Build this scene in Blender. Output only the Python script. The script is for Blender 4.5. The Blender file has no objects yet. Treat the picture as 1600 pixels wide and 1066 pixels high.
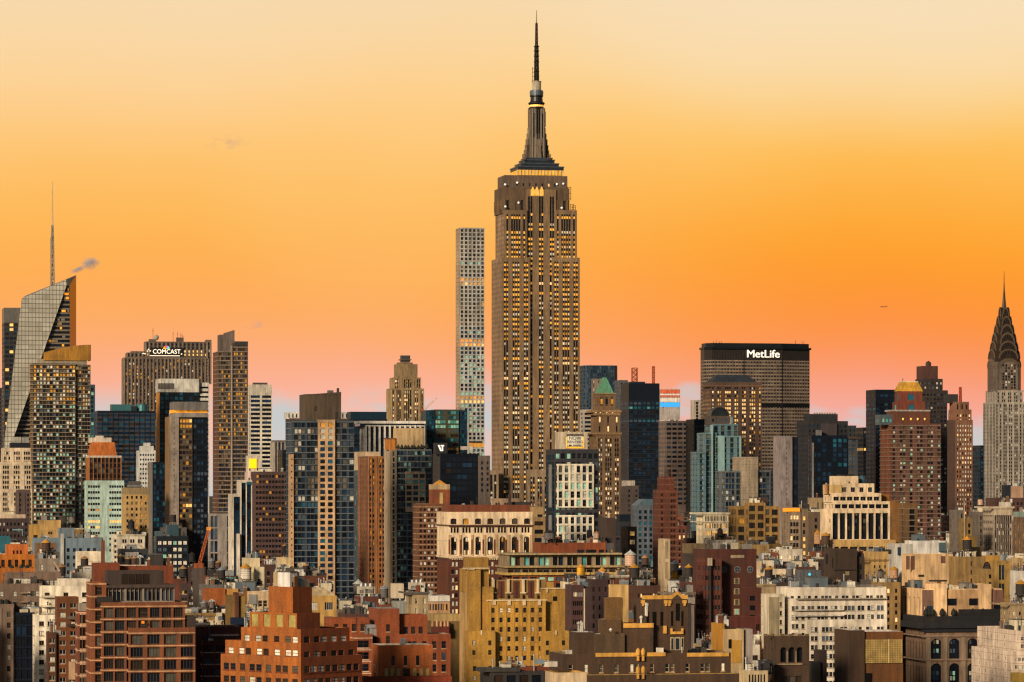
import bpy, math, random
from mathutils import Vector
R = math.radians
rnd = random.Random(11)
scn = bpy.context.scene
col = scn.collection
# ---------------------------------------------------------------- camera, world, sun, exposure
F, HY, CH = 5600.0, 760.0, 83.0        # focal length in photo pixels, horizon row, camera height (m)
cam = bpy.data.cameras.new('camera'); camo = bpy.data.objects.new('camera', cam); col.objects.link(camo)
camo.location = (0, 0, CH); camo.rotation_euler = (R(90), 0, 0)
cam.sensor_width = 36; cam.lens = F/1600*36; cam.shift_y = (HY-533)/1600
cam.clip_start = 5; cam.clip_end = 60000
scn.camera = camo
scn.view_settings.view_transform = 'Standard'; scn.view_settings.look = 'None'
scn.view_settings.exposure = 0.0; scn.view_settings.gamma = 1.0
scn.cycles.max_bounces = 4; scn.cycles.diffuse_bounces = 2; scn.cycles.glossy_bounces = 2; scn.cycles.volume_bounces = 1
scn.cycles.filter_width = 1.3

def s2l(c): return c/12.92 if c <= .04045 else ((c+.055)/1.055)**2.4
def hx(h, a=1): return tuple(s2l(int(h[i:i+2], 16)/255) for i in (0, 2, 4)) + (a,)

SUN_TO = Vector((-0.50, -0.80, 0.30)).normalized()
sun_el = math.asin(SUN_TO.z); sun_az = math.atan2(SUN_TO.x, SUN_TO.y)
W = bpy.data.worlds.new('World'); scn.world = W; W.use_nodes = True
nt = W.node_tree; N = nt.nodes; L = nt.links; N.clear()
def nd(t, **k):
    n = N.new(t)
    for a, b in k.items(): setattr(n, a, b)
    return n
def mth(op, a, b=None, clamp=False):
    n = nd('ShaderNodeMath', operation=op, use_clamp=clamp)
    for i, v in enumerate((a, b)):
        if v is None: continue
        if isinstance(v, (int, float)): n.inputs[i].default_value = v
        else: L.new(v, n.inputs[i])
    return n.outputs[0]
def mrange(v, a, b, c=0., d=1., mode='SMOOTHSTEP'):
    n = nd('ShaderNodeMapRange', interpolation_type=mode); L.new(v, n.inputs[0])
    for i, q in zip((1, 2, 3, 4), (a, b, c, d)): n.inputs[i].default_value = q
    return n.outputs[0]
def mixc(f, a, b):
    n = nd('ShaderNodeMix', data_type='RGBA')
    if isinstance(f, (int, float)): n.inputs[0].default_value = f
    else: L.new(f, n.inputs[0])
    for i, v in ((6, a), (7, b)):
        if isinstance(v, tuple): n.inputs[i].default_value = v
        else: L.new(v, n.inputs[i])
    return n.outputs[2]
tc = nd('ShaderNodeTexCoord'); sx = nd('ShaderNodeSeparateXYZ'); L.new(tc.outputs['Generated'], sx.inputs[0])
# elevation and azimuth as tangents, the sunset band is a function of both
hyp = mth('SQRT', mth('ADD', mth('MULTIPLY', sx.outputs[0], sx.outputs[0]), mth('MULTIPLY', sx.outputs[1], sx.outputs[1])))
elev = mth('DIVIDE', sx.outputs[2], hyp)
azt = mth('DIVIDE', sx.outputs[0], hyp)
def ramp(stops):
    r = nd('ShaderNodeValToRGB'); cr = r.color_ramp; cr.interpolation = 'B_SPLINE'
    m = mrange(elev, 0., 0.16, mode='LINEAR'); L.new(m, r.inputs[0])
    while len(cr.elements) < len(stops): cr.elements.new(0.5)
    for e, (y, h) in zip(cr.elements, sorted(((max(0., (HY-y)/F/0.16), h) for y, h in stops))):
        e.position = y; e.color = hx(h)
    return r.outputs[0]
nzs = nd('ShaderNodeTexNoise'); nzs.inputs['Scale'].default_value = 9; nzs.inputs['Detail'].default_value = 4; L.new(tc.outputs['Generated'], nzs.inputs[0])
elev0 = elev; elev = mth('ADD', elev, mth('MULTIPLY', mth('SUBTRACT', nzs.outputs[0], .5), .022))
rA = ramp([(-100, 'f2dab4'), (0, 'f6d8aa'), (120, 'fed292'), (240, 'fec470'), (350, 'feb856'), (450, 'feac52'), (530, 'fdac6c'), (590, 'fcae8e'), (650, 'f8bcaa'), (700, 'ecc4b4'), (750, 'd0cac6')])
rB = ramp([(-100, 'f2dab4'), (0, 'f8deb6'), (100, 'fcd898'), (190, 'fec766'), (280, 'feb64c'), (370, 'fea734'), (450, 'fe9a30'), (530, 'fd9244'), (590, 'fb9a6c'), (640, 'f8a692'), (690, 'f0b4ac'), (750, 'ccc8c8')])
sky_f = mixc(mrange(azt, -0.04, 0.10), rA, rB)
elev = elev0
# thin grey wisps close to the horizon and two small ones higher up
mp = nd('ShaderNodeMapping'); mp.inputs['Scale'].default_value = (1, 1, 2.4); L.new(tc.outputs['Generated'], mp.inputs[0])
nz = nd('ShaderNodeTexNoise'); nz.inputs['Scale'].default_value = 26; nz.inputs['Detail'].default_value = 5; L.new(mp.outputs[0], nz.inputs[0])
wis = mth('MULTIPLY', mrange(nz.outputs[0], 0.46, 0.56), mrange(elev, 0.030, 0.018))
sky_f = mixc(mth('MULTIPLY', wis, 0.85), sky_f, hx('c6cccc'))
nz2 = nd('ShaderNodeTexNoise'); nz2.inputs['Scale'].default_value = 160; nz2.inputs['Detail'].default_value = 6; L.new(mp.outputs[0], nz2.inputs[0])
def blob(x, y, rx, ry):
    a = mth('DIVIDE', mth('SUBTRACT', azt, (x-800)/F), rx/F); b = mth('DIVIDE', mth('SUBTRACT', elev, (HY-y)/F), ry/F)
    r = mth('ADD', mth('MULTIPLY', a, a), mth('MULTIPLY', b, b))
    return mrange(r, 1.0, 0.0)
bl = mth('ADD', mth('ADD', blob(352, 224, 44, 14), blob(397, 508, 20, 9)), 0.0)
bl = mth('MULTIPLY', bl, mrange(nz2.outputs[0], 0.42, 0.62))
sky_f = mixc(mth('MULTIPLY', bl, 0.55), sky_f, hx('c9a08c'))
for gx, gy, ga, gb, gs in ((190, 0, 600, 260, .16), (1370, -40, 600, 300, .45), (600, 300, 320, 240, .14)):
    sky_f = mixc(mth('MULTIPLY', blob(gx, gy, ga, gb), gs), sky_f, hx('f8e0bc' if gy < 100 else 'fed890'))
b2 = None
for bb in ((445, 650, 50, 34), (1078, 614, 34, 22), (1345, 652, 46, 20), (620, 640, 70, 16), (760, 640, 26, 70), (925, 640, 40, 20), (1010, 640, 120, 16)):
    b2 = blob(*bb) if b2 is None else mth('ADD', b2, blob(*bb))
sky_f = mixc(mth('MULTIPLY', mth('MULTIPLY', b2, mrange(nz2.outputs[0], 0.25, 0.6), clamp=True), 0.66), sky_f, hx('c4cccc'))
# the rest of the dome: a clear dusk sky for light and reflections
st_ = nd('ShaderNodeTexSky', sky_type='NISHITA'); st_.sun_disc = False; st_.sun_elevation = sun_el; st_.sun_rotation = sun_az
st_.altitude = 100; st_.dust_density = 2.0; st_.ozone_density = 2.0
nis = nd('ShaderNodeVectorMath', operation='SCALE'); L.new(st_.outputs[0], nis.inputs[0]); nis.inputs[3].default_value = 0.045
fwd = mth('MULTIPLY', mrange(sx.outputs[1], -0.05, 0.5), mrange(elev, 0.62, 0.13))
fin = mixc(fwd, nis.outputs[0], sky_f)
fin = mixc(mrange(elev, 0.0, -0.02), fin, hx('2c2a2e'))
bg = nd('ShaderNodeBackground'); bg.inputs[1].default_value = 1.0; L.new(fin, bg.inputs[0])
wo = nd('ShaderNodeOutputWorld'); L.new(bg.outputs[0], wo.inputs[0])
sl = bpy.data.lights.new('sun', 'SUN'); sl.energy = 4.7; sl.angle = R(11); sl.color = (1.0, 0.84, 0.64)
so = bpy.data.objects.new('sun', sl); col.objects.link(so)
so.rotation_euler = SUN_TO.to_track_quat('Z', 'Y').to_euler()

# ---------------------------------------------------------------- materials
MC = {}
def mat(key):
    """key = kind:hex   b brick, c stone/concrete, m metal, g glass, l lit window, k blind, r roof, w wood"""
    if key in MC: return MC[key]
    kind, h = key.split(':')[:2]
    m = bpy.data.materials.new(key.replace(':', '_')); m.use_nodes = True
    t = m.node_tree; n = t.nodes; l = t.links; p = n['Principled BSDF']; c = hx(h)
    if kind == 'b' and c[1] < c[0]*.36: c = (c[0], c[1]*1.1, c[2]*.66, 1)       # fired clay leans to orange
    p.inputs['Roughness'].default_value = .85
    def noise(sc, detail=3, stretch=None):
        g = n.new('ShaderNodeNewGeometry'); src = g.outputs['Position']
        if stretch:
            mp = n.new('ShaderNodeMapping'); mp.inputs['Scale'].default_value = stretch; l.new(src, mp.inputs[0]); src = mp.outputs[0]
        z = n.new('ShaderNodeTexNoise'); z.inputs['Scale'].default_value = sc; z.inputs['Detail'].default_value = detail
        l.new(src, z.inputs[0]); return z.outputs[0]
    def vary(fac, lo, hi, base):
        mr = n.new('ShaderNodeMapRange'); mr.inputs[1].default_value = .3; mr.inputs[2].default_value = .7
        mr.inputs[3].default_value = lo; mr.inputs[4].default_value = hi; l.new(fac, mr.inputs[0])
        v = n.new('ShaderNodeVectorMath'); v.operation = 'SCALE'; l.new(mr.outputs[0], v.inputs[3])
        if isinstance(base, tuple): v.inputs[0].default_value = base[:3]
        else: l.new(base, v.inputs[0])
        return v.outputs[0]
    if kind in 'bc':
        a = vary(noise(.05, 5, (1, 1, .5)), .7, 1.24, c)              # broad patches
        a = vary(noise(.8, 4, (1, 1, .13)), .62 if kind == 'c' else .68, 1.22, a)   # rain streaks
        a = vary(noise(3.4 if kind == 'b' else 3, 2, (1, 1, 2.4)), .6 if kind == 'b' else .86, 1.36 if kind == 'b' else 1.1, a)
        tn = n.new('ShaderNodeMapRange'); tn.inputs[1].default_value = .52; tn.inputs[2].default_value = .7; tn.inputs[3].default_value = 0; tn.inputs[4].default_value = .34; l.new(noise(.22, 5), tn.inputs[0])
        mx = n.new('ShaderNodeMix'); mx.data_type = 'RGBA'; l.new(tn.outputs[0], mx.inputs[0]); l.new(a, mx.inputs[6]); mx.inputs[7].default_value = hx('3c3020'); a = mx.outputs[2]   # soot
        l.new(a, p.inputs['Base Color'])
    elif kind == 'r':
        a = vary(noise(.16, 4), .6, 1.35, c); a = vary(noise(1.7, 3), .8, 1.2, a); l.new(a, p.inputs['Base Color'])
    elif kind == 'w':
        a = vary(noise(3, 3, (1, 1, .06)), .6, 1.35, c); l.new(a, p.inputs['Base Color'])
    elif kind == 'm':
        l.new(vary(noise(.5, 4, (1, 1, .3)), .8, 1.15, c), p.inputs['Base Color']); p.inputs['Metallic'].default_value = .45; p.inputs['Roughness'].default_value = .45
    elif kind == 's':
        p.inputs['Base Color'].default_value = c; p.inputs['Metallic'].default_value = .9; p.inputs['Roughness'].default_value = .12
    elif kind == 'g':
        l.new(vary(noise(.11, 3), .45, 1.7, c), p.inputs['Base Color']); p.inputs['Roughness'].default_value = .12
        p.inputs['Specular IOR Level'].default_value = .55
        mr = n.new('ShaderNodeMapRange'); mr.inputs[3].default_value = .04; mr.inputs[4].default_value = .3; l.new(noise(.35), mr.inputs[0]); l.new(mr.outputs[0], p.inputs['Roughness'])
    elif kind == 'k':
        l.new(vary(noise(.6, 2), .62, 1.2, c), p.inputs['Base Color']); p.inputs['Roughness'].default_value = .5
    elif kind == 'l':
        p.inputs['Base Color'].default_value = c
        v = vary(noise(.5, 3), .15, 1.2, c); l.new(v, p.inputs['Emission Color'])
        p.inputs['Emission Strength'].default_value = .8; p.inputs['Roughness'].default_value = .4
    elif kind == 'x':
        p.inputs['Base Color'].default_value = c; p.inputs['Emission Color'].default_value = c; p.inputs['Emission Strength'].default_value = .75
    else:
        p.inputs['Base Color'].default_value = c
    MC[key] = m
    return m

# ---------------------------------------------------------------- mesh builder and scene tree
class MB:
    def __init__(s): s.v = []; s.f = []; s.m = []; s.k = []
    def mi(s, key):
        if key not in s.k: s.k.append(key)
        return s.k.index(key)
    def face(s, pts, key):
        b = len(s.v); s.v += pts; s.f.append(tuple(range(b, b+len(pts)))); s.m.append(s.mi(key))
    def box(s, x0, x1, y0, y1, z0, z1, key, bottom=True):
        P = [(x0, y0), (x1, y0), (x1, y1), (x0, y1)]; s.prism(P, z0, z1, key, bottom)
    def prism(s, P, z0, z1, key, bottom=True, top=None, P2=None):
        P2 = P2 or P; n = len(P)
        for i in range(n):
            a, b = P[i], P[(i+1) % n]; c, d = P2[(i+1) % n], P2[i]
            s.face([(a[0], a[1], z0), (b[0], b[1], z0), (c[0], c[1], z1), (d[0], d[1], z1)], key)
        s.face([(q[0], q[1], z1) for q in P2], top or key)
        if bottom: s.face([(q[0], q[1], z0) for q in reversed(P)], key)
    def ring(s, cx, cy, prof, key, n=16, ph=0):
        """lathe: prof is a list of (radius, z)"""
        for (r0, z0), (r1, z1) in zip(prof, prof[1:]):
            for i in range(n):
                a, b = ph+2*math.pi*i/n, ph+2*math.pi*(i+1)/n
                p = [(cx+r0*math.cos(a), cy+r0*math.sin(a), z0), (cx+r0*math.cos(b), cy+r0*math.sin(b), z0),
                     (cx+r1*math.cos(b), cy+r1*math.sin(b), z1), (cx+r1*math.cos(a), cy+r1*math.sin(a), z1)]
                if r0 == 0: p = p[1:]
                elif r1 == 0: p = p[:3]
                s.face(p, key)
    def bar(s, a, b, t, key):
        a, b = Vector(a), Vector(b); d = (b-a).normalized()
        u = d.cross(Vector((0, 1, 0))) if abs(d.y) < .9 else d.cross(Vector((1, 0, 0))); u.normalize(); w = d.cross(u)
        q = [u*t/2+w*t/2, -u*t/2+w*t/2, -u*t/2-w*t/2, u*t/2-w*t/2]
        for i in range(4):
            j = (i+1) % 4; s.face([tuple(a+q[i]), tuple(a+q[j]), tuple(b+q[j]), tuple(b+q[i])], key)
        s.face([tuple(a+k) for k in reversed(q)], key); s.face([tuple(b+k) for k in q], key)
    def mesh(s, name):
        me = bpy.data.meshes.new(name); me.from_pydata(s.v, [], s.f)
        for k in s.k: me.materials.append(mat(k))
        me.polygons.foreach_set('material_index', s.m); me.update(); return me
    def build(s, name, parent=None):
        if not s.f: return None
        o = bpy.data.objects.new(name, s.mesh(name)); col.objects.link(o); o.parent = parent; return o
USED = {}
def tag(o, label, cat, group=None):
    if label in USED: print('DUP LABEL', label)
    if len(label.split()) > 16: print('LONG', len(label.split()), label)
    USED[label] = 1
    o['label'] = label; o['category'] = cat
    if group: o['group'] = group
def empty(name, loc, rz=0):
    o = bpy.data.objects.new(name, None); col.objects.link(o); o.location = loc; o.rotation_euler = (0, 0, rz); o.empty_display_size = 5; return o
def px(x, y, d): return ((x-800)/F*d, d, CH+(HY-y)/F*d)

# ---------------------------------------------------------------- facades
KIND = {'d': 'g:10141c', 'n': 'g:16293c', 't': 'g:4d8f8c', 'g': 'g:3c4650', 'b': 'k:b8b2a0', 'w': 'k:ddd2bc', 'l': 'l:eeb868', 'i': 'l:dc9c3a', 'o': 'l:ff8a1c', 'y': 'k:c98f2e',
        'u': 'g:1c4c5c', 'c': 'k:8fc0aa', 'h': 'k:4a4438', 'p': 'l:f2c890', 'q': 'g:2a2018', 'a': 'k:d8973a', 'e': 'k:6b5a44', 'z': 'k:9c8a4c', 'v': 'k:a89c8c'}
WM = {}
def winmesh(w, h, k, fr, fs, only=0):
    key = (round(w, 1), round(h, 1), k, fr, fs, only)
    if key in WM: return WM[key]
    m = MB(); w = key[0]; h = key[1]; y = 0.0 if not fr else .06
    if only < 2: m.face([(-w/2, y, -h/2), (w/2, y, -h/2), (w/2, y, h/2), (-w/2, y, h/2)], KIND[k])
    if fr and only != 1:
        t = .09 if fs != 3 else .05
        def b(x0, x1, z0, z1): m.box(x0, x1, 0, .07, z0, z1, fr, False)
        b(-w/2, -w/2+t, -h/2, h/2); b(w/2-t, w/2, -h/2, h/2); b(-w/2+t, w/2-t, h/2-t, h/2); b(-w/2+t, w/2-t, -h/2, -h/2+t)
        if fs in (1, 4): b(-w/2+t, w/2-t, -t/2, t/2)
        if fs in (2, 4, 5) or (fs == 1 and w > 2.1):
            nn = 2 if fs != 5 else 4
            for i in range(1, nn): b(-w/2+w*i/nn-t/2, -w/2+w*i/nn+t/2, -h/2+t, h/2-t)
        if fs == 1 and k in 'dgnq' and not only:      # half drawn blind behind the upper sash
            if (int(w*10)+int(h*10)) % 2: m.face([(-w/2+t, y-.02, h*.12), (w/2-t, y-.02, h*.12), (w/2-t, y-.02, h/2-t), (-w/2+t, y-.02, h/2-t)], 'k:8a8474')
    WM[key] = m.mesh('window' if only < 2 else 'frame'); return WM[key]

def facade(m, wins, p0, du, n, Wd, z0, z1, st):
    T = lambda u, dep, z: (p0[0]+du[0]*u-n[0]*dep, p0[1]+du[1]*u-n[1]*dep, z)
    wk = st['w']; pk = st.get('p', wk); sk = st.get('s', wk); rc = st.get('rc', .35); sp = st.get('sp', 0)
    fh = st['fh']; wh = fh*st.get('hf', .55); top = st.get('top', 2.0); mg = st.get('mg', 1.0); bot = st.get('bot', 0)
    def q(u0, u1, za, zb, dep, k):
        if u1-u0 > 1e-3 and zb-za > 1e-3: m.face([T(u0, dep, za), T(u1, dep, za), T(u1, dep, zb), T(u0, dep, zb)], k)
    rf = (z1-top-z0-bot)/fh; rows = int(rf)
    if .6 < rf < 1: fh *= rf; wh *= rf; rows = 1
    ww = st['ww']; mw = st.get('mw', .3)
    if Wd < 2*mg+ww: mg = max(.2, (Wd-ww)/2)
    if 'pat' in st and sum(st['pat'])*ww < Wd*1.15: pat = list(st['pat'])
    else:
        g = st.get('grp', 1); bay = st.get('bay', g*ww+(g-1)*mw+st.get('pw', 1.2)); pat = [g]*max(1, round((Wd-2*mg)/bay))
    ng = len(pat); tw = sum(pat)*ww+sum(k-1 for k in pat)*mw
    av = Wd-2*mg
    if tw > av*.96: f_ = av*.9/tw; ww *= f_; mw *= f_; tw = av*.9
    pw = (av-tw)/max(1, ng-1) if ng > 1 else 0
    cols = []; u = mg if ng > 1 else (Wd-tw)/2
    for k in pat:
        for i in range(k):
            cols.append((u, u+ww)); u += ww+(mw if i < k-1 else 0)
        u += pw
    if rows < 1 or Wd < 1.6 or not cols:
        q(0, Wd, z0, z1, 0, wk); return
    zt = z1-top; zb = zt-rows*fh
    q(0, Wd, zt, z1, 0, st.get('tk', wk)); q(0, Wd, z0, zb, 0, wk)
    e = 0
    for a, b in cols:
        q(e, a, zb, zt, 0, pk); e = b
    q(e, Wd, zb, zt, 0, pk)
    ks = st.get('g', 'dddb'); off = (fh-wh)*st.get('lo', .5); ang = math.atan2(du[1], du[0]); fr = st.get('fr'); fs = st.get('fs', 1)
    arch = st.get('arch'); sl_ = st.get('sl'); rd = st.get('rows', {})
    for a, b in cols:
        if rc > .05:
            m.face([T(a, 0, zb), T(a, rc, zb), T(a, rc, zt), T(a, 0, zt)], pk); m.face([T(b, rc, zb), T(b, 0, zb), T(b, 0, zt), T(b, rc, zt)], pk)
        m.face([T(a, 0, zt), T(a, rc, zt), T(b, rc, zt), T(b, 0, zt)], wk)
    for r in range(rows):
        zc0 = zb+r*fh+off; zc1 = zc0+wh; ksr = rd.get(rows-1-r, ks)
        run = rnd.choice(ksr)
        for a, b in cols:
            q(a, b, zb+r*fh, zc0, sp, sk); q(a, b, zc1, zb+(r+1)*fh, sp, sk)
            m.face([T(a, sp, zc0), T(b, sp, zc0), T(b, rc, zc0), T(a, rc, zc0)], sk)
            m.face([T(a, rc, zc1), T(b, rc, zc1), T(b, sp, zc1), T(a, sp, zc1)], sk)
            if arch:
                h2 = (b-a)/2*arch; cx = (a+b)/2; nn = 5
                for s_ in (-1, 1):
                    for i in range(nn):
                        t0, t1 = math.pi/2*i/nn, math.pi/2*(i+1)/nn
                        xa, xb = cx+s_*(b-a)/2*math.cos(t0), cx+s_*(b-a)/2*math.cos(t1)
                        ya, yb = zc1-h2+h2*math.sin(t0), zc1-h2+h2*math.sin(t1)
                        pp = [T(xa, sp+.02, ya), T(xb, sp+.02, yb), T(xb, sp+.02, zc1+.01), T(xa, sp+.02, zc1+.01)]
                        m.face(pp if s_ < 0 else pp[::-1], st.get('ak', sk))
            if sl_:
                def bx(u0, u1, za, zb_, pr):
                    m.face([T(u0, -pr, za), T(u1, -pr, za), T(u1, -pr, zb_), T(u0, -pr, zb_)], sl_)
                    m.face([T(u0, -pr, zb_), T(u1, -pr, zb_), T(u1, sp, zb_), T(u0, sp, zb_)], sl_)
                    m.face([T(u0, sp, za), T(u1, sp, za), T(u1, -pr, za), T(u0, -pr, za)], sl_)
                bx(a-.12, b+.12, zc0-.28, zc0-.01, .1)
                if st.get('lt'): bx(a-.12, b+.12, zc1+.01, zc1+.32, .08)
            k = run if rnd.random() < st.get('run', .15) else rnd.choice(ksr)
            k = st['km'].get(k, k) if 'km' in st else k
            c = T((a+b)/2, rc-.08 if fr else rc, (zc0+zc1)/2)
            wins.append((c, ang, b-a, wh, k, fr, fs))
    bd = st.get('band')
    if bd:   # projecting slab or string course at floor lines
        pr, th, bk = bd[:3]; ev = bd[3] if len(bd) > 3 else 1
        for r in range(0, rows+1, ev):
            z = zb+r*fh
            m.face([T(0, -pr, z-th/2), T(Wd, -pr, z-th/2), T(Wd, -pr, z+th/2), T(0, -pr, z+th/2)], bk)
            m.face([T(0, -pr, z+th/2), T(Wd, -pr, z+th/2), T(Wd, 0, z+th/2), T(0, 0, z+th/2)], bk)
            m.face([T(0, 0, z-th/2), T(Wd, 0, z-th/2), T(Wd, -pr, z-th/2), T(0, -pr, z-th/2)], bk)
            m.face([T(0, -pr, z-th/2), T(0, -pr, z+th/2), T(0, 0, z+th/2), T(0, 0, z-th/2)], bk); m.face([T(Wd, 0, z-th/2), T(Wd, 0, z+th/2), T(Wd, -pr, z+th/2), T(Wd, -pr, z-th/2)], bk)
    vb_ = st.get('rib')
    if vb_:  # projecting vertical ribs on the piers
        pr, rw, bk = vb_; e = 0
        for a, b in cols+[(Wd, Wd)]:
            c = (e+a)/2
            if a-e > .5*rw:
                w2 = min(rw, (a-e)*.9)/2
                m.face([T(c-w2, -pr, zb), T(c+w2, -pr, zb), T(c+w2, -pr, zt+.4), T(c-w2, -pr, zt+.4)], bk)
                m.face([T(c-w2, 0, zb), T(c-w2, -pr, zb), T(c-w2, -pr, zt+.4), T(c-w2, 0, zt+.4)], bk)
                m.face([T(c+w2, -pr, zb), T(c+w2, 0, zb), T(c+w2, 0, zt+.4), T(c+w2, -pr, zt+.4)], bk)
            e = b

OCC = []     # (x0, x1, ytop, d, visible bottom, reference phrase)
NWIN = [0, 0]
class Bld:
    """one building: an Empty at its front left foot; local x along the front, y into the depth"""
    def __init__(s, name, label, d, x0, cat='building', th=12.0, vb=None, ref=None, group=None):
        s.d = d; s.th = R(th); s.c, s.s = math.cos(s.th), math.sin(s.th)
        s.O = (px(x0, 0, d)[0], d)
        s.root = empty(name, (s.O[0], s.O[1], 0), s.th); tag(s.root, label, cat, group)
        s.roofs = {}; s.rf = None; s.wins = []; s.vb = vb if vb else 1066; s.ref = ref; s.x0 = 1e9; s.x1 = -1e9; s.yt = 1e9; s.last = None
    def w(s, lx, ly): return (s.O[0]+s.c*lx-s.s*ly, s.O[1]+s.s*lx+s.c*ly)
    def lx(s, x, ly=0):
        t = (x-800)/F; vx, vy = -s.s*ly, s.c*ly
        return (t*(s.O[1]+vy)-(s.O[0]+vx))/(s.c-t*s.s)
    def z(s, y, lx=0, ly=0): return CH+(HY-y)/F*s.w(lx, ly)[1]
    def facing(s, p, q):
        a, b = s.w(*p), s.w(*q); n = (b[1]-a[1], -(b[0]-a[0])); l = math.hypot(*n) or 1
        m_ = ((a[0]+b[0])/2, (a[1]+b[1])/2); dd = math.hypot(*m_)
        return (-(n[0]*m_[0]+n[1]*m_[1]))/(l*dd)
    def poly(s, P, z0, z1, st, roof='r:3a3634', par=1.0, name='wall', sides=None):
        """walls on plan polygon P (ccw), facade where the face can be seen"""
        m = MB(); zl = max(z0, s.z(s.vb)-14); n = len(P)
        for i in range(n):
            p, q = P[i], P[(i+1) % n]; w_ = math.hypot(q[0]-p[0], q[1]-p[1])
            if w_ < .01: continue
            du = ((q[0]-p[0])/w_, (q[1]-p[1])/w_); nn = (du[1], -du[0])
            fa = s.facing(p, q); stt = (sides or {}).get(i, st)
            if fa > -.03 and stt:
                if zl > z0+.1: m.face([(p[0], p[1], z0), (q[0], q[1], z0), (q[0], q[1], zl), (p[0], p[1], zl)], stt['w'])
                facade(m, s.wins, p, du, nn, w_, zl, z1, stt)
            else:
                m.face([(p[0], p[1], z0), (q[0], q[1], z0), (q[0], q[1], z1), (p[0], p[1], z1)], (stt or st or {'w': 'c:555555'}).get('tk', (st or stt)['w']) if not st else st['w'])
        if par > 0:   # parapet: inner faces and coping, roof deck below
            cx = sum(a[0] for a in P)/n; cy = sum(a[1] for a in P)/n
            I = []
            for a in P:
                dx, dy = a[0]-cx, a[1]-cy; I.append((a[0]-math.copysign(min(.4, abs(dx)*.2), dx), a[1]-math.copysign(min(.4, abs(dy)*.2), dy)))
            ck = (st or {}).get('cop', (st or {'w': 'c:555555'}).get('tk', (st or {'w': 'c:555555'})['w']))
            for i in range(n):
                a, b, c, d_ = P[i], P[(i+1) % n], I[(i+1) % n], I[i]
                m.face([(a[0], a[1], z1), (b[0], b[1], z1), (c[0], c[1], z1), (d_[0], d_[1], z1)], ck)
                m.face([(d_[0], d_[1], z1-par), (c[0], c[1], z1-par), (c[0], c[1], z1), (d_[0], d_[1], z1)][::-1], ck)
            r = MB(); r.face([(a[0], a[1], z1-par) for a in I], roof); m.build(name, s.root); s.rf = r.build('roof', s.root)
        else:
            m.face([(a[0], a[1], z1) for a in P], roof); s.rf = m.build(name, s.root)
    def blk(s, xa, xb, yt, st, dep=20, ly=0, yb=None, side=None, roof='r:3a3634', par=1.0, cut=0, name='wall', occ=True, left=None, fc=0):
        a, b = s.lx(xa, ly), s.lx(xb, ly)
        if not fc: a = max(a, min(s.lx(xa, ly+dep), b-3))     # xa is the silhouette unless fc
        z1 = s.z(yt, (a+b)/2, ly); z0 = 0 if yb is None else s.z(yb, (a+b)/2, ly)
        P = [(a, ly), (b, ly), (b, ly+dep), (a, ly+dep)]
        if cut: P = [(a+cut, ly), (b-cut, ly), (b, ly+cut), (b, ly+dep), (a, ly+dep), (a, ly+cut)]
        s.poly(P, z0, z1, st, roof, par, name, {3 if not cut else 4: side} if side else None)
        if occ:
            OCC.append((xa, xb, yt, s.d+ly, s.vb, s.ref))
        s.last = (a, b, ly, ly+dep, z1-par, z1); s.roofs[s.last] = s.rf; return s.last
    def box(s, xa, xb, yt, yb, k, ly=0, dep=4, name='bulkhead', top=None):
        a, b = s.lx(xa, ly), s.lx(xb, ly); m = MB(); m.prism([(a, ly), (b, ly), (b, ly+dep), (a, ly+dep)], s.z(yb, (a+b)/2, ly), s.z(yt, (a+b)/2, ly), k, True, top); return m.build(name, s.root)
    def part(s, m, name): return m.build(name, s.root)
    def clutter(s, k=6, keys=('m:9a9a98', 'c:8a8074', 'c:4c423a', 'm:6a7478', 'c:c8b898', 'c:d8ccb4', 'c:d0c8bc', 'c:2c2826'), rail=False):
        a, b, y0, y1, z, _ = s.last; w_, d_ = b-a, y1-y0; up = s.roofs.get(s.last) or s.root
        k = int(k*2.2)+3 if s.d < 1500 else k+2 if s.d < 2000 else k
        if s.d < 1400 and rnd.random() < .4 and w_ > 5:
            m = MB(); n_ = int(w_/1.2)
            for i in range(n_+1): x = a+.5+i*(w_-1)/n_; m.bar((x, y0+.5, z-.05), (x, y0+.5, z+2.0), .06, 'm:3a3632')
            for h in (1.5, 2.0): m.bar((a+.5, y0+.5, z+h), (b-.5, y0+.5, z+h), .07, 'm:3a3632')
            m.build('railing', up)
        if rnd.random() < .8 and w_ > 6:
            bw, bd_ = min(w_*.35, rnd.uniform(3, 7)), min(d_*.5, rnd.uniform(3, 6)); x = a+rnd.uniform(.1, .8)*(w_-bw); y = y0+rnd.uniform(.25, .9)*(d_-bd_)
            m = MB(); h = rnd.uniform(2.4, 4.5); kk = rnd.choice(keys); m.box(x, x+bw, y, y+bd_, z-.1, z+h, kk); m.box(x-.15, x+bw+.15, y-.15, y+bd_+.15, z+h, z+h+.25, 'r:4a4644')
            m.box(x+bw*.3, x+bw*.3+1, y-.06, y, z+.1, z+2.1, 'c:2a2624'); m.build('bulkhead', up)
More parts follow.
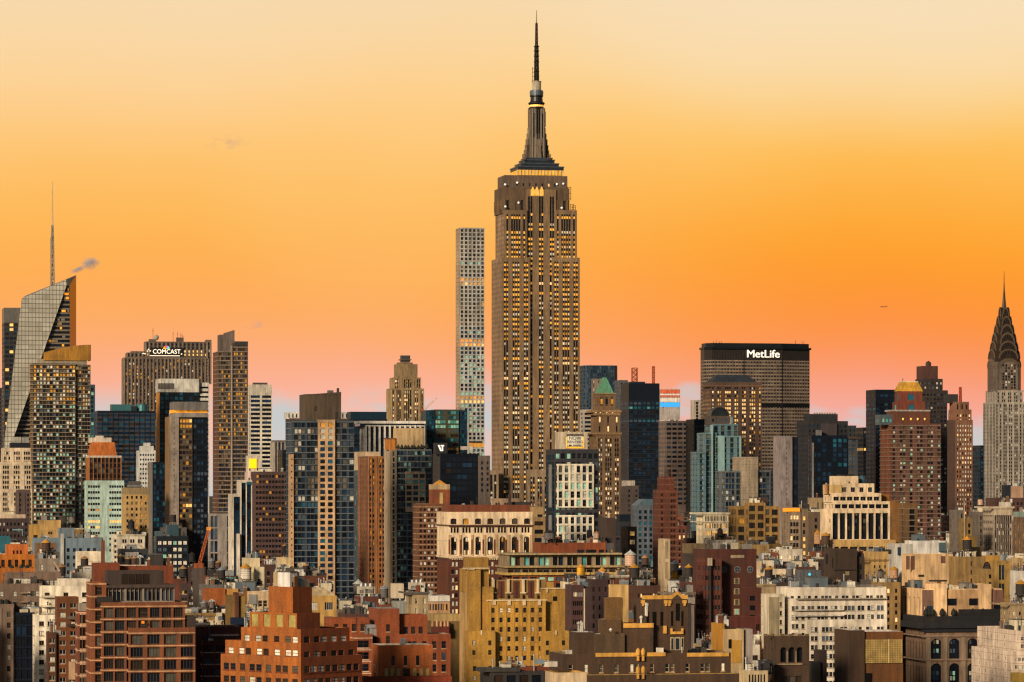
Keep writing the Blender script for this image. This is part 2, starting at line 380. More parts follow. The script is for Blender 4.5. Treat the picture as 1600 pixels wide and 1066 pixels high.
        for i in range(k):
            t = rnd.random(); x = a+rnd.uniform(.06, .9)*w_; y = y0+rnd.uniform(.08, .9)*d_; m = MB()
            if t < .5:
                q = rnd.uniform(1.0, 3.2); h = rnd.uniform(1.0, 3.0); kk = rnd.choice(keys); m.box(x, x+q, y, y+q*.8, z+.25, z+.25+h, kk); m.box(x+.1, x+q-.1, y+.1, y+q*.7, z-.05, z+.25, 'c:2c2a28'); m.ring(x+q/2, y+q*.4, [(q*.3, z+.25+h), (q*.3, z+.4+h), (0, z+.41+h)], 'm:4a4a4a', 8); m.build('rooftop_unit', up)
            elif t < .75:
                h = rnd.uniform(1.8, 4.4); m.ring(x, y, [(.14, z-.05), (.14, z+h), (.26, z+h+.05), (.26, z+h+.35), (0, z+h+.5)], rnd.choice(('m:a8a8a4', 'm:5a5856', 'c:3a2e28')), 7); m.build('vent_pipe', up)
            elif t < .88:
                h = rnd.uniform(1.8, 3.6); q = rnd.uniform(.7, 1.4); kk = rnd.choice(('b:6a3324', 'b:7a4a30', 'c:8a7c68')); m.box(x, x+q, y, y+q, z-.05, z+h, kk); m.box(x-.08, x+q+.08, y-.08, y+q+.08, z+h, z+h+.2, 'c:a8987c')
                m.ring(x+q/2, y+q/2, [(.16, z+h+.2), (.14, z+h+.7)], 'c:7a4028', 6); m.build('chimney', up)
            else:
                h = rnd.uniform(3, 6); m.bar((x, y, z-.05), (x, y, z+h), .09, 'm:3a3836')
                for j in range(3): m.bar((x-.6, y, z+h*(.6+.15*j)), (x+.6, y, z+h*(.6+.15*j)), .06, 'm:3a3836')
                m.build('antenna', up)
    def cornice(s, xa, xb, y, k, ly=0, pr=.7, h=.9, dep=None, name='cornice', both=True):
        a, b = s.lx(xa, ly), s.lx(xb, ly); z = s.z(y, (a+b)/2, ly); m = MB(); dep = dep or 12
        m.box(a-pr, b+pr, ly-pr, ly+.02, z-h, z, k); m.box(a-pr*.5, b+pr*.5, ly-pr*.5, ly+.02, z-h*1.6, z-h, k)
        if both: m.box(a-pr, a+.02, ly+.02, ly+dep, z-h, z, k)
        return m.build(name, s.root)
    def done(s, cap=100):
        s.wins.sort(key=lambda w: -w[2]*w[3]*(1 if abs(w[1]) < .3 else .3))
        big = MB()
        for i, (c, ang, w_, h, k, fr, fs) in enumerate(s.wins):
            if i < cap:
                sp_ = 1 if fr and s.d < 1120 and cap > 30 else 0
                o = bpy.data.objects.new('window', winmesh(w_, h, k, fr, fs, sp_)); col.objects.link(o); o.parent = s.root; o.location = c; o.rotation_euler = (0, 0, ang)
                if sp_: q = bpy.data.objects.new('frame', winmesh(w_, h, k, fr, fs, 2)); col.objects.link(q); q.parent = o
            else:
                ca, sa = math.cos(ang)*w_/2, math.sin(ang)*w_/2
                big.face([(c[0]-ca, c[1]-sa, c[2]-h/2), (c[0]+ca, c[1]+sa, c[2]-h/2), (c[0]+ca, c[1]+sa, c[2]+h/2), (c[0]-ca, c[1]-sa, c[2]+h/2)], KIND[k])
                if fr and s.d < 1300:
                    t = .12
                    nx, ny = math.sin(ang)*.03, -math.cos(ang)*.03
                    for za, zb in ((-h/2, -h/2+t), (h/2-t, h/2), (-t/2, t/2)):
                        big.face([(c[0]-ca+nx, c[1]-sa+ny, c[2]+za), (c[0]+ca+nx, c[1]+sa+ny, c[2]+za), (c[0]+ca+nx, c[1]+sa+ny, c[2]+zb), (c[0]-ca+nx, c[1]-sa+ny, c[2]+zb)], fr)
        NWIN[0] += min(cap, len(s.wins)); NWIN[1] += len(s.wins)
        o = big.build('window_rows', s.root)
        if o: o['kind'] = 'stuff'
        return s.root

def ST(w, **k):
    d = dict(w=w, fh=3.4, ww=1.3, bay=2.6, hf=.55, g='dddbb'); d.update(k); return d
def text(root, body, lx, ly, z, size, key, name='sign_lettering', ext=.3, bold=0.0, sx=1.0, align='CENTER'):
    cu = bpy.data.curves.new(name, 'FONT'); cu.body = body; cu.size = size; cu.extrude = ext; cu.offset = bold; cu.align_x = align; cu.align_y = 'CENTER'
    cu.resolution_u = 4
    t_ = bpy.data.objects.new('t', cu); col.objects.link(t_); bpy.context.view_layer.update(); me = bpy.data.meshes.new_from_object(t_.evaluated_get(bpy.context.evaluated_depsgraph_get())); bpy.data.objects.remove(t_)
    me.materials.clear(); me.materials.append(mat(key)); o = bpy.data.objects.new(name, me); col.objects.link(o); o.parent = root
    o.location = (lx, ly, z); o.rotation_euler = (R(90), 0, 0); o.scale = (sx, 1, 1); return o

# ================================================================ ground
g = MB(); g.face([(-9000, -800, 0), (9000, -800, 0), (9000, 30000, 0), (-9000, 30000, 0)], 'r:1e1c1c')
o = g.build('ground'); o['kind'] = 'structure'

# ================================================================ far skyline
def simple(label, d, xa, xb, yt, st, dep=25, vb=None, ref=None, name='office_tower', cat='skyscraper', cl=0, th=12.0, **k):
    b = Bld(name, label, d, xa, cat, th, vb, ref); b.blk(xa, xb, yt, st, dep, **k)
    if cl: b.clutter(cl)
    return b
LIME = 'c:8c7456'
# --- slender grid tower beside the tallest one
s = ST('c:a8a298', fh=5.4, ww=3.5, pat=[1]*6, hf=.68, mg=.8, top=1.0, rc=.9, g='qhhqed', rows={})
lo = ''.join
s['rows'] = {k: 'nnncuqd' for k in range(24, 60)}
for k in range(25, 60, 3): s['rows'][k] = 'cucn'
for k, v in {12: 'yao', 13: 'laya', 27: 'ao', 28: 'lo', 41: 'ao', 42: 'l', 18: 'qyh', 8: 'cug', 5: 'qqh'}.items(): s['rows'][k] = v
b = Bld('residential_tower', 'very slender pale grid tower with square windows, standing just left of the tallest tower', 4750, 712, 'skyscraper', 12, 700, 'the slender pale grid tower')
b.blk(712, 757, 356, s, 31, side=dict(s, w='c:a08a70', mg=.6)); b.done()

# --- the tallest tower
d = 2700
b = Bld('setback_tower', 'tallest limestone tower with rows of lit windows, stepped crown and needle mast', d, 789, 'skyscraper', 12, 805, 'the tallest tower'); S_ = b
ESW = 'c:7c6244'; WK = 'lybbwdedqdpe'
def es(pat, **k): return dict(dict(km={'l': 'i'}, w=ESW, fh=3.72, ww=1.45, mw=.45, pat=pat, hf=.5, sp=.25, rc=.5, s='m:261f18', top=3.2, mg=1.6, g=WK, lo=.2, run=.35), **k)
hot = {k: 'lllyyaw' for k in range(0, 16)}; cold = {}
for k in range(16, 110): cold[k] = rnd.choice(['wbbbdpyd', 'llywbdp', 'lybwdd', 'bbwwdbp', 'ddbdwb', 'lyllwb'])
rr = dict(hot); rr.update(cold); top_r = {0: 'l', 1: 'd', 2: 'd'}; top_r.update({k: v for k, v in rr.items() if k > 2})
side = es([1]*9, ww=1.9, g='dddqhed', w='c:8e7154', s='m:2a2320', sp=.2)
b.blk(784, 828.5, 402.5, es([2, 3, 2], rows=rr), 38, ly=4, fc=1, side=side); A = b.last
b.blk(862.8, 906, 402.5, es([2, 3, 2], rows=rr), 38, ly=4, fc=1)
b.blk(788, 823.8, 328.5, es([1, 4, 1], rows=top_r), 33, ly=5, yb=410, fc=1, side=side)
b.blk(866.8, 901.5, 328.5, es([1, 4, 1], rows=top_r), 33, ly=5, yb=410, fc=1)
b.blk(822, 869, 296, es([2, 2, 2], top=5.5, s='m:120e0c', rows={0: 'ddl', 1: 'd', 2: 'd', 3: 'dl', 4: 'd', 5: 'bl', 6: 'l', 7: 'd', 8: 'l', **{k: v for k, v in rr.items() if k > 8}}), 34, ly=6.2, fc=1)
b.blk(785, 889.8, 293.5, es([1, 1, 1, 1, 1], ww=2.0, fh=7.5, hf=.8, g='ddql', top=9.5, rc=.6, w='c:604a32', rib=(.5, .9, 'c:6c5438'), mg=3), 30, ly=7.5, yb=334, fc=1, occ=0)
b.blk(788.5, 886.6, 274.5, dict(w='c:645040', fh=5, ww=1.3, pat=[1]*7, hf=.45, top=4.5, mg=9, g='dlq', rc=.4, bot=2), 26, ly=9.5, yb=300, fc=1, occ=0)
for x in (838, 845.2, 831.5):           # pointed lit heads over the centre bays
    m = MB(); cx = b.lx(x+1, 6.1); z = b.z(306, cx, 6.1)
    m.prism([(cx-1.5, 5.8), (cx+1.5, 5.8), (cx+1.5, 6.22), (cx-1.5, 6.22)], z, z+4, 'l:d8a048'); m.prism([(cx-1.5, 5.8), (cx+1.5, 5.8), (cx+1.5, 6.22), (cx-1.5, 6.22)], z+4, z+7, 'l:d8a048', P2=[(cx-.1, 5.8), (cx+.1, 5.8), (cx+.1, 6.22), (cx-.1, 6.22)]); m.build('window_head', b.root)
# lower shoulders
b.blk(752, 779, 735, es([1, 2, 1], g='dqdb', w='c:8b7459', ww=1.8, arch=1), 22, ly=-9, fc=1)
b.blk(737, 752, 737, es([1]*4, g='ddq', w='c:8a7863'), 30, ly=-4, fc=1)
b.blk(825.5, 861, 734, es([2, 2, 2], g=WK, w='c:8b7459', top=5.5, arch=1), 16, ly=-2, fc=1)
b.blk(757, 812, 779, es([2, 2, 2, 2], g='dbdw', w='c:8d745a'), 20, ly=-16, fc=1)
# mast
cx = b.lx(838.3, 26); cy = 26.
def zz(y): return CH+(HY-y)/F*(d+26)
def hw(p): return p*(d+26)/F
m = MB(); m.box(cx-hw(36), cx+hw(36), cy-15, cy+12, zz(275.5), zz(267.5), 'l:c8902c'); m.build('lit_gallery', b.root)
m = MB()
for i in range(15):
    x = cx-hw(37)+i*hw(74)/14; m.box(x-.22, x+.22, cy-15.7, cy-15.1, zz(275.5), zz(267.5), 'c:c7b8a0')
m.build('gallery_columns', b.root)
m = MB()
for (h, ya, yb_, dd) in ((36.5, 267.5, 261.5, 15.5), (30, 261.5, 256, 12.5), (24, 256, 250, 10.5), (21, 250, 247, 9)):
    m.box(cx-hw(h), cx+hw(h), cy-dd, cy+dd*.8, zz(ya), zz(yb_), 'm:2c3138'); m.box(cx-hw(h+.8), cx+hw(h+.8), cy-dd-.4, cy+dd*.8+.4, zz(yb_)-.9, zz(yb_)-.02, 'm:48505a')
m.build('mast_base', b.root)
m = MB()
for (h, yb_) in ((21.3, 241), (19.8, 234), (18.2, 226), (16.8, 217), (15.2, 208), (13.8, 199)):
    m.box(cx-hw(h), cx+hw(h), cy-1.9, cy+1.9, zz(248), zz(yb_), 'c:80705c'); m.box(cx-1.9, cx+1.9, cy-hw(h)*.8, cy+hw(h)*.8, zz(248), zz(yb_+.8), 'c:6f604e')
m.build('mast_buttress', b.root)
m = MB(); n8 = 8; q = hw(11.4)
m.box(cx-q, cx+q, cy-q, cy+q, zz(248), zz(169), 'c:665644')
for u in (-.78, -.42, -.14, .14, .42, .78):
    m.box(cx+q*u-.38, cx+q*u+.38, cy-q-.5, cy-q, zz(247), zz(170.5), 'm:9a8d7a' if abs(u) > .2 else 'm:151210')
for u in (-.62, .62): m.box(cx+q*u-.8, cx+q*u+.8, cy-q-.2, cy-q+.02, zz(215), zz(177), 'g:0c0c10')
for u in (-.5, 0, .5): m.box(cx-q-.4, cx-q, cy+q*u-.6, cy+q*u+.6, zz(247), zz(171), 'm:847764')
m.build('mast_shaft', b.root)
m = MB(); m.ring(cx, cy, [(hw(12.4), zz(170)), (hw(13), zz(168)), (hw(11.2), zz(167.4)), (hw(11.2), zz(166.2))], 'm:241f1c', 20); m.ring(cx, cy, [(hw(11), zz(166.8)), (hw(11), zz(163))], 'l:ffc55a', 20)
m.ring(cx, cy, [(hw(11.4), zz(163.2)), (hw(13.2), zz(161)), (hw(12.6), zz(159.5)), (hw(10), zz(158)), (hw(9.4), zz(151)), (hw(10.6), zz(149.6)), (hw(10.6), zz(148))], 'm:2a2725', 20); m.build('observatory_ring', b.root)
m = MB(); m.ring(cx, cy, [(hw(10.4), zz(149)), (hw(10.8), zz(143)), (hw(10.2), zz(140.5)), (hw(7.4), zz(139.8))], 'm:5d666c', 20); m.ring(cx, cy, [(hw(7.2), zz(140.5)), (hw(7.2), zz(127.5)), (hw(8), zz(127)), (hw(8), zz(126)), (0, zz(125.6))], 'c:b5a68c', 16); m.build('mast_drum', b.root)
m = MB()
def lattice(m, cx, cy, z0, z1, w0, w1, k, n=10, t=.35):
    for sx_ in (-1, 1):
        for sy_ in (-1, 1): m.bar((cx+sx_*w0, cy+sy_*w0, z0), (cx+sx_*w1, cy+sy_*w1, z1), t, k)
    for i in range(n):
        a, c = i/n, (i+1)/n; wa, wb = w0+(w1-w0)*a, w0+(w1-w0)*c; za, zb = z0+(z1-z0)*a, z0+(z1-z0)*c; s_ = 1 if i % 2 else -1
        for y in (-1, 1): m.bar((cx-s_*wa, cy+y*wa, za), (cx+s_*wb, cy+y*wb, zb), t*.8, k); m.bar((cx-wb, cy+y*wb, zb), (cx+wb, cy+y*wb, zb), t*.7, k)
        for x in (-1, 1): m.bar((cx+x*wa, cy-s_*wa, za), (cx+x*wb, cy+s_*wb, zb), t*.8, k)
lattice(m, cx, cy, zz(126), zz(70), 1.5, 1.1, 'm:2b2320', 16, .5); m.ring(cx, cy, [(1.1, zz(126)), (.85, zz(68)), (0, zz(67.9))], 'm:3a3028', 8)
for y in (118, 110, 95, 86, 78, 71): m.ring(cx, cy, [(2.1, zz(y+1)), (2.3, zz(y)), (.4, zz(y-.4))], 'm:32241c', 10)
lattice(m, cx, cy, zz(70), zz(35), .9, .65, 'm:4a3426', 10, .32); m.ring(cx, cy, [(.55, zz(70)), (.45, zz(34)), (.3, zz(30)), (.2, zz(15)), (0, zz(14.8))], 'm:4a3426', 8)
m.build('antenna', b.root)
for x0, ya, yb_ in ((826.2-.6, 205, 175), (852.8, 197, 173), (831.7, 127, 104)):
    m = MB(); xx = cx+hw(x0-838.3); m.bar((xx, cy, zz(ya)), (xx, cy, zz(yb_)), .35, 'm:6a5438')
    for i in range(4):
        z_ = zz(ya)+(zz(yb_)-zz(ya))*(.1+.27*i); m.bar((xx, cy, z_), (cx, cy, z_), .22, 'm:6a5438')
    m.build('side_antenna', b.root)
for x0, ya, yb_, l in ((780.5, 333, 294, 14.0), (891.8, 313, 292, 14.0), (816.5, 250, 241, 14), (860.5, 250, 241, 14), (774, 329, 322, 9), (896, 328.5, 319, 9), (899, 328.5, 321, 9)):
    m = MB(); xx = b.lx(x0, l); m.bar((xx, l, b.z(ya, xx, l)), (xx, l, b.z(yb_, xx, l)), .35, 'm:6a4a30'); xi = xx+(2.4 if x0 < 838 else -2.4)
    m.bar((xi, l, b.z(ya, xx, l)), (xi, l, b.z(yb_, xx, l)), .3, 'm:6a4a30')
    for f_ in (.1, .5, .95): zc_ = b.z(ya+(yb_-ya)*f_, xx, l); m.bar((xx, l, zc_), (xi, l, zc_), .3, 'm:6a4a30')
    m.build('side_antenna', b.root)
for x0, y0, l in ((789, 288.5, 7.3), (808, 285.7, 9.3), (880, 287.3, 9.3), (789.5, 323, 4.8), (810, 317, 7.3), (877.5, 325, 4.8), (870, 288, 9.3)):
    m = MB(); xx = b.lx(x0, l); z_ = b.z(y0, xx, l); pr = [(0, -.75), (.55, -.6), (.85, -.1), (.7, .45), (.25, .8), (0, .85)]
    m.ring(xx, l-.5, [(r_, z_+h_) for r_, h_ in pr], 'x:d8d2c4', 10); m.build('floodlight', b.root)
b.done()

# --- stainless crowned tower at the right edge
d = 3940
b = Bld('spired_tower', 'pale brick tower with arched metal crown and thin spire near the right edge', d, 1556, 'skyscraper', 12, 780, 'the arched spire tower'); OCC_REF = b
CW = 'c:968a7a'
cs = dict(w=CW, fh=3.9, ww=1.7, mw=.5, pat=[1, 1, 2, 2, 2, 1, 1], hf=.5, sp=.15, rc=.45, s='c:6a6258', top=2, mg=1.2, g='dddqhb')
b.blk(1536, 1603, 628.5, cs, 40, side=dict(cs, pat=[2, 2, 2, 2], ww=2.6, s='c:40403e', g='dddg'))
b.blk(1540, 1598, 610, dict(cs, pat=[1, 2, 2, 2, 1]), 36, ly=2.5, yb=640)
P_ = b.last; cx = (P_[0]+P_[1])/2; cy = 2.5+18
for sx_ in (-1, 1):       # eagle gargoyles
    m = MB(); x = cx+sx_*(P_[1]-P_[0])/2; z = P_[5]-1
    m.bar((x, 2.6, z), (x+sx_*3.4, 1.2, z+1.0), 1.1, 'm:8a8078'); m.bar((x+sx_*3.2, 1.3, z+.9), (x+sx_*4.2, .9, z+.4), .6, 'm:8a8078'); m.build('gargoyle', b.root)
def zc(y): return CH+(HY-y)/F*(d+20)
def hc(p): return p*(d+20)/F/1.16
MET = 'm:3a2e24'; META = 'm:6a5844'
def cross(hwid, dep, z0, zs, za, key, tri=5, name='crown_tier'):
    """cross vault: an arch prism along y and one along x, with triangular windows on the arched faces"""
    m = MB(); nn = 12
    pts = [(-hwid, z0), (hwid, z0)] + [(hwid*math.cos(math.pi*i/nn), zs+(za-zs)*math.sin(math.pi*i/nn)**.9) for i in range(nn+1)]
    for ax in (0, 1):
        def V(u, v, z): return (cx+u, cy+v, z) if ax == 0 else (cx+v, cy-u, z)
        m.face([V(u, -dep, z) for u, z in pts], key); m.face([V(u, dep, z) for u, z in reversed(pts)], key)
        k = len(pts)
        for i in range(k):
            u, z = pts[i]; u2, z2 = pts[(i+1) % k]; m.face([V(u, dep, z), V(u2, dep, z2), V(u2, -dep, z2), V(u, -dep, z)], key)
        for i in range(nn):          # bright rim on the arch
            (u, z), (u2, z2) = pts[2+i], pts[3+i]
            for sgn in (-1, 1):
                f_ = [V(u, sgn*(dep+.5), z), V(u2, sgn*(dep+.5), z2), V(u2*.86, sgn*(dep+.5), z2-(za-z0)*.09), V(u*.86, sgn*(dep+.5), z-(za-z0)*.09)]
                m.face(f_ if sgn < 0 else f_[::-1], META)
                m.face([V(u, sgn*(dep+.5), z), V(u2, sgn*(dep+.5), z2), V(u2, sgn*dep, z2), V(u, sgn*dep, z)], META)
    m.build(name, b.root)
    for ax in (0, 1):
        def V(u, v, z): return (cx+u, cy+v, z) if ax == 0 else (cx+v, cy-u, z)
        for j in range(tri):
            t = math.pi*(j+.5)/tri; r0, r1, w_ = .5, .8, .55*math.pi/tri
            def Q(r, t): return (hwid*r*math.cos(t), zs+(za-zs)*r*math.sin(t))
            w1 = MB(); a1, a2, a3 = Q(r0, t-w_/2), Q(r0, t+w_/2), Q(r1, t)
            w1.face([V(a1[0], -dep-.25, a1[1]), V(a2[0], -dep-.25, a2[1]), V(a3[0], -dep-.25, a3[1])][::1], 'g:0c0a0a'); w1.build('crown_window', b.root)
H0 = hc(24.2)
m_ = MB(); m_.prism([(cx-H0, cy-H0+2), (cx-H0+2, cy-H0), (cx+H0-2, cy-H0), (cx+H0, cy-H0+2), (cx+H0, cy+H0-2), (cx+H0-2, cy+H0), (cx-H0+2, cy+H0), (cx-H0, cy+H0-2)], zc(612), zc(566), 'c:54463a'); m_.build('crown_drum', b.root)
cross(hc(17.5), H0+.8, zc(612), zc(572), zc(560.5), 'c:64564a', 0, 'crown_bay')
for u in (-.62, -.31, 0, .31, .62):
    for r in range(9):
        hh = 1.0 if abs(u) > .5 and r > 7 else 1
        x = cx+u*hc(17.5); z = zc(608)+r*(zc(569)-zc(608))/9
        for ax in (0, 1):
            w1 = MB(); y_ = H0+1.0
            if ax == 0: w1.face([(x-1, cy-y_, z), (x+1, cy-y_, z), (x+1, cy-y_, z+2.3), (x-1, cy-y_, z+2.3)], KIND[rnd.choice('ddqhbe')])
            else:
                v = cy-u*hc(17.5); w1.face([(cx-y_, v+1, z), (cx-y_, v-1, z), (cx-y_, v-1, z+2.3), (cx-y_, v+1, z+2.3)], KIND[rnd.choice('ddqh')])
            w1.build('window', b.root)
for hw_, y0, ys, ya, t_ in ((23.5, 568, 560, 546, 7), (21, 560, 549, 533, 7), (18.2, 552, 538, 520, 7), (15, 540, 524, 507, 5), (11.6, 526, 512, 494, 5), (8.2, 512, 500, 480, 3)):
    cross(hc(hw_*.8), hc(hw_), zc(y0), zc(ys), zc(ya), MET, t_)
m = MB(); q_ = [(hc(6.4), zc(508)), (hc(5.6), zc(492)), (hc(4.0), zc(480)), (hc(2.6), zc(466)), (hc(1.3), zc(452)), (hc(.7), zc(440)), (.25, zc(424)), (0, zc(423.8))]
m.ring(cx, cy, q_, 'm:4a3c30', 8, R(22.5)); m.build('spire', b.root)
b.done()

# --- faceted glass tower with mast, far left
d = 3350
def gridmat():
    m = bpy.data.materials.new('faceted_curtain_wall'); m.use_nodes = True; t = m.node_tree; n = t.nodes; l = t.links; p = n['Principled BSDF']
    g = n.new('ShaderNodeNewGeometry'); se = n.new('ShaderNodeSeparateXYZ'); l.new(g.outputs['Position'], se.inputs[0])
    def M_(op, a, b_=None):
        q = n.new('ShaderNodeMath'); q.operation = op
        for i, v in enumerate((a, b_)):
            if v is None: continue
            if isinstance(v, (int, float)): q.inputs[i].default_value = v
            else: l.new(v, q.inputs[i])
        return q.outputs[0]
    fz = M_('FRACT', M_('DIVIDE', se.outputs[2], 4.3)); fx = M_('FRACT', M_('DIVIDE', se.outputs[0], 3.1))
    ln = M_('MAXIMUM', M_('LESS_THAN', fz, .16), M_('LESS_THAN', fx, .16))
    z = n.new('ShaderNodeTexNoise'); z.inputs['Scale'].default_value = .05; z.inputs['Detail'].default_value = 4; l.new(g.outputs['Position'], z.inputs[0])
    w = n.new('ShaderNodeTexWhiteNoise'); w.noise_dimensions = '2D'; cb = n.new('ShaderNodeCombineXYZ')
    l.new(M_('FLOOR', M_('DIVIDE', se.outputs[0], 6.2)), cb.inputs[0]); l.new(M_('FLOOR', M_('DIVIDE', se.outputs[2], 4.3)), cb.inputs[1]); l.new(cb.outputs[0], w.inputs[0])
    r = n.new('ShaderNodeValToRGB'); r.color_ramp.elements[0].position = .3; r.color_ramp.elements[0].color = hx('a8a08e'); r.color_ramp.elements[1].position = .75; r.color_ramp.elements[1].color = hx('d4cbb6')
    l.new(M_('ADD', M_('MULTIPLY', z.outputs[0], .75), M_('MULTIPLY', w.outputs[0], .3)), r.inputs[0])
    x = n.new('ShaderNodeMix'); x.data_type = 'RGBA'; l.new(ln, x.inputs[0]); l.new(r.outputs[0], x.inputs[6]); x.inputs[7].default_value = hx('7a7262')
    l.new(x.outputs[2], p.inputs['Base Color']); p.inputs['Roughness'].default_value = .3; p.inputs['Metallic'].default_value = .25
    MC['z:facet'] = m
gridmat()
b = Bld('faceted_glass_tower', 'faceted glass tower with slanted top and thin mast at far left', d, 33, 'skyscraper', 12, 705, 'the faceted glass tower')
def V(x, y, l): a = b.lx(x, l); return (a, l, b.z(y, a, l))
m = MB()
top = [V(34, 467, 2), V(103, 437, 8), V(119, 430, 26), V(40, 462, 44)]
f1 = [V(34, 467, 2), V(5, 705, 0), V(14, 705, 0), V(104, 446, 7)]     # broad pale facet
m.face([f1[1], f1[2], f1[3]], 'z:facet'); m.face([f1[1], f1[3], f1[0]], 'z:facet'); m.face([f1[0], f1[3], top[1]], 'z:facet')
m.face([V(108.5, 444, 10), V(119, 430, 26), V(119, 760, 26), V(108.5, 760, 10)][::-1], 's:8a7858'); m.face([V(103, 437, 8), V(104, 446, 7), V(109, 447, 10), V(119, 430, 26)], 'm:8c8068')
m.face(top[:3]+[top[3]], 'm:7d7a70'); m.face([V(5, 705, 0), f1[0], top[3], V(20, 760, 44)], 'm:4c4a48')
m.face([V(5, 705, 0), V(5, 760, 0), V(14, 760, 0), V(14, 705, 0)], 'z:facet'); m.face([V(119, 430, 26), top[3], V(20, 760, 44), V(119, 760, 26)], 'm:4c4a48')
m.build('glass_skin', b.root)
# dark facet on its right built with real floors
m = MB(); n_ = 46
for i in range(n_):
    y0 = 448+i*6.7; y1 = y0+6.7
    def xl(y): return 104-(y-446)*(90/259.)
    k = 'm:3a3834'
    ya, yb_ = y0, y0+2.6
    m.face([V(xl(yb_)-3, yb_, 8.6), V(109, yb_, 10.1), V(109, ya, 10.1), V(xl(ya)-3, ya, 8.6)], 'm:8a7c66')
    m.face([V(xl(y1)-3, y1, 8.6), V(109, y1, 10.1), V(109, yb_, 10.1), V(xl(yb_)-3, yb_, 8.6)], rnd.choice(['g:12161e', 'g:1c222c', 'g:12161e', 'g:241c14']))
    for j in range(6):
        if rnd.random() < .22:
            xa = xl(y1)+1+(108-xl(y1)-1)*rnd.random()*.85; xb = min(108, xa+rnd.uniform(3, 8)); lf = lambda x: 8.2+1.6*(x-xl(y1))/(109-xl(y1))
            w1 = MB(); w1.face([V(xa, y1-.4, lf(xa)-.2), V(xb, y1-.4, lf(xb)-.2), V(xb, yb_+.3, lf(xb)-.2), V(xa, yb_+.3, lf(xa)-.2)], rnd.choice(['l:f0a030', 'k:9a7c4c', 'k:7c7468'])); w1.build('window', b.root)
m.build('dark_facet', b.root)
s = ST('m:3c3a38', fh=4.2, ww=3.4, bay=4.4, hf=.62, g='dddnqlhd', top=14, tk='m:6a655c', rc=.2)
b.blk(6.5, 36, 481, s, 30, ly=9, fc=1)
OCC.append((5, 119, 440, d, 705, b.ref))
m = MB(); xx = b.lx(82, 22); zb_ = b.z(450, xx, 22); lattice(m, xx, 22, zb_, b.z(352, xx, 22), 2.0, .9, 'm:a89a86', 14, .55); m.ring(xx, 22, [(.9, zb_), (.7, b.z(352, xx, 22)), (.45, b.z(330, xx, 22)), (.3, b.z(285, xx, 22)), (0, b.z(284.5, xx, 22))], 'm:8a7a68', 8)
m.ring(xx-1.6, 22, [(.5, zb_), (.5, b.z(372, xx, 22)), (0, b.z(371, xx, 22))], 'm:9a8a74', 6); m.build('mast', b.root)
b.done()
simple('thin dark slab cut off by the left edge, behind the faceted glass tower', 3800, -14, 7, 606, ST('c:3b3236', fh=4, ww=1.6, g='ddq'), vb=690, ref='the far left edge').done()

# --- large residential tower with curved golden roof screen
d = 2650
b = Bld('residential_tower', 'broad dark residential tower with balcony slabs and curved golden roof screen at left', d, 50, 'skyscraper', 12, 845, 'the balcony tower with the golden roof')
s = dict(w='c:4c4236', fh=2.95, ww=2.05, mw=.35, pat=[3, 1, 4, 2, 3], hf=.68, mg=.5, rc=.45, sp=.1, s='c:2c2a26', top=1.0, g='ddddcbqdgbdw', band=(.7, .5, 'c:86735a'), run=.1,
         rows={**{k: 'qlyaebdw' for k in range(0, 4)}, **{k: 'dqyhbebw' for k in range(4, 10)}, **{k: 'ddncbcgdw' for k in range(22, 60)}})
b.blk(47, 118, 568, s, 26, side=dict(s, w='c:6a5030')); b.blk(118, 141.5, 570, dict(s, pat=[2, 3], g='dddqcb'), 22, ly=2.2, fc=1)
b.blk(58, 136, 561, dict(w='c:8a7d68', fh=4, ww=1, g='d', top=99), 16, ly=4, yb=575)
m = MB(); nn = 10; PP = []
for i in range(nn+1): f_ = i/nn; PP.append((68+74*f_, 551-13*math.sin(f_*math.pi*.5)))
for (xa, ya), (xb, yb_) in zip(PP, PP[1:]):
    for l in (3.0,): m.face([V2 for V2 in ((b.lx(xa, l), l, b.z(563, 0, l)), (b.lx(xb, l), l, b.z(563, 0, l)), (b.lx(xb, l), l, b.z(yb_, 0, l)), (b.lx(xa, l), l, b.z(ya, 0, l)))], 'c:9a6a1c')
    m.face([(b.lx(xb, 3.6), 3.6, b.z(563, 0, 3)), (b.lx(xa, 3.6), 3.6, b.z(563, 0, 3)), (b.lx(xa, 3.6), 3.6, b.z(ya, 0, 3)), (b.lx(xb, 3.6), 3.6, b.z(yb_, 0, 3))], 'c:9a6a1c')
    m.face([(b.lx(xa, 3), 3., b.z(ya, 0, 3)), (b.lx(xb, 3), 3., b.z(yb_, 0, 3)), (b.lx(xb, 3.6), 3.6, b.z(yb_, 0, 3)), (b.lx(xa, 3.6), 3.6, b.z(ya, 0, 3))], 'c:5c4628')
m.box(b.lx(142, 3)-.5, b.lx(142, 3), 3, 20, b.z(563, 0, 3), b.z(538, 0, 3), 'c:8a5e20'); m.build('roof_screen', b.root); b.done()
simple('narrow teal glass slab right behind the balcony tower', 2760, 136, 148.5, 601, ST('c:27434c', fh=3.3, ww=2, bay=2.6, hf=.7, g='untdc'), 20, 760, 'the narrow teal slab', 'glass_tower').done()
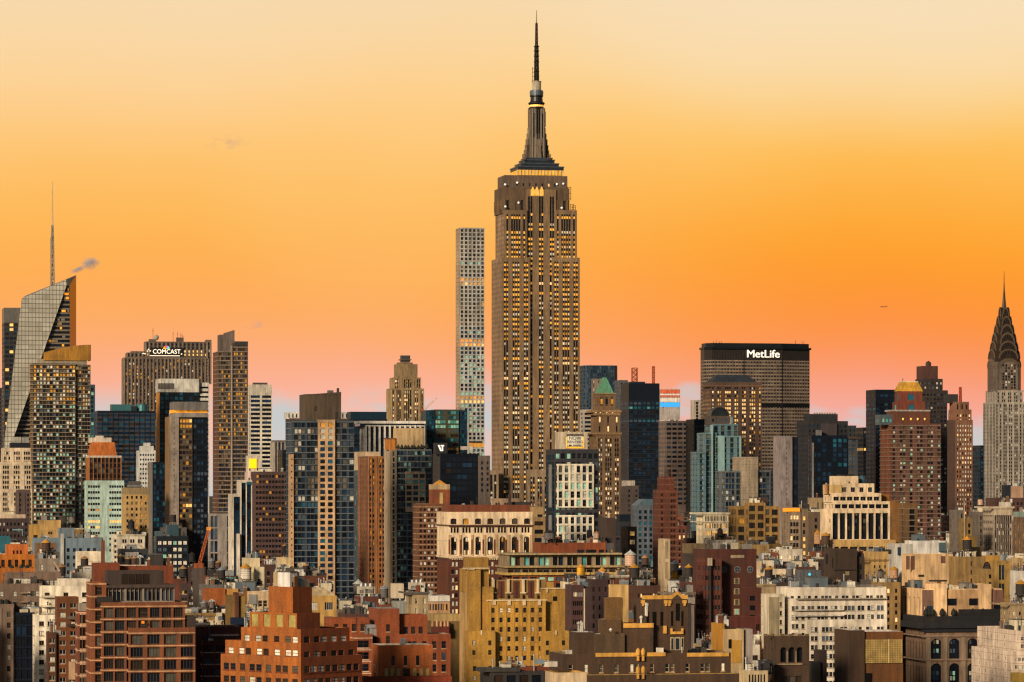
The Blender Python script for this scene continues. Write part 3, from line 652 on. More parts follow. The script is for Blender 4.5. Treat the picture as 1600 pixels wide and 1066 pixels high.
# beige office block low left
b = Bld('office_building', 'cream stepped office block with window ranks at the left edge, below the faceted glass tower', 2560, 0, 'building', 12, 812, 'the cream stepped block at the left edge')
s = ST('c:c9b394', fh=3.6, ww=1.25, grp=3, mw=.3, bay=6.2, hf=.6, g='dddqhb', s='c:b59c7c', sp=.15, mg=.6)
b.blk(5, 48, 700, s, 22, ly=6, fc=1); b.blk(-14, 49, 722, s, 22, ly=3, fc=1); b.blk(-14, 50, 764, s, 24, fc=1)
b.box(20, 33, 683, 701, 'c:9a9486', 8); b.box(34, 45, 684, 701, 'c:8f8a80', 8); b.box(16, 47, 692, 701, 'm:20242a', 7, 9)
b.done()
simple('dark stone art deco block with vertical piers left of the balcony tower', 2420, 25, 47.5, 765, ST('c:4a3a34', fh=3.4, ww=1.1, bay=2.6, g='ddq', rib=(.5, .7, 'c:55443c')), 18, 812, 'the dark piered block').done()
# navy slab with mechanical floors
b = Bld('office_tower', 'wide navy glass slab with green rooftop plant behind the white tower at left', 3000, 148, 'skyscraper', 12, 760, 'the wide navy slab')
b.blk(147, 243, 642, dict(w='m:101c28', fh=3.7, ww=3.6, bay=4.2, hf=.55, g='nnnudq', mg=.4, rc=.15, top=2, s='c:2c3038'), 30); b.box(174, 209, 632, 643, 'm:3c6a6c', 6, 12); b.box(205, 212, 635, 643, 'm:26303a', 5, 5)
m = MB(); xx = b.lx(222, 12); m.ring(xx, 12, [(4.8, b.z(643, xx, 12)), (4.8, b.z(633, xx, 12)), (4.2, b.z(631.5, xx, 12)), (0, b.z(631.5, xx, 12))], 'm:3f7274', 18); m.build('rooftop_drum', b.root); b.done()
# orange crowned
b = Bld('office_building', 'brown pier office block under an orange sloping roof, right of the balcony tower', 2430, 140, 'building', 12, 760, 'the orange roofed block')
s = dict(w='c:a0622c', fh=3.6, ww=2.6, mw=.4, pat=[1, 2, 2, 2, 1], hf=.7, mg=.7, rc=.6, sp=.4, s='c:3a2418', g='dqdqh', top=1.4, tk='c:c8b49c')
b.blk(134, 190, 712, s, 22)
a_, b_, y0_, y1_, zr, zt_ = b.last; m = MB(); zz2 = b.z(691, 0, 3); m.prism([(a_+1, 1), (b_-3, 1), (b_-3, 20), (a_+1, 20)], zt_-.5, zz2, 'c:b4601e', P2=[(a_+2.5, 3), (b_-4.5, 3), (b_-4.5, 18), (a_+2.5, 18)]); m.build('sloping_roof', b.root)
b.box(140, 174, 684, 692, 'c:c5b49e', 5, 10); b.box(150, 162, 681, 685, 'c:c5b49e', 6, 6); b.done()
b = simple('mint green panelled office block with ribbon windows under the orange roofed block', 2280, 132, 194, 751, dict(w='c:a4b8aa', fh=3.7, ww=1.3, mw=.25, pat=[5, 6], hf=.42, mg=.4, rc=.25, g='dddnqd', top=2, rows={6: 'l', 7: 'dl', 4: 'dyd'}), 20, 835, 'the mint green block', 'office_building', 'building'); b.done()
b = simple('slim white tower with small square windows in front of the navy slab', 2520, 213, 243, 704, dict(w='c:c8c4ba', fh=3.3, ww=1.1, pat=[1]*6, hf=.42, mg=.9, rc=.3, g='dddn', top=1.5), 16, 762, 'the slim white tower', 'apartment_tower')
b.box(220, 240, 697, 705, 'c:c0bcb2', 2, 10); b.box(225, 235, 692, 698, 'c:b0aca4', 4, 5); b.done()
b = simple('dark navy glass block stepping down in front of the slim white tower', 2150, 231, 264, 722, dict(w='m:0d1c28', fh=3.2, ww=2.2, pat=[1]*5, hf=.7, mg=.6, rc=.15, g='nndudd', top=1), 26, 872, 'the navy stepped block', 'glass_tower', side=ST('c:6e6458', fh=3.2, ww=1, bay=8, g='d')); b.done()
b = Bld('glass_tower', 'dark glass tower with white crown and orange lit left edge', 2750, 243, 'skyscraper', 12, 730, 'the white crowned glass tower')
b.blk(243, 311, 592, dict(w='c:bcb6a8', fh=4, ww=1, g='d', top=99), 26, yb=613); b.box(247, 272, 599, 608, 'c:5c544c', -.3, .3, 'louvre_panel')
b.blk(308, 327, 598, ST('c:c5bfb0', fh=3.6, ww=9, bay=10, g='dd', hf=.4), 24, ly=3, fc=1)
b.blk(244, 309, 610.5, dict(w='m:0f1c26', fh=3.5, ww=2.6, pat=[1]*8, hf=.72, mg=.4, rc=.12, g='nduduudd', top=.6), 25, ly=.6, side=ST('c:d08a34', fh=4, ww=1, g='o', top=99)); b.done()  # orange light on the left side is put into its wall colour
b = Bld('residential_tower', 'grey topped tower with tinted brown and navy glass strips, left of the brown banded tower', 2100, 265, 'skyscraper', 12, 875, 'the grey topped strip tower')
b.blk(265, 325, 628, dict(w='c:6d6660', fh=4, ww=1, g='d', top=99), 24, yb=641); b.box(268, 324, 641, 646, 'l:d88c20', 2.0, 12, 'lit_loggia')
b.blk(264, 325, 645, dict(w='c:8a8078', fh=3.1, ww=4, g='d', top=99), 24, yb=652)
b.blk(265, 279.5, 651, dict(w='c:8b7c6e', fh=3.1, ww=.5, bay=3, g='h', hf=.3), 24, ly=.3, fc=1, side=ST('c:7c5c34', g='d', ww=.5, bay=5))
b.blk(279.5, 300.5, 651, dict(w='c:4c3a28', fh=3.1, ww=1.9, pat=[1, 1, 1, 1], hf=.6, mg=.3, rc=.2, g='qheyqd', top=1, rows={0: 'yal', 1: 'ya', 16: 'ylq', 24: 'lyq', 30: 'ya'}), 23, ly=1.0, fc=1)
b.blk(300.5, 325, 651, dict(w='m:0e1620', fh=3.1, ww=1.7, pat=[1, 2, 1], hf=.6, mg=.6, rc=.25, g='dddngd', top=1), 22, ly=1.8, fc=1)
b.done()
# --- broad tower with vertical ribs and roof sign
d = 4200
b = Bld('office_tower', 'broad grey ribbed office slab with a glowing rooftop sign and dish', d, 195, 'skyscraper', 12, 640, 'the ribbed slab with the rooftop sign')
cs = dict(w='c:68584a', fh=3.95, ww=1.9, mw=.4, bay=4.3, hf=.62, sp=.5, rc=.8, s='c:453a34', mg=.8, top=1.5, g='dddqqyehw', rib=(.5, 1.0, 'c:7c6a58'))
b.blk(194.5, 326, 559, dict(cs, grp=1), 30, ly=3, fc=1); b.blk(207, 230, 549, dict(cs, top=0), 22, ly=8, yb=562, fc=1)
b.blk(228, 330, 534, dict(cs, g='dddd', bay=4.6, w='c:594c42', rows={2: 'dpl', 3: 'l', 4: 'ly', 5: 'yl'}), 20, ly=5, fc=1, yb=562)
b.blk(199, 228, 551, dict(cs, g='dd', top=1), 20, ly=6, yb=562, fc=1, occ=0)
b.blk(322.5, 330.5, 531, dict(cs, g='ddb', top=3), 16, ly=4, yb=600, fc=1, occ=0)
b.box(233, 243, 530, 536, 'c:5d5046', 6, 6); b.box(276, 287, 527.5, 536, 'c:5b4a40', 7, 6)
m = MB(); l = 7; xx = b.lx(244, l); z_ = b.z(527.5, xx, l)
for i in range(5):
    pass
m.ring(xx, l, [(0, z_-3.2), (1.6, z_-2.9), (2.9, z_-1.4), (3.2, z_), (2.9, z_+1.4), (1.6, z_+2.9), (0, z_+3.2)], 'c:a89a8c', 14); m.bar((xx-.5, l, b.z(535, xx, l)), (xx, l, z_-2), .8, 'c:5c5048'); m.build('radome', b.root)
for x, y0, y1 in ((239, 532, 513), (270.5, 535, 518), (277.5, 528, 519), (282.5, 528, 520), (285.5, 528, 522)):
    m = MB(); a_ = b.lx(x, 9); m.bar((a_, 9, b.z(y0, a_, 9)), (a_, 9, b.z(y1, a_, 9)), .45, 'm:a05a3a'); m.bar((a_-1, 9, b.z(y1+4, a_, 9)), (a_+1, 9, b.z(y1+4, a_, 9)), .35, 'm:a05a3a'); m.build('antenna', b.root)
a_, a2 = b.lx(232, 2.5), b.lx(289, 2.5); z_ = b.z(549.8, (a_+a2)/2, 2.5)
m = MB(); m.box(b.lx(234, 4.2), b.lx(287, 4.2), 4.3, 4.8, b.z(556.5, 25, 4), b.z(543, 25, 4), 'm:2a2624'); m.box(b.lx(234, 4.2), b.lx(281, 4.2), 3.9, 4.25, b.z(556.3, 25, 4), b.z(555.2, 25, 4), 'x:e8dcc0'); sb_ = m.build('sign_board', b.root)
t_ = text(sb_, 'COMCAST', (b.lx(240, 3)+b.lx(281, 3))/2, 3.9, b.z(549.6, 30, 3.6), 7.3, 'x:fff4dc', bold=.0, sx=.95)
for i in range(6):
    kk = ['x:f0c020', 'x:e87820', 'x:d83c28', 'x:9a6ac0', 'x:5ab0d8', 'x:6cc890'][i]; m = MB(); xx = b.lx(260.2, 3.6); z0_ = b.z(545.4, xx, 3.6)
    t0, t1 = math.pi*(1-i/6)-.03, math.pi*(1-(i+1)/6)+.03
    P = [(xx, z0_)]+[(xx+3.9*math.cos(t0+(t1-t0)*j/4), z0_+3.9*math.sin(t0+(t1-t0)*j/4)) for j in range(5)]
    m.face([(x, 3.6, z) for x, z in reversed(P)], kk); m.face([(x, 3.9, z) for x, z in P], kk)
    for j in range(6): (x, z), (x2, z2) = P[j], P[(j+1) % 6]; m.face([(x, 3.9, z), (x, 3.6, z), (x2, 3.6, z2), (x2, 3.9, z2)], kk)
    m.build('emblem_feather', sb_)
for x, y in ((232.5, 546), (235, 548.5), (227, 553), (284, 553.3), (224, 552.5)):
    m = MB(); xx = b.lx(x, 3); m.ring(xx, 4.3, [(0, b.z(y+1, xx, 3)), (.9, b.z(y+.5, xx, 3)), (.9, b.z(y-.5, xx, 3)), (0, b.z(y-1, xx, 3))], 'x:f4ecd8', 8); m.build('floodlight', b.root)
b.done()
# leaning brown tower
d = 2700
b = Bld('residential_tower', 'tall brown glass tower with pale floor lines, centre rail and jagged roof fin', d, 341, 'skyscraper', 12, 806, 'the tall brown banded tower')
s = dict(w='c:54402e', fh=3.35, ww=1.5, mw=.2, pat=[5, 6], hf=.6, mg=.5, rc=.3, g='qqyheqyh', s='c:5a4634', band=(.35, .5, 'c:8a7a6c'), top=.4, rows={k: 'ddnqgdd' for k in range(32, 90)})
s['rows'].update({k: 'qhnqed' for k in range(22, 32)})
sd = dict(s, w='c:5c3a26', pat=[4], g='qqhoyq', rows={5: 'q', 11: 'qd', 12: 'lq', 19: 'ol', 25: 'oy'})
b.blk(340.5, 361, 549, dict(s, pat=[5]), 30, fc=1, side=sd, occ=0); b.blk(363, 387.5, 535, dict(s, pat=[6]), 28, ly=.2, fc=1, occ=0); OCC.append((325, 388, 540, d, 806, b.ref))
m = MB(); a_, a2 = b.lx(361, -.5), b.lx(363, -.5); m.box(a_, a2, -.8, 3, b.z(810, 10, 0), b.z(540, 10, 0), 'c:9c8c7c'); m.build('centre_rail', b.root)
b.blk(344, 361.5, 523, dict(w='c:51463e', fh=4, ww=1, g='d', top=99, rib=None), 16, ly=6, yb=551, fc=1, occ=0)
m = MB(); l0, l1 = 4.0, 7.0; q = [(349, 521), (366.5, 515.5), (366.5, 549), (349, 549)]
m.face([(b.lx(x, l0), l0, b.z(y, 8, l0)) for x, y in q][::-1], 'c:6a5a50'); m.face([(b.lx(x, l1), l1, b.z(y, 8, l1)) for x, y in q], 'c:4c4038'); m.face([(b.lx(366.5, l), l, b.z(y, 8, l)) for l, y in ((l0, 549), (l1, 549), (l1, 515.5), (l0, 515.5))], 'c:3a302a'); m.face([(b.lx(x, l), l, b.z(y, 8, l)) for l, x, y in ((l0, 349, 521), (l0, 366.5, 515.5), (l1, 366.5, 515.5), (l1, 349, 521))], 'c:4c4038'); m.face([(b.lx(349, l), l, b.z(y, 8, l)) for l, y in ((l1, 549), (l0, 549), (l0, 521), (l1, 521))], 'c:4c4038'); m.build('roof_fin', b.root)
b.blk(366.5, 387.5, 533.5, dict(w='c:2c2a2c', fh=4, ww=1, g='d', top=99), 20, ly=-.2, yb=540, fc=1, occ=0)
b.done()
b = simple('pale concrete podium with narrow vertical slots under the tall brown banded tower', 2300, 320, 362, 803, dict(w='c:9c8e82', fh=8, ww=2.0, mw=.5, pat=[2, 1], hf=.9, mg=1, rc=.4, g='dng', top=1), 22, 882, 'the slotted concrete podium', 'office_building', 'building')
b.done()
b = simple('white office tower with wide dark ribbon windows right of the tall brown tower', 3400, 385, 425, 601, dict(w='c:c9bda8', fh=4.1, ww=10.2, pat=[1, 1], hf=.6, mg=.7, rc=.5, g='ddn', top=9.5), 26, 735, 'the white ribbon window tower'); b.box(396, 418, 598, 602, 'c:4c4440', 4, 6); b.done()
simple('grey office tower with fine vertical ribs right of the white ribbon window tower', 3250, 423, 451, 688, dict(w='c:6c6058', fh=3.8, ww=1.3, bay=2.9, hf=.8, g='ddn', s='c:2a2624', sp=.3, rib=(.6, .8, 'c:a09484'), top=2), 22, 740, 'the fine ribbed grey tower').done()
b = simple('dark glass low slab between the ribbed grey tower and the cream column tower', 2400, 434, 455, 703, dict(w='m:141a20', fh=3.4, ww=2, pat=[1, 1, 1], hf=.7, g='ndd', top=2), 22, 740, 'the dark glass sliver', 'glass_tower'); b.done()
b = Bld('apartment_tower', 'plum brown brick apartment slab in front of the ribbed grey tower', 2000, 393, 'building', 12, 882, 'the plum brown slab')
s = dict(w='b:4e3630', fh=3.0, ww=1.7, mw=.5, pat=[1, 2, 2, 2, 1, 2], hf=.5, mg=.7, rc=.3, g='dqddqddqdy', top=1.2, cop='c:a09890')
b.blk(392, 451, 737, s, 16, cut=0); b.clutter(3); b.done()
b = Bld('office_building', 'white piered block with tall navy glass bays beside the plum brown slab', 1930, 362, 'building', 12, 895, 'the white piered block')
ws = dict(w='c:cdbfa8', fh=3.5, ww=2.6, pat=[1, 1], hf=.98, mg=.5, rc=.6, sp=.5, s='g:16283c', g='nnd', top=1.5)
b.blk(376, 394, 750, ws, 16, fc=1); b.blk(362.5, 378, 772, dict(ws, pat=[1], ww=3.4), 16, ly=1.0, fc=1); b.box(385, 393, 753, 758, 'g:2a5a6c', -.25, .3, 'window_panel'); b.blk(371, 375, 834, dict(w='c:cdbfa8', fh=4, ww=1, g='d', top=99), 4, ly=-3, fc=1, occ=0); b.done()
b = Bld('office_building', 'small white block carrying a plain yellow billboard behind the plum brown slab', 2450, 386, 'building', 12, 750, 'the yellow billboard block')
b.blk(386, 408, 738, dict(w='c:c5aa9a', fh=3.4, ww=1, g='d', top=3), 12, fc=1); b.blk(387, 406, 712, dict(w='c:c2b2a0', fh=3, ww=1, g='dq', bay=3, top=8), 10, ly=1, yb=740, fc=1, occ=0)
m = MB(); l = .3; m.box(b.lx(389.5, l), b.lx(401, l), l, l+.5, b.z(732, 3, l), b.z(717, 3, l), 'x:f0c000'); m.build('billboard', b.root); b.done()
# cream column tower
d = 1800
b = Bld('residential_tower', 'tall dark glass apartment tower with a cream column of paired windows and brown windowless top', d, 452, 'skyscraper', 12, 920, 'the cream column tower')
gl = dict(w='c:2c3a44', fh=3.08, ww=2.3, mw=.2, hf=.72, mg=.3, rc=.35, g='ndndudgd', s='c:26282c', band=(.25, .28, 'c:6a7074'), top=.8, rows={k: 'dnqgbdeeh' for k in range(0, 13)}, fr=None)
gl['rows'].update({k: 'nuund' for k in range(34, 70)})
b.blk(447, 497.5, 657, dict(gl, pat=[3, 3]), 26, ly=2, side=dict(gl, pat=[3, 2]), occ=0); b.blk(523, 553.5, 657, dict(gl, pat=[2, 3]), 26, ly=2.4, fc=1, occ=0); OCC.append((447, 554, 657, d, 920, b.ref))
b.blk(497, 523.5, 656, dict(w='c:c09a70', fh=3.08, ww=2.5, pat=[1, 1], hf=.66, mg=1.1, rc=.45, g='nndud', top=1, fr='c:8a7050', fs=2, rows={0: 'ya', 1: 'yb', 2: 'bq'}), 27, ly=1.2, fc=1, occ=0)
b.blk(453, 459, 710, dict(w='c:b8926a', fh=3.08, ww=.7, pat=[1], g='h', hf=.3, top=1), 5, ly=1.1, fc=1, occ=0)
b.blk(477, 533, 616, dict(w='c:4c3c2c', fh=4, ww=1, g='d', top=99, cop='c:6a5a48'), 20, ly=6, yb=660, fc=1)
m = MB(); l = 5.7; q = [(477, 620), (533, 611.5), (533, 617), (477, 617.5)]
a_, a2 = b.lx(477, 6), b.lx(533, 6); z0_ = b.z(617, 15, 6); m.face([(a_, l, z0_), (a2, l, z0_), (a2, l, z0_+1.5), (a_, l, z0_+.1)], 'c:4c3c2c'); m.face([(a2, l+20, z0_), (a_, l+20, z0_), (a_, l+20, z0_+.1), (a2, l+20, z0_+1.5)], 'c:4c3c2c'); m.face([(a_, l, z0_+.1), (a2, l, z0_+1.5), (a2, l+20, z0_+1.5), (a_, l+20, z0_+.1)], 'r:3a3028'); m.build('sloping_parapet', b.root)
b.box(491, 495, 634, 642, 'c:2c241e', 5.8, .3, 'vent_grille'); b.box(524, 528, 644, 655, 'c:2c241e', 5.8, .3, 'vent_grille'); b.box(513, 521, 610, 614, 'm:6a625a', 9, 4, 'rooftop_unit'); b.box(527, 530, 606.5, 613, 'c:3a2c22', 9, 2, 'chimney'); b.done()
# behind it
b = simple('maroon brick office block with white finned crown behind the cream column tower', 3250, 446, 560, 654, ST('c:4a3230', fh=3.8, ww=1.3, bay=2.9, g='dqqh', top=1), 25, 700, 'the maroon block with white fins', 'office_building', 'building')
b.blk(449, 478, 644, dict(w='c:c0b8ac', fh=7, ww=1.2, bay=3.2, hf=.75, g='d', top=.8, bot=.5), 20, ly=1.5, yb=655, fc=1, occ=0); b.blk(533, 562, 644, dict(w='c:b5aca0', fh=7, ww=1.2, bay=3.2, hf=.75, g='d', top=.8, bot=.5), 20, ly=1.5, yb=655, fc=1, occ=0); b.done()
b = simple('navy slab office tower behind the white ribbed block, left of the stepped stone tower', 3150, 545, 605, 655, dict(w='m:1a2430', fh=3.8, ww=3, bay=3.6, hf=.6, g='nnd', top=2), 24, 720, 'the navy slab near the stepped stone tower'); b.blk(548, 604, 643.5, dict(w='m:16303e', fh=4, ww=1, g='n', top=99), 20, ly=3, yb=656, fc=1, occ=0); b.done()
# stepped stone tower
d = 3300
b = Bld('art_deco_tower', 'stepped tan art deco tower with a small boxy top, left of the slender tower', d, 606, 'skyscraper', 12, 668, 'the stepped stone tower')
ad = dict(w='c:8e7450', fh=3.65, ww=1.35, mw=.4, hf=.6, sp=.35, rc=.6, s='c:4c3c28', mg=1.0, top=1.5, g='ddqywbdpb', rib=(.4, .7, 'c:a0855e'))
b.blk(604, 662.5, 607, dict(ad, pat=[1, 2, 4, 2, 1]), 26); b.blk(609, 658, 590, dict(ad, pat=[2, 4, 2]), 22, ly=2, yb=612); b.blk(615.5, 652.5, 569, dict(ad, pat=[1, 3, 1], top=12, g='ddqyp'), 18, ly=4, yb=596)
b.box(622, 645, 566.5, 570, 'c:7a6242', 6, 8, 'crown_ledge'); b.box(627, 641, 555.5, 566, 'm:4c4a4c', 8, 6); b.box(625, 643, 561.5, 563, 'c:5a4a38', 7, 8, 'ledge')
b.done()
b = Bld('office_tower', 'white block of tall ribs under a flat white cap, below the stepped stone tower', 2850, 562, 'skyscraper', 12, 712, 'the white ribbed block')
b.blk(562, 664, 664.5, dict(w='c:d2cabc', fh=4, ww=2.7, pat=[1]*12, hf=.99, mg=.2, rc=1.4, sp=1.1, s='g:181c24', g='nddd', top=.3), 26); b.box(561, 665, 658, 662, 'c:d8d0c0', -1.2, 28, 'roof_cap'); b.blk(562.5, 663, 661.5, dict(w='g:10202e', fh=4, ww=1, g='d', top=99), 25, ly=.8, yb=666, fc=1, occ=0); b.done()
b = Bld('glass_tower', 'blue green glass tower with golden reflection, between the stepped tower and slender tower', 2900, 666, 'skyscraper', 12, 706, 'the blue green reflecting tower')
gs = dict(w='m:1c3a44', fh=3.7, ww=2.3, mw=.2, hf=.66, mg=.3, rc=.15, top=.8)
b.blk(666, 679, 641, dict(gs, pat=[3], g='nund'), 24, fc=1, occ=0); b.blk(679, 717, 640, dict(gs, w='m:4c4c38', pat=[4, 4], g='tugtuh', rows={2: 'ct', 3: 'tc', 4: 'gh', 5: 'gqh', 7: 'dg', **{k: 'yyae' for k in range(8, 24)}}), 23, ly=1, fc=1, occ=0); b.blk(717, 730, 641, dict(gs, pat=[3], g='nund'), 22, ly=2, fc=1, occ=0); OCC.append((666, 730, 641, 2900, 706, b.ref))  # golden reflection on the middle strip put in as matte amber pane colours
b.clutter(3); b.done()
# box with sign
b = Bld('office_building', 'black glass box with white emblem on its corner penthouse, beneath the slender tower', 2120, 677, 'building', 12, 796, 'the black glass box')
b.blk(676, 747, 709, dict(w='m:0c121c', fh=3.5, ww=2.8, bay=3.3, hf=.7, g='dndd', mg=.5, rc=.08, top=1.5, rows={2: 'dddqd'}), 24, side=ST('c:2c2624', ww=1, g='d', bay=3)); b.clutter(4)
b.blk(677, 699, 692, dict(w='c:15161c', fh=4, ww=1, g='d', top=99), 8, ly=.6, yb=710, occ=0)
m = MB(); l = .2
for pts in (((684, 695.5), (686.5, 695.5), (690.5, 705), (688, 705)), ((688.5, 695.5), (694, 695.5), (694, 697.3), (688.5, 697.3)), ((690.3, 697.3), (692.4, 697.3), (692.4, 705), (690.3, 705))):
    m.face([(b.lx(x, l), l, b.z(y, 2, l)) for x, y in pts][::-1], 'x:ece4d4')
m.build('sign_emblem', b.root)
b.box(722, 739, 697.5, 703, 'c:c0b0a0', 8, 5, 'cooling_tower'); b.box(736, 756, 692, 699, 'c:e0a040', 16, 6, 'amber_penthouse'); b.box(736, 754, 689.5, 692, 'c:3a2a22', 15.5, 7, 'penthouse_roof'); b.done()  # penthouse walls are one plain amber colour
simple('weathered grey stone block wedged between the black glass box and the tallest tower', 2350, 741, 766, 712, ST('c:5e5148', fh=3.6, ww=1.4, bay=3, g='ddq', top=3), 18, 740, 'the weathered grey block', 'office_building', 'building').done()
# right of the tallest tower
b = simple('tall blue grey glass tower with a rounded finned top right of the tallest tower', 3650, 903, 966, 571, dict(w='m:30404a', fh=3.9, ww=1.6, mw=.2, bay=2.2, hf=.75, mg=.3, rc=.2, g='gngdn', top=.2, tk='m:5c6a70', rows={**{k: 'gn' for k in range(0, 9)}, **{k: 'bghe' for k in range(13, 40)}}), 30, 660, 'the blue grey rounded tower', 'glass_tower', cut=4)
b.blk(925, 946, 592, ST('c:77665a', fh=4, ww=1.4, bay=4, g='bh', top=1), 3, ly=-3.5, fc=1, occ=0); b.done()
simple('grey shoulder block with windows behind the green pyramid tower', 3500, 960, 981, 594, ST('c:4a4a4c', fh=3.8, ww=2, bay=3, g='dgh', top=2), 22, 680, 'the grey shoulder block').done()
b = simple('striped white and black slab behind the rental sign block', 3300, 905, 925, 640, dict(w='c:a89c8c', fh=3.9, ww=8, pat=[1], hf=.55, g='ddn', top=2), 20, 700, 'the striped slab behind the rental sign'); b.done()
# green pyramid tower
d = 2700
b = Bld('pyramid_roofed_tower', 'brown brick tower with arched loggia and a green pyramid roof', d, 930, 'skyscraper', 12, 812, 'the green pyramid tower')
gp = dict(w='c:6c5236', fh=3.65, ww=1.3, mw=.45, pat=[2, 3, 2], hf=.52, mg=1.6, rc=.4, sp=.15, s='c:4a3626', top=3, g='ddqbwdpdb')
b.blk(920, 970, 678, gp, 24); b.blk(923, 968, 640, dict(gp, pat=[1, 1, 1], fh=7, hf=.6, g='dp', top=4, arch=1), 20, ly=1.4, yb=682)
b.cornice(927, 969, 676, 'c:7e6040', 0, 1.2, 1.4, 20); b.cornice(929, 967, 641, 'c:8e6c48', 1.4, 1.6, 1.8, 20); b.cornice(929, 967, 647, 'c:7e6040', 1.4, 1.0, .9, 20)
b.blk(927, 961.5, 616, dict(gp, pat=[1, 1, 1], fh=7, hf=.55, ww=2, g='dyp', top=2, w='c:75583a'), 16, ly=3, yb=645); a_, b_, y0_, y1_, zr, zt_ = b.last
m = MB(); m.box(a_-.6, b_+.6, y0_-.6, y1_+.6, zt_, zt_+.8, 'c:8e7450'); m.build('eaves', b.root)
m = MB(); zp = b.z(590, 0, 10); cx_, cy_ = (a_+b_)/2, (y0_+y1_)/2; w2 = (b_-a_)/2*.9; m.prism([(cx_-w2, cy_-w2), (cx_+w2, cy_-w2), (cx_+w2, cy_+w2), (cx_-w2, cy_+w2)], zt_+.8, zp, 'c:5a9270', P2=[(cx_-1.4, cy_-1.4), (cx_+1.4, cy_-1.4), (cx_+1.4, cy_+1.4), (cx_-1.4, cy_+1.4)])
m.box(cx_+1, cx_+4, cy_-w2*.75, cy_-w2*.3, zt_+1.2, zt_+3.2, 'c:2c5c7c'); m.build('pyramid_roof', b.root)
for x in (931, 938, 948, 957): m = MB(); xx = b.lx(x, .8); zq = b.z(644.8, xx, .8); m.ring(xx, .2, [(0, zq-.5), (.6, zq), (0, zq+.6)], 'x:ffe0a0', 8); m.build('lamp', b.root)
b.done()
b = simple('dark navy office slab with two lattice antennas right of the green pyramid tower', 3200, 970, 1030.5, 599, dict(w='m:141c26', fh=3.9, ww=3.0, mw=.3, pat=[8, 7], hf=.5, mg=.5, rc=.15, g='nndndqd', top=16, band=(.1, .5, 'm:2a343e'), rows={1: 'tuun', 0: 'ugn', 4: 'ug'}), 30, 762, 'the navy slab with antennas'); b.box(985, 1008, 596.5, 600, 'm:2a3440', 5, 10)
for x, y, w_ in ((991.5, 575, 2.2), (1021, 572.5, .9)):
    m = MB(); xx = b.lx(x, 12); lattice(m, xx, 12, b.z(600, xx, 12), b.z(y, xx, 12), w_, w_, 'm:b0502c', 7, .45); m.build('lattice_antenna', b.root)
b.done()
b = simple('pale far tower with an orange roof band and a bright blue stripe', 4550, 1029, 1062.5, 608, dict(w='c:a89c94', fh=4.2, ww=2.2, mw=.2, bay=2.6, hf=.5, g='bgbw', mg=.4, rc=.1, top=38), 28, 660, 'the far tower with the blue stripe')
for ya, yb_, k in ((609, 615, 'c:d0603a'), (615.5, 617.5, 'c:e0d8cc'), (618, 621, 'c:c86a50'), (629, 636, 'x:2c92d8'), (622, 628, 'c:e0d4c4')): b.box(1031.5, 1062, ya, yb_, k, -.35, .4, 'colour_band')
b.done()
b = simple('brown grid office slab with wide windows in front of the blue striped tower', 3000, 1029, 1076, 657.5, dict(w='c:6b5a50', fh=3.9, ww=3.9, pat=[2]*4, mw=.4, hf=.5, mg=.4, rc=.35, g='ddnqh', top=1, rows={0: 'n', 1: 'd', 16: 'n'}), 26, 770, 'the brown grid slab'); b.done()
simple('plain navy slab wall right of the brown grid slab', 2950, 1072, 1101, 655, dict(w='m:0c1824', fh=3.9, ww=3, pat=[1, 1], hf=.5, g='ddn', top=4, tk='m:0c1824'), 26, 770, 'the plain navy slab').done()
simple('small far white tower peeking left of the brown arched block', 4400, 1079, 1100, 625, dict(w='c:b5a694', fh=4, ww=3, pat=[1, 1], hf=.85, g='ddq', rc=.6, top=2), 22, 662, 'the small far white tower').done()
# wide slab with sign
d = 3900
b = Bld('office_slab', 'huge wide brown banded slab with white lettering under a dark roof cap', d, 1113, 'skyscraper', 12, 790, 'the wide lettered slab')
ms = dict(w='c:5a4a3e', fh=3.75, ww=2.0, mw=.25, hf=.45, mg=.3, rc=.3, sp=.0, s='c:6a5a4a', g='dddqdhd', top=12.5, tk='m:332c28', band=(.12, 1.0, 'c:7c6a58'), rows={23: 'd', 24: 'd'})
a_, b1_, c1_ = b.lx(1113, 0), b.lx(1222, 0), b.lx(1265, 9)
P = [(a_-6.3, 10), (a_, 0), (b1_, 0), (c1_, 9), (c1_, 26), (b1_, 36), (a_, 36), (a_-6.3, 26)]
# recess facets; the main face is split by a seam
zt_ = b.z(546, 50, 0); zz0 = 0
b.poly(P, 0, zt_, ms, 'r:2a2624', 1)
OCC.append((1102, 1265.5, 537, d, 790, b.ref))
m = MB()
for i, x in enumerate([1113+(1222-1113)*j/44 for j in range(45)]): xx = b.lx(x, -.3); m.box(xx-.3, xx+.3, -.5, 0, b.z(561, xx, 0), b.z(545, xx, 0), 'm:3c342e')
m.build('crown_ribs', b.root)
m = MB(); PO = [(a_-7.3, 8.5), (a_-1, -2), (b1_+.5, -2), (c1_+1.5, 7.5), (c1_+1.5, 28), (b1_, 38), (a_, 38), (a_-7.3, 28)]; m.prism(PO, zt_, zt_+2.2, 'm:15181c'); m.prism([(x*.96+2, y*.9+1.5) for x, y in PO], zt_+2.2, b.z(536.5, 50, 0), 'm:1c2024'); m.build('roof_cap', b.root)
for x in (1162.5, 1222): m = MB(); xx = b.lx(x, 0); m.box(xx-.4, xx+.4, -.35, .1, b.z(790 if x > 1200 else 590, xx, 0), b.z(560, xx, 0), 'm:2a211c'); m.build('seam', b.root)
m = MB(); m.box(b.lx(1190, -.3), b1_, -.3, .2, b.z(636, 60, 0), b.z(630, 60, 0), 'g:0c0c0e'); m.build('recessed_floor', b.root)
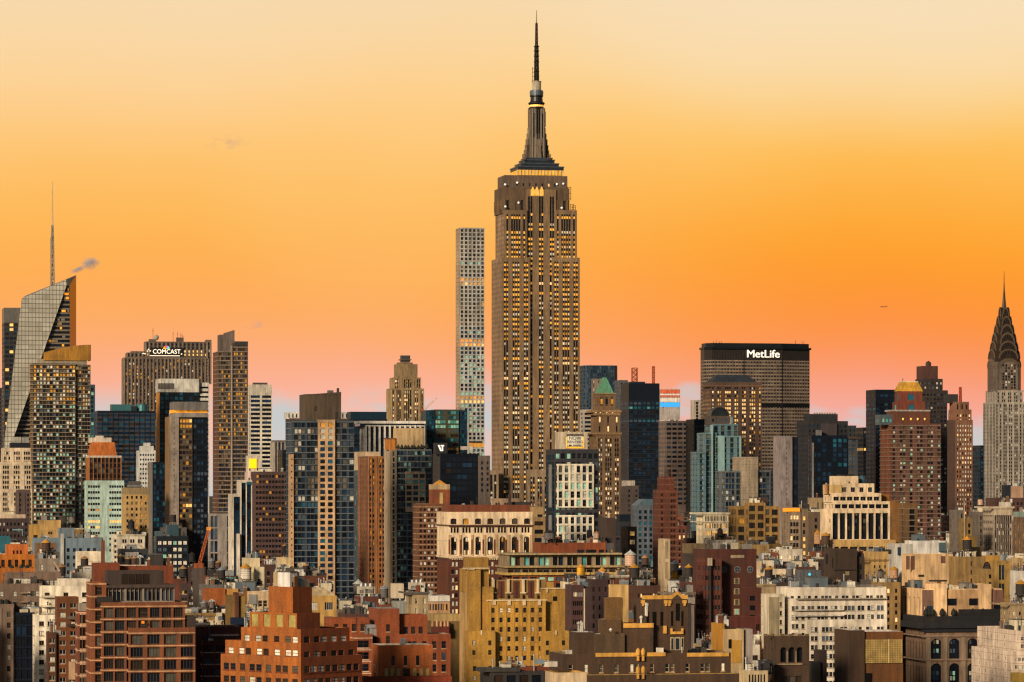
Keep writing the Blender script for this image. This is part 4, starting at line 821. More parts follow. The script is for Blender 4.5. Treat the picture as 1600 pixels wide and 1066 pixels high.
m = MB(); e = .35; n_ = Vector((9, -(c1_-b1_), 0)).normalized()*e; m.face([(b1_+n_.x, n_.y, b.z(636, 60, 0)), (c1_+n_.x, 9+n_.y, b.z(636, 60, 0)), (c1_+n_.x, 9+n_.y, b.z(630, 60, 0)), (b1_+n_.x, n_.y, b.z(630, 60, 0))], 'g:0c0c0e'); m.build('recessed_floor', b.root)
for dx in (-.16, 0, .16): text(b.root, 'MetLife', b.lx(1192.5, -1)+dx, -1.0-dx*.2, b.z(553.6, 50, 0), 11.8, 'x:ece4d4', sx=1.06)
for x in (1115, 1119, 1124, 1127, 1243, 1253, 1256): m = MB(); xx = b.lx(x, 5); m.bar((xx, 5, b.z(538, xx, 5)), (xx, 5, b.z(531+(x % 3), xx, 5)), .4, 'm:8a4a30'); m.build('antenna', b.root)
b.done()
# brown block with lit arched upper floors
d = 3350
b = Bld('office_block', 'brown stone block with lit upper windows and dark hipped roof before the lettered slab', d, 1105, 'building', 12, 800, 'the lit arched brown block')
lb = dict(w='c:4f3a2c', fh=3.75, ww=1.5, mw=.5, pat=[1, 2, 3, 2, 2, 3, 1], hf=.55, mg=1, rc=.35, g='ddqdqypqdb', top=4, rows={1: 'ylpdd', 2: 'qyd', 3: 'ylpb', 4: 'lpyb', 5: 'lpwy', 6: 'lpyd', 7: 'qdpl', 8: 'dql', 9: 'qwpd'})
b.blk(1098, 1190, 597, lb, 30); a_, b_, y0_, y1_, zr, zt_ = b.last; b.cornice(1106, 1189, 602, 'c:6a4c38', 0, .8, 1, 20)
m = MB(); zp = b.z(585.5, 0, 10); xa_, xb_ = b.lx(1112, 2), b.lx(1184, 2); m.prism([(xa_, 2), (xb_, 2), (xb_, 26), (xa_, 26)], zt_-.3, zp, 'r:20262e', P2=[(xa_+8, 10), (xb_-8, 10), (xb_-8, 18), (xa_+8, 18)]); m.build('hipped_roof', b.root)
b.done()
# dark towers mid right
b = Bld('office_tower', 'pale grey concrete fin tower with a glass side left of the dark tower cluster', 2450, 1222, 'skyscraper', 12, 788, 'the pale grey fin tower')
b.blk(1221, 1238, 681.5, dict(w='c:8a7d78', fh=3.5, ww=.6, bay=5, g='h', top=3), 20, fc=1); b.blk(1238, 1247, 683, ST('m:16202c', fh=3.4, ww=1.5, g='ndd', hf=.7), 18, ly=1.5, fc=1); b.done()
simple('low dark office slab between the lettered slab and the pale grey fin tower', 2700, 1200, 1224, 735, ST('m:14202c', fh=3.6, ww=2, g='ndud', hf=.6), 20, 792, 'the low dark slab').done()
b = Bld('office_tower', 'black stone tower group with crenellated penthouse right of the lettered slab', 2620, 1246, 'skyscraper', 12, 790, 'the black tower group')
b.blk(1245, 1325, 658, dict(w='c:1e1c20', fh=3.6, ww=1.6, bay=2.8, hf=.6, g='dddnd', top=2), 28, ly=6); b.blk(1284, 1308, 662, dict(w='c:3a3034', fh=3.6, ww=1, g='d', top=99), 6, ly=4.5, yb=682, fc=1, occ=0)
b.blk(1265, 1309, 647, dict(w='c:1c1c20', fh=4, ww=1, g='d', top=99), 14, ly=10, yb=660, fc=1, occ=0)
for i in range(9): b.box(1272+i*4, 1274.2+i*4, 645, 647.2, 'c:7c746c', 9.6, 1, 'merlon')
b.blk(1268, 1324, 680.5, dict(w='m:0e1a26', fh=3.5, ww=2.6, mw=.2, pat=[3, 4, 3, 3], hf=.75, mg=.4, rc=.1, g='nnuddndd', top=2), 10, ly=-6, fc=1, occ=0)
b.box(1277, 1284, 672, 681, 'c:6c6868', -3, 4, 'rooftop_unit'); m = MB(); xx = b.lx(1270.5, -6.6); m.box(xx-.8, xx+.5, -7, -6, b.z(785, xx, -6), b.z(692, xx, -6), 'c:7c746c'); m.build('concrete_rib', b.root); b.done()
b = Bld('glass_tower', 'slim glass tower with orange sunset reflections right of the black tower group', 2900, 1324, 'skyscraper', 12, 762, 'the slim tower with orange reflections')
b.blk(1323, 1340, 684, dict(w='m:585450', fh=3.5, ww=3.4, pat=[2], mw=.2, hf=.7, g='ggh', top=1, rows={0: 'g', 10: 'oa', 11: 'a', 14: 'ya', 15: 'oa', 16: 'o', 9: 'e'}), 22, fc=1); b.blk(1326, 1338, 665, ST('c:1e2428', fh=4, ww=1, g='d'), 8, ly=5, yb=690, fc=1, occ=0); b.box(1316, 1345, 682, 686, 'c:3c2c26', -1, 18, 'roof_slab'); b.done()  # sunset reflections put in as amber and glowing orange pane colours
simple('dark steel frame tower with small orange lamps left of the navy slab on the right', 2980, 1338, 1354, 668, ST('m:1c2026', fh=3.6, ww=2, g='ddnd', hf=.6, rows={4: 'l', 0: 'e'}), 20, 765, 'the dark frame tower').done()
simple('tall navy glass slab behind the gold roofed brick tower', 2950, 1353, 1408, 609, dict(w='m:0e1824', fh=3.7, ww=2.8, bay=3.4, hf=.6, g='nnddd', mg=.4, rc=.1, top=3, rows={2: 'nngd', 3: 'nud'}), 26, 775, 'the tall navy slab on the right').done()
b = Bld('setback_tower', 'dark brown stepped tower topped by a tank house behind the gold roofed brick tower', 3050, 1436, 'skyscraper', 12, 790, 'the dark brown stepped tower')
s = dict(w='c:2e2420', fh=3.7, ww=1.7, mw=.5, bay=3, hf=.5, g='dqqddqbg', top=2, mg=.8, rc=.3)
b.blk(1432, 1480, 610, s, 26); b.blk(1430, 1473, 592, dict(s, g='dqgbh'), 22, ly=2, yb=616); b.blk(1432, 1465.5, 572, dict(s, g='d', top=99, w='c:4c2c22'), 16, ly=5, yb=596)
m = MB(); xx = b.lx(1450.5, 12); zq = b.z(572.5, xx, 12); m.ring(xx, 12, [(2.4, zq), (2.4, zq+3), (2.6, zq+3), (0, zq+4.8)], 'c:382a24', 12); m.build('tank_house', b.root); b.box(1464, 1481, 610, 616, 'c:2a2422', 4, 10); b.done()
b = Bld('art_deco_tower', 'russet brick art deco tower with ribbed crown, left of the spired tower', 2850, 1487, 'skyscraper', 12, 785, 'the russet ribbed tower')
s = dict(w='b:6e4a34', fh=3.65, ww=1.2, pat=[1]*6, hf=.5, mg=1.2, rc=.35, g='bwbpdbw', top=3, rib=(.3, .7, 'b:7a523a'))
b.blk(1480, 1520, 656, s, 20, ly=0, side=ST('b:4a3428', ww=1, g='d')); b.blk(1482, 1518, 640, dict(s, pat=[1]*5, g='dpq'), 17, ly=1.2, yb=662); b.blk(1484, 1514, 628, dict(s, pat=[1, 1, 1], g='d', fh=6, hf=.8, top=1.5), 14, ly=2.5, yb=645)
m = MB(); xx = b.lx(1500.5, 8); lattice(m, xx, 8, b.z(628, xx, 8), b.z(605, xx, 8), .9, .7, 'm:b85030', 7, .4); m.build('lattice_antenna', b.root); b.box(1480, 1497, 616, 630, 'c:2a2624', 9, 8)
b.done()
simple('small navy office block between the russet ribbed tower and the spired tower', 3200, 1519, 1537, 696, dict(w='m:12202c', fh=3.8, ww=2.2, bay=2.8, hf=.5, g='nduug', top=2, band=(.1, .6, 'm:2a4050')), 22, 785, 'the small navy block').done()
simple('dark slab cut off by the right edge behind the spired tower', 4300, 1594, 1625, 690, ST('m:1c2832', fh=3.8, ww=2, g='dn'), 22, 770, 'the right edge').done()

# ================================================================ middle distance
NOF = lambda w, **k: dict(dict(w=w, fh=4, ww=1, g='d', top=999), **k)       # plain wall
# gold roofed brick tower
d = 2400
b = Bld('residential_tower', 'red brick balcony tower with a small crown and gold sloping roof on the right', d, 1398, 'skyscraper', 12, 848, 'the gold roofed brick tower')
s = dict(w='b:5c3a2c', fh=2.95, ww=1.9, mw=.3, pat=[1, 2, 1, 2, 2, 1], hf=.55, mg=.4, rc=.5, g='dqbcbqhde', s='b:583628', band=(.5, .35, 'c:84705f'), top=1.4)
b.blk(1375, 1470, 662, s, 26, side=dict(s, w='b:6a3628', pat=[1, 1, 2], g='dqh'))
b.blk(1395, 1453, 643, NOF('b:5e3026'), 14, ly=4, yb=664, fc=1); b.box(1394, 1454, 640.5, 643, 'c:a09488', 3.4, 16, 'roof_terrace'); b.blk(1376, 1395, 648, ST('m:5a6468', g='tgc', ww=1.6, bay=2, hf=.7), 12, ly=5, yb=664, fc=1)
for x in (1411, 1423.5, 1434, 1445): m = MB(); xx = b.lx(x, 3.6); z_ = b.z(655, xx, 3.6); m.ring(xx, 3.6, [(0, z_-.9), (.8, z_), (0, z_+.9)], 'x:ffc060', 8); m.build('lamp', b.root)
b.blk(1403, 1445, 628, ST('b:6c3028', ww=4.2, bay=12, fh=6, hf=.7, g='tu', top=1), 12, ly=5.5, yb=643, fc=1); b.blk(1406, 1441, 611.5, ST('b:6c3028', ww=4.2, bay=12, fh=6, hf=.7, g='tu', top=1), 11, ly=6, yb=630, fc=1)
m = MB(); a_, b_, y0_, y1_, _, zt_ = b.last; e = 2.1; m.prism([(a_-.5, y0_), (b_+.5, y0_), (b_+.5, y1_), (a_-.5, y1_)], zt_, b.z(597, 8, 7), 'c:b88628', P2=[(a_+e, y0_+e), (b_-e, y0_+e), (b_-e, y1_-e), (a_+e, y1_-e)]); m.box(a_+e, b_-e, y0_+e, y1_-e, b.z(597, 8, 7), b.z(595.5, 8, 7), 'c:c8b89c'); m.bar((a_+e+1, y0_+e+1, b.z(596, 8, 7)), (a_+e+1, y0_+e+1, b.z(591, 8, 7)), .35, 'm:5a4030'); m.build('gold_roof', b.root); b.done()
# teal glass tower
d = 2000
b = Bld('glass_tower', 'pale teal glass apartment tower with stepped sides and a barrel vaulted roof room', d, 1101, 'skyscraper', 12, 822, 'the teal glass tower')
tg = dict(w='m:66828a', fh=3.0, ww=2.0, mw=.2, hf=.6, mg=.25, rc=.35, g='dngheqgd', s='m:34444a', band=(.3, .22, 'm:7a928c'), top=.8)
b.blk(1079, 1103, 706, dict(tg, pat=[1, 1, 1]), 14, ly=0); b.blk(1089, 1120, 676, dict(tg, pat=[3]), 18, ly=2); b.blk(1101, 1153, 662.5, dict(tg, pat=[2, 2, 2, 2], g='gdenh'), 20, ly=4)
b.blk(1118, 1158, 681, dict(tg, pat=[1, 1, 1, 1], w='m:708f90', g='dnqg'), 14, ly=1, fc=1)
for xa, xb, yt in ((1122, 1132, 681), (1097.5, 1100.5, 707), (1112, 1114, 664), (1155.5, 1158, 682)):
    m = MB(); l = .55; m.box(b.lx(xa, l), b.lx(xb, l), l-.25, l+3, b.z(820, 10, l), b.z(yt, 10, l), 'm:98b8b4'); m.build('teal_fin', b.root)
b.blk(1110, 1140, 650, ST('c:4c4038', ww=1.2, g='dg', fh=3, top=1), 12, ly=8, yb=664, fc=1)
m = MB(); a_, c_ = b.lx(1111, 8), b.lx(1139, 8); nn = 10; cx_ = (a_+c_)/2; rr_ = (c_-a_)/2; z0_ = b.z(650, 10, 8)
for i in range(nn):
    t0, t1 = math.pi*i/nn, math.pi*(i+1)/nn; p0 = (cx_+rr_*math.cos(t0), z0_+rr_*.95*math.sin(t0)); p1 = (cx_+rr_*math.cos(t1), z0_+rr_*.95*math.sin(t1))
    m.face([(p0[0], 8.2, p0[1]), (p1[0], 8.2, p1[1]), (p1[0], 18, p1[1]), (p0[0], 18, p0[1])][::-1], 'm:3a3430'); m.face([(cx_, 8.2, z0_), (p0[0], 8.2, p0[1]), (p1[0], 8.2, p1[1])][::-1], 'g:1c2024')
    m.bar((p0[0], 8.1, p0[1]), (p1[0], 8.1, p1[1]), .35, 'm:5c4a3e')
m.build('barrel_vault', b.root); m = MB(); xx = b.lx(1143.5, 9); m.ring(xx, 9, [(1.6, b.z(662, xx, 9)), (1.6, b.z(652, xx, 9)), (.8, b.z(650, xx, 9)), (0, b.z(649, xx, 9))], 'm:6c7070', 12); m.build('rooftop_tank', b.root); b.done()
b = Bld('apartment_tower', 'blank beige slab flanked by lower glass wings, right of the teal glass tower', 1880, 1133, 'building', 12, 815, 'the beige slab with glass wings')
gl = dict(w='c:585e60', fh=3.05, ww=1.8, mw=.2, pat=[3, 3], hf=.62, mg=.3, rc=.3, g='ndngbd', s='m:3c4044', band=(.25, .2, 'c:76746c'), top=.6)
b.blk(1133, 1165, 736, gl, 18, ly=1, fc=1); b.blk(1184, 1204, 735, dict(gl, pat=[3]), 16, ly=1.4, fc=1)
b.blk(1158, 1184.5, 714, dict(w='c:9c8a72', fh=3.05, ww=.3, pat=[1], hf=.2, g='h', top=1, band=(.04, .1, 'c:75664f')), 17, fc=1); b.done()
# rental sign block
d = 1650
b = Bld('apartment_block', 'dark panelled apartment block with a white window grid and a rental sign on its roof', d, 858, 'building', 12, 852, 'the rental sign block')
b.blk(853, 936, 702, dict(w='c:2e2c30', fh=3.9, ww=1.9, pat=[1, 1, 1, 1, 1, 1, 1, 1], hf=.6, mg=.5, rc=.4, g='dcgdbd', top=1.2, fr='c:5a5a58'), 18, side=dict(ST('m:1a2a38', g='nud', ww=2, fh=3.4, hf=.7)))
wg = dict(w='c:dcd0b6', fh=3.9, ww=1.75, pat=[1]*6, hf=.76, mg=.75, rc=.55, g='ddqhdgcb', s='c:c9bda4', top=.5, fr='c:6c6254', band=(.12, .3, 'c:d6cab0'))
b.blk(870.5, 928, 725, wg, 2, ly=-.9, yb=793, fc=1, occ=0); b.blk(870.5, 928, 805, wg, 2, ly=-.9, yb=858, fc=1, occ=0)
for ya, yb_ in ((726, 793), (805, 858)): b.box(857.5, 862, ya, yb_, 'm:8c8a84', -.5, .45, 'metal_grille')
b.blk(874, 918, 675, NOF('c:b5a488'), 10, ly=3, yb=704, fc=1)
l = 2.7; b.box(886, 911, 678.5, 681.5, 'c:4a4038', l-.1, .4, 'sign_rail'); sb_ = b.box(886.5, 910.5, 681.5, 697, 'c:e6dcc6', l-.1, .3, 'sign_panel')
xm = (b.lx(886.5, l)+b.lx(910.5, l))/2
text(sb_, 'NOW', xm, l-.15, b.z(684.9, 8, l), 2.25, 'c:1c1a18', bold=.0, ext=.05); text(sb_, 'RENTING', xm, l-.15, b.z(690.8, 8, l), 1.72, 'c:1c1a18', bold=.0, ext=.05)
for x in (885.5, 911.8): b.box(x-.9, x+.3, 683, 700, 'x:f0b030', l+.1, .2, 'sign_light')
b.box(887, 910, 698.5, 700.5, 'x:e8a020', l, .2, 'sign_light'); b.box(889, 893, 695, 697, 'c:3a322c', l-.15, .05, 'sign_text_line'); b.box(895, 908, 695, 696.4, 'c:3a322c', l-.15, .05, 'sign_text_line'); b.done()
# frame and glass apartment tower
d = 1900
b = Bld('apartment_tower', 'glass and cream framed apartment tower with beige penthouse below the stepped stone tower', d, 606, 'skyscraper', 12, 925, 'the cream framed glass tower')
gl = dict(w='c:565e62', fh=3.06, ww=1.9, mw=.2, hf=.66, mg=.3, rc=.3, g='ndgngcd', s='c:4c5458', top=.5, band=(.12, .3, 'c:96968e'))
rb = dict(w='c:a58f72', fh=3.06, ww=1.1, mw=.3, pat=[1, 1, 1, 1], hf=.78, mg=.3, rc=.5, sp=.2, s='c:b59c7c', g='dngd', top=.6)
b.blk(600, 620, 703, rb, 20, ly=.8, side=dict(rb, pat=[1, 1])); b.blk(620, 674.5, 702, dict(gl, pat=[3, 4, 3]), 19, ly=1.6, fc=1)
b.blk(634, 665, 737, dict(w='c:c2a582', fh=3.06, ww=2.7, pat=[1, 1, 1], hf=.66, mg=.5, rc=.5, g='nductd', top=.8, fr='c:5c564c', fs=2), 2, ly=-.4, yb=800, fc=1, occ=0); b.blk(650, 665.5, 800, dict(w='c:c2a582', fh=3.06, ww=2.7, pat=[1], hf=.6, mg=.5, rc=.5, g='ndu', top=.1, fr='c:5c564c', fs=2), 2, ly=-.4, fc=1, occ=0)
b.blk(620, 662.5, 669, NOF('c:b8996c'), 11, ly=5, yb=704, fc=1); b.box(604, 618, 686, 703, 'c:b5702a', 5, 6, 'penthouse'); b.box(603, 619, 684.5, 686, 'c:6c4c30', 4.6, 7, 'penthouse_roof')
for x in range(622, 672, 5): m = MB(); xx = b.lx(x+rnd.random()*2, 2.8); z_ = b.z(702, xx, 2.8); m.ring(xx, 2.8, [(.1, z_), (.9, z_+.7), (.7, z_+1.6), (0, z_+2.2+rnd.random())], 'c:2c2c1c', 7); m.build('roof_shrub', b.root)
b.done()
b = Bld('brick_tower', 'slim russet brick tower between the dark glass tower and the cream framed tower', 2020, 577, 'building', 12, 905, 'the slim russet tower')
s = dict(w='b:8a5230', fh=3.1, ww=1.2, mw=.5, pat=[2, 2], hf=.55, mg=.5, rc=.4, g='dqdhdy', s='b:7a4628', rib=(.25, .5, 'b:94603a'), top=1)
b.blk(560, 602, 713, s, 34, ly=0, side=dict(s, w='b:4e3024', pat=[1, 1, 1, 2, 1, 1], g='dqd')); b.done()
b = Bld('glass_tower', 'narrow blue glass tower with a cream cap beside the slim russet tower', 2200, 553, 'building', 12, 925, 'the narrow blue glass tower')
b.blk(552, 575, 733, dict(w='m:40525a', fh=3.1, ww=1.6, pat=[1, 1, 1, 1], mw=.2, hf=.7, mg=.4, rc=.2, g='nutgdw', top=.8), 20); b.blk(553, 574, 720, ST('c:c2ab8c', g='dby', fh=3.4), 16, ly=.8, yb=735); b.blk(560, 593, 706, NOF('c:b59a78'), 18, ly=8, yb=740, fc=1); b.done()
# brick apartment with bands
b = Bld('apartment_block', 'dark red brick apartment block with thin pale floor bands left of the cream arcaded block', 1740, 650, 'building', 12, 928, 'the banded red brick block')
s = dict(w='b:663a2c', fh=2.62, ww=1.2, pat=[1, 1, 2, 1, 1], mw=.5, hf=.5, mg=.8, rc=.25, g='dqwddqb', band=(.08, .28, 'c:a08668'), top=1.6, cop='c:b59c7e')
b.blk(645, 692, 787, s, 14); b.blk(675, 703, 765, NOF('b:7a3c28'), 8, ly=4, yb=790, fc=1); b.blk(675, 703, 757, dict(NOF('c:a88c64'), cop='c:b59c70'), 8.1, ly=3.95, yb=765, fc=1, occ=0)
m = MB(); a_, b_, y0_, y1_, _, zt_ = b.last; m.prism([(a_+1.2, y0_+1), (b_-1.2, y0_+1), (b_-1.2, y1_-1), (a_+1.2, y1_-1)], zt_-.2, zt_+2.2, 'c:c08430', P2=[((a_+b_)/2-.1, 7.9), ((a_+b_)/2+.1, 7.9), ((a_+b_)/2+.1, 8.1), ((a_+b_)/2-.1, 8.1)]); m.build('pyramid_roof', b.root)
b.box(687, 692, 770, 787, 'c:b59a60', 3.8, .2, 'stone_panel'); b.done()
# cream arcaded loft
d = 1500
b = Bld('loft_building', 'cream terracotta arcaded block above brown brick, with a brick roof house, below the tallest tower', d, 705, 'building', 12, 935, 'the cream arcaded block')
T1 = 'c:dcc09a'
b.blk(682, 832, 800, dict(w=T1, fh=5.1, ww=2.6, pat=[1]*7, hf=.48, mg=1.0, rc=.6, g='qdhqy', arch=.5, top=.2, lo=.05, fr='c:5a3c28', fs=5), 26, yb=820, side=dict(w=T1, fh=5.1, ww=1.4, bay=3.2, g='dq', hf=.45, lo=.1, top=.1))
b.cornice(703, 832, 820.3, 'c:5a3c2a', 0, .9, .5, 26)
b.blk(683, 831, 821, dict(w=T1, fh=4.0, ww=.95, mw=.35, pat=[3]*7, hf=.66, mg=.9, rc=.6, g='dqd', top=.2, lo=.7, ), 25.5, ly=.15, yb=836, side=dict(w=T1, fh=4, ww=1, bay=2.8, g='d'), occ=0)
b.blk(682.5, 831.5, 836, dict(w=T1, fh=8.2, ww=2.5, pat=[1]*7, hf=.93, mg=1.1, rc=.9, g='q', arch=1.0, top=.35, rib=(.3, 1.0, 'c:b8946a')), 26, ly=.05, yb=869, side=dict(w=T1, fh=8.2, ww=1.1, bay=2.4, g='dq', hf=.9, arch=1), occ=0)
for i in range(7):
    xx0 = b.lx(707+17.7*i, 0); 
    for j, k in ((0, 'whpw'), (1, 'ddqd'), (2, 'hqhyw')):
        for q_ in range(3):
            z_ = b.z(868-10*j-1.5, xx0, 0); w1 = MB(); w1.face([(xx0+.1+q_*.85, .8, z_), (xx0+.78+q_*.85, .8, z_), (xx0+.78+q_*.85, .8, z_+1.7), (xx0+.1+q_*.85, .8, z_+1.7)], KIND[rnd.choice(k)]); w1.build('window', b.root)
    m = MB(); xx1 = b.lx(698.8+17.7*i, -.3) ; m.box(xx1+.55, xx1+1.15, -.36, -.24, b.z(866, xx1, 0), b.z(843, xx1, 0), 'b:6a3020'); m.build('brick_inlay', b.root)
b.cornice(703, 832, 869.2, T1, 0, .9, .7, 26)
m = MB()
for i in range(34): xx = b.lx(705, 0)+.3+i*(b.lx(831, 0)-b.lx(705, 0)-.8)/34; m.prism([(xx, -.5), (xx+.5, -.5), (xx+.5, .1), (xx, .1)], b.z(875, xx, 0), b.z(870.5, xx, 0), T1, P2=[(xx, -.8), (xx+.5, -.8), (xx+.5, .1), (xx, .1)])
m.build('console_row', b.root)
b.blk(683, 831, 872, dict(w='b:4e2218', fh=3.3, ww=1.1, mw=.5, pat=[2]*7, hf=.55, mg=1.2, rc=.35, g='bwdqpb', top=.8, sl='c:8a7050'), 25.6, ly=.1, side=dict(w='b:4e2218', fh=3.3, ww=.5, bay=1.6, hf=.9, g='q', rib=(.2, .4, 'b:5e2c1c')), occ=0)
b.blk(700, 828, 789, NOF('b:6e3424'), 14, ly=6, yb=803, fc=1, occ=0); b.box(795.5, 799, 772, 790, 'b:3a2620', 7, 2, 'chimney'); b.box(801, 829, 784.5, 790, 'c:2a2826', 9, 5); b.box(736, 740, 783, 790, 'm:3a3634', 8, 1.5, 'rooftop_unit'); b.clutter(4); b.done()
b = simple('tan stepped loft block with ribbon windows immediately right of the cream arcaded block', 1600, 828, 849, 792, dict(w='c:9c7e54', fh=3.7, ww=4.6, pat=[1], hf=.5, g='dqd', top=2.5), 20, 935, 'the tan stepped loft', 'loft_building', 'building', cl=2); b.blk(832, 852, 808, dict(w='c:8e7048', fh=3.7, ww=4.4, pat=[1], hf=.5, g='dqd', top=1), 18, ly=-5, fc=1, occ=0); b.done()
# modern terrace block
d = 1400
b = Bld('office_building', 'long low modern block with glazed terraces and a red brick roof house, centre', d, 800, 'building', 12, 912, 'the long terraced block')
tg = dict(w='c:8a7656', fh=5.6, ww=2.4, mw=.25, pat=[2]*7, hf=.72, mg=.4, rc=.6, g='dgdcnqd', top=.4, s='c:7a684c')
b.blk(795, 971, 866, dict(w='c:8c7658', fh=4.4, ww=2.0, mw=.2, pat=[2]*8, hf=.85, mg=.4, rc=.8, g='dgndctqd', top=.2, lo=.3), 20, ly=1, yb=886, fc=1)
for ya, yb_, xb, pr, k in ((864.5, 867, 972, -1.4, 'c:a08a64'), (884, 887, 974, -1.0, 'c:9a8258'), (894.5, 898.5, 974, -.6, 'c:b8944e')): b.box(790 if ya > 870 else 794, xb, ya, yb_, k, pr, 20, 'terrace_slab')
b.blk(792, 973, 886.5, dict(w='c:7c6648', fh=2.3, ww=2.4, mw=.2, pat=[2]*8, hf=.8, mg=.4, rc=.5, g='gdcdnqcd', top=.1), 19, ly=.6, yb=896, fc=1, occ=0); b.blk(800, 960, 898, dict(w='b:7e3a20', fh=2.6, ww=2.6, pat=[1]*12, hf=.62, mg=.5, rc=.4, g='dgqdc', top=.3), 18, ly=0.3, fc=1, occ=0)
b.blk(843, 946, 848, dict(w='b:78361e', fh=3, ww=1, g='d', top=999, cop='c:5a4a3c'), 12, ly=5, yb=868, fc=1, occ=0)
for x0, x1 in ((902, 912), (916, 931), (936, 943)): b.box(x0, x1, 859, 863.5, 'g:14161a', 4.75, .3, 'window')
b.clutter(7); b.done()
b = Bld('brick_building', 'windowless dark brown brick block beside the lit loft', 1760, 938, 'building', 12, 872, 'the windowless brown block'); b.blk(935, 962, 809, NOF('b:3e2c24'), 16); b.clutter(3); b.done()
b = Bld('office_building', 'small loft block with two rows of brightly lit windows right of the windowless brown block', 1700, 973, 'building', 12, 872, 'the lit loft'); b.blk(970, 995, 823, dict(w='c:5e4a3c', fh=4.1, ww=.95, mw=.25, pat=[5], hf=.5, mg=1, rc=.3, g='d', top=1.2, rows={0: 'lwlll', 1: 'pwlp', 2: 'd'}), 14); b.done()
b = Bld('office_building', 'black penthouse topped block behind the lit loft', 1830, 964, 'building', 12, 830, 'the black penthouse block'); b.blk(960, 986, 815, ST('c:1c1c22', g='nd'), 12); b.blk(968, 985, 804, NOF('m:16222c'), 7, ly=1, yb=817, fc=1); b.done()
b = Bld('office_building', 'brown slab with a light roof hut beneath the navy slab with antennas', 2500, 972, 'building', 12, 800, 'the brown slab with the hut'); b.blk(969, 998, 759, ST('c:463a34', g='qdd', bay=3), 20); b.box(975, 992, 751, 760, 'c:a89c8c', 5, 7); b.clutter(4); b.done()
b = Bld('office_building', 'blue grey gable topped block left of the slender red brick tower', 2000, 992, 'building', 12, 850, 'the blue grey gabled block'); b.blk(986, 1022, 790, dict(w='c:4c5258', fh=3.2, ww=1.6, bay=2.6, hf=.6, g='ndud', top=2), 14)
m = MB(); a_, b_, y0_, y1_, _, zt_ = b.last; m.prism([(a_, 0), (b_, 0), (b_, 14), (a_, 14)], zt_+.01, zt_+3.6, 'm:5a7078', P2=[(a_+4, .1), (b_-1, .1), (b_-1, 13), (a_+4, 13)]); m.build('sloping_roof', b.root); b.done()
b = Bld('brick_tower', 'slender red brick tower with pale string courses, lower right of the green pyramid tower', 1800, 1023, 'building', 12, 868, 'the slender red brick tower')
s = dict(w='b:5c2a20', fh=3.0, ww=1.1, pat=[1, 2], hf=.45, mg=1.2, rc=.3, g='qdq', top=1.2, band=(.06, .12, 'c:8a6a56'))
b.blk(1020, 1059, 765, s, 12, side=dict(s, g='q')); b.blk(1033, 1054, 745, dict(s, pat=[1], top=1, ww=.3, g='q'), 8, ly=3, yb=768, fc=1); m = MB(); xx = b.lx(1043, 6); zq = b.z(746, xx, 6); m.ring(xx, 6, [(1.6, zq), (1.6, zq+2.4), (1.8, zq+2.4), (0, zq+3.9)], 'w:3e2a22', 12); m.build('roof_tank', b.root); b.done()
simple('small cream block with a striped louvre front under the slender red brick tower', 1600, 1031, 1047, 842, dict(w='c:b59c78', fh=9, ww=.55, pat=[6], mw=.4, hf=.85, mg=.8, rc=.3, g='d', top=.6), 10, 880, 'the striped louvre block', 'brick_building', 'building').done()
b = Bld('loft_building', 'cream loft with five bays of triple windows, some glowing, below the teal tower', 1780, 1091, 'building', 12, 850, 'the cream five bay loft')
s = dict(w='c:dccaa8', fh=3.6, ww=.85, mw=.25, pat=[3]*5, hf=.66, mg=.8, rc=.4, g='dqbd', top=1.2, rows={1: 'qydl', 2: 'llyp'}); b.blk(1088, 1138, 801, s, 14); b.cornice(1091, 1138, 801, 'c:cfbf9f', 0, .8, .8, 14); b.cornice(1091, 1138, 814.5, 'c:cfbf9f', 0, .5, .4, 14); b.done()
b = Bld('loft_building', 'ochre industrial block with big brown steel windows right of the cream five bay loft', 1850, 1142, 'building', 12, 850, 'the ochre industrial block')
s = dict(w='c:8c6a34', fh=4.4, ww=3.2, pat=[1, 1, 1, 1, 1], hf=.66, mg=.9, rc=.4, g='qqdh', top=1, fr='c:4a3424', fs=5, rows={1: 'qqy'}); b.blk(1138, 1218, 791, s, 16); b.blk(1168, 1196, 785.5, dict(s, pat=[1, 1], top=.8), 6, ly=-.4, fc=1, occ=0); b.clutter(6); b.box(1176, 1200, 777, 787, 'c:3c2c22', 7, 6); b.done()
b = Bld('stone_building', 'tan stone block with round headed windows under a glowing orange cornice', 1760, 1224, 'building', 12, 858, 'the orange cornice block'); s = dict(w='c:8e7860', fh=3.4, ww=1.5, pat=[1, 1, 1], hf=.62, mg=1, rc=.4, g='dqdp', top=3.2, arch=.5, fr='c:5a4a3a'); b.blk(1221, 1251, 793, s, 12); b.box(1223.5, 1250, 794, 799.5, 'x:d88418', -.5, .5, 'lit_cornice'); b.blk(1250, 1263, 795, dict(w='c:7a6650', fh=3.4, ww=1.3, pat=[1], g='ldq', top=3), 12, ly=.6, fc=1); b.clutter(3); b.done()  # orange light on the cornice is put in as its own glow
simple('plain brown brick block left of the cream stepped office with tall bays', 1850, 1250, 1286, 800, ST('b:5e4a38', g='qd', bay=4.5, top=2.5), 16, 850, 'the plain brown block', 'brick_building', 'building', cl=4).done()
simple('tan striped attic block behind the plain brown block', 2050, 1262, 1290, 778, ST('c:9c8462', g='hqe', bay=1.8, ww=.9, fh=6, hf=.8), 16, 802, 'the tan striped attic block', 'stone_building', 'building', cl=2).done()
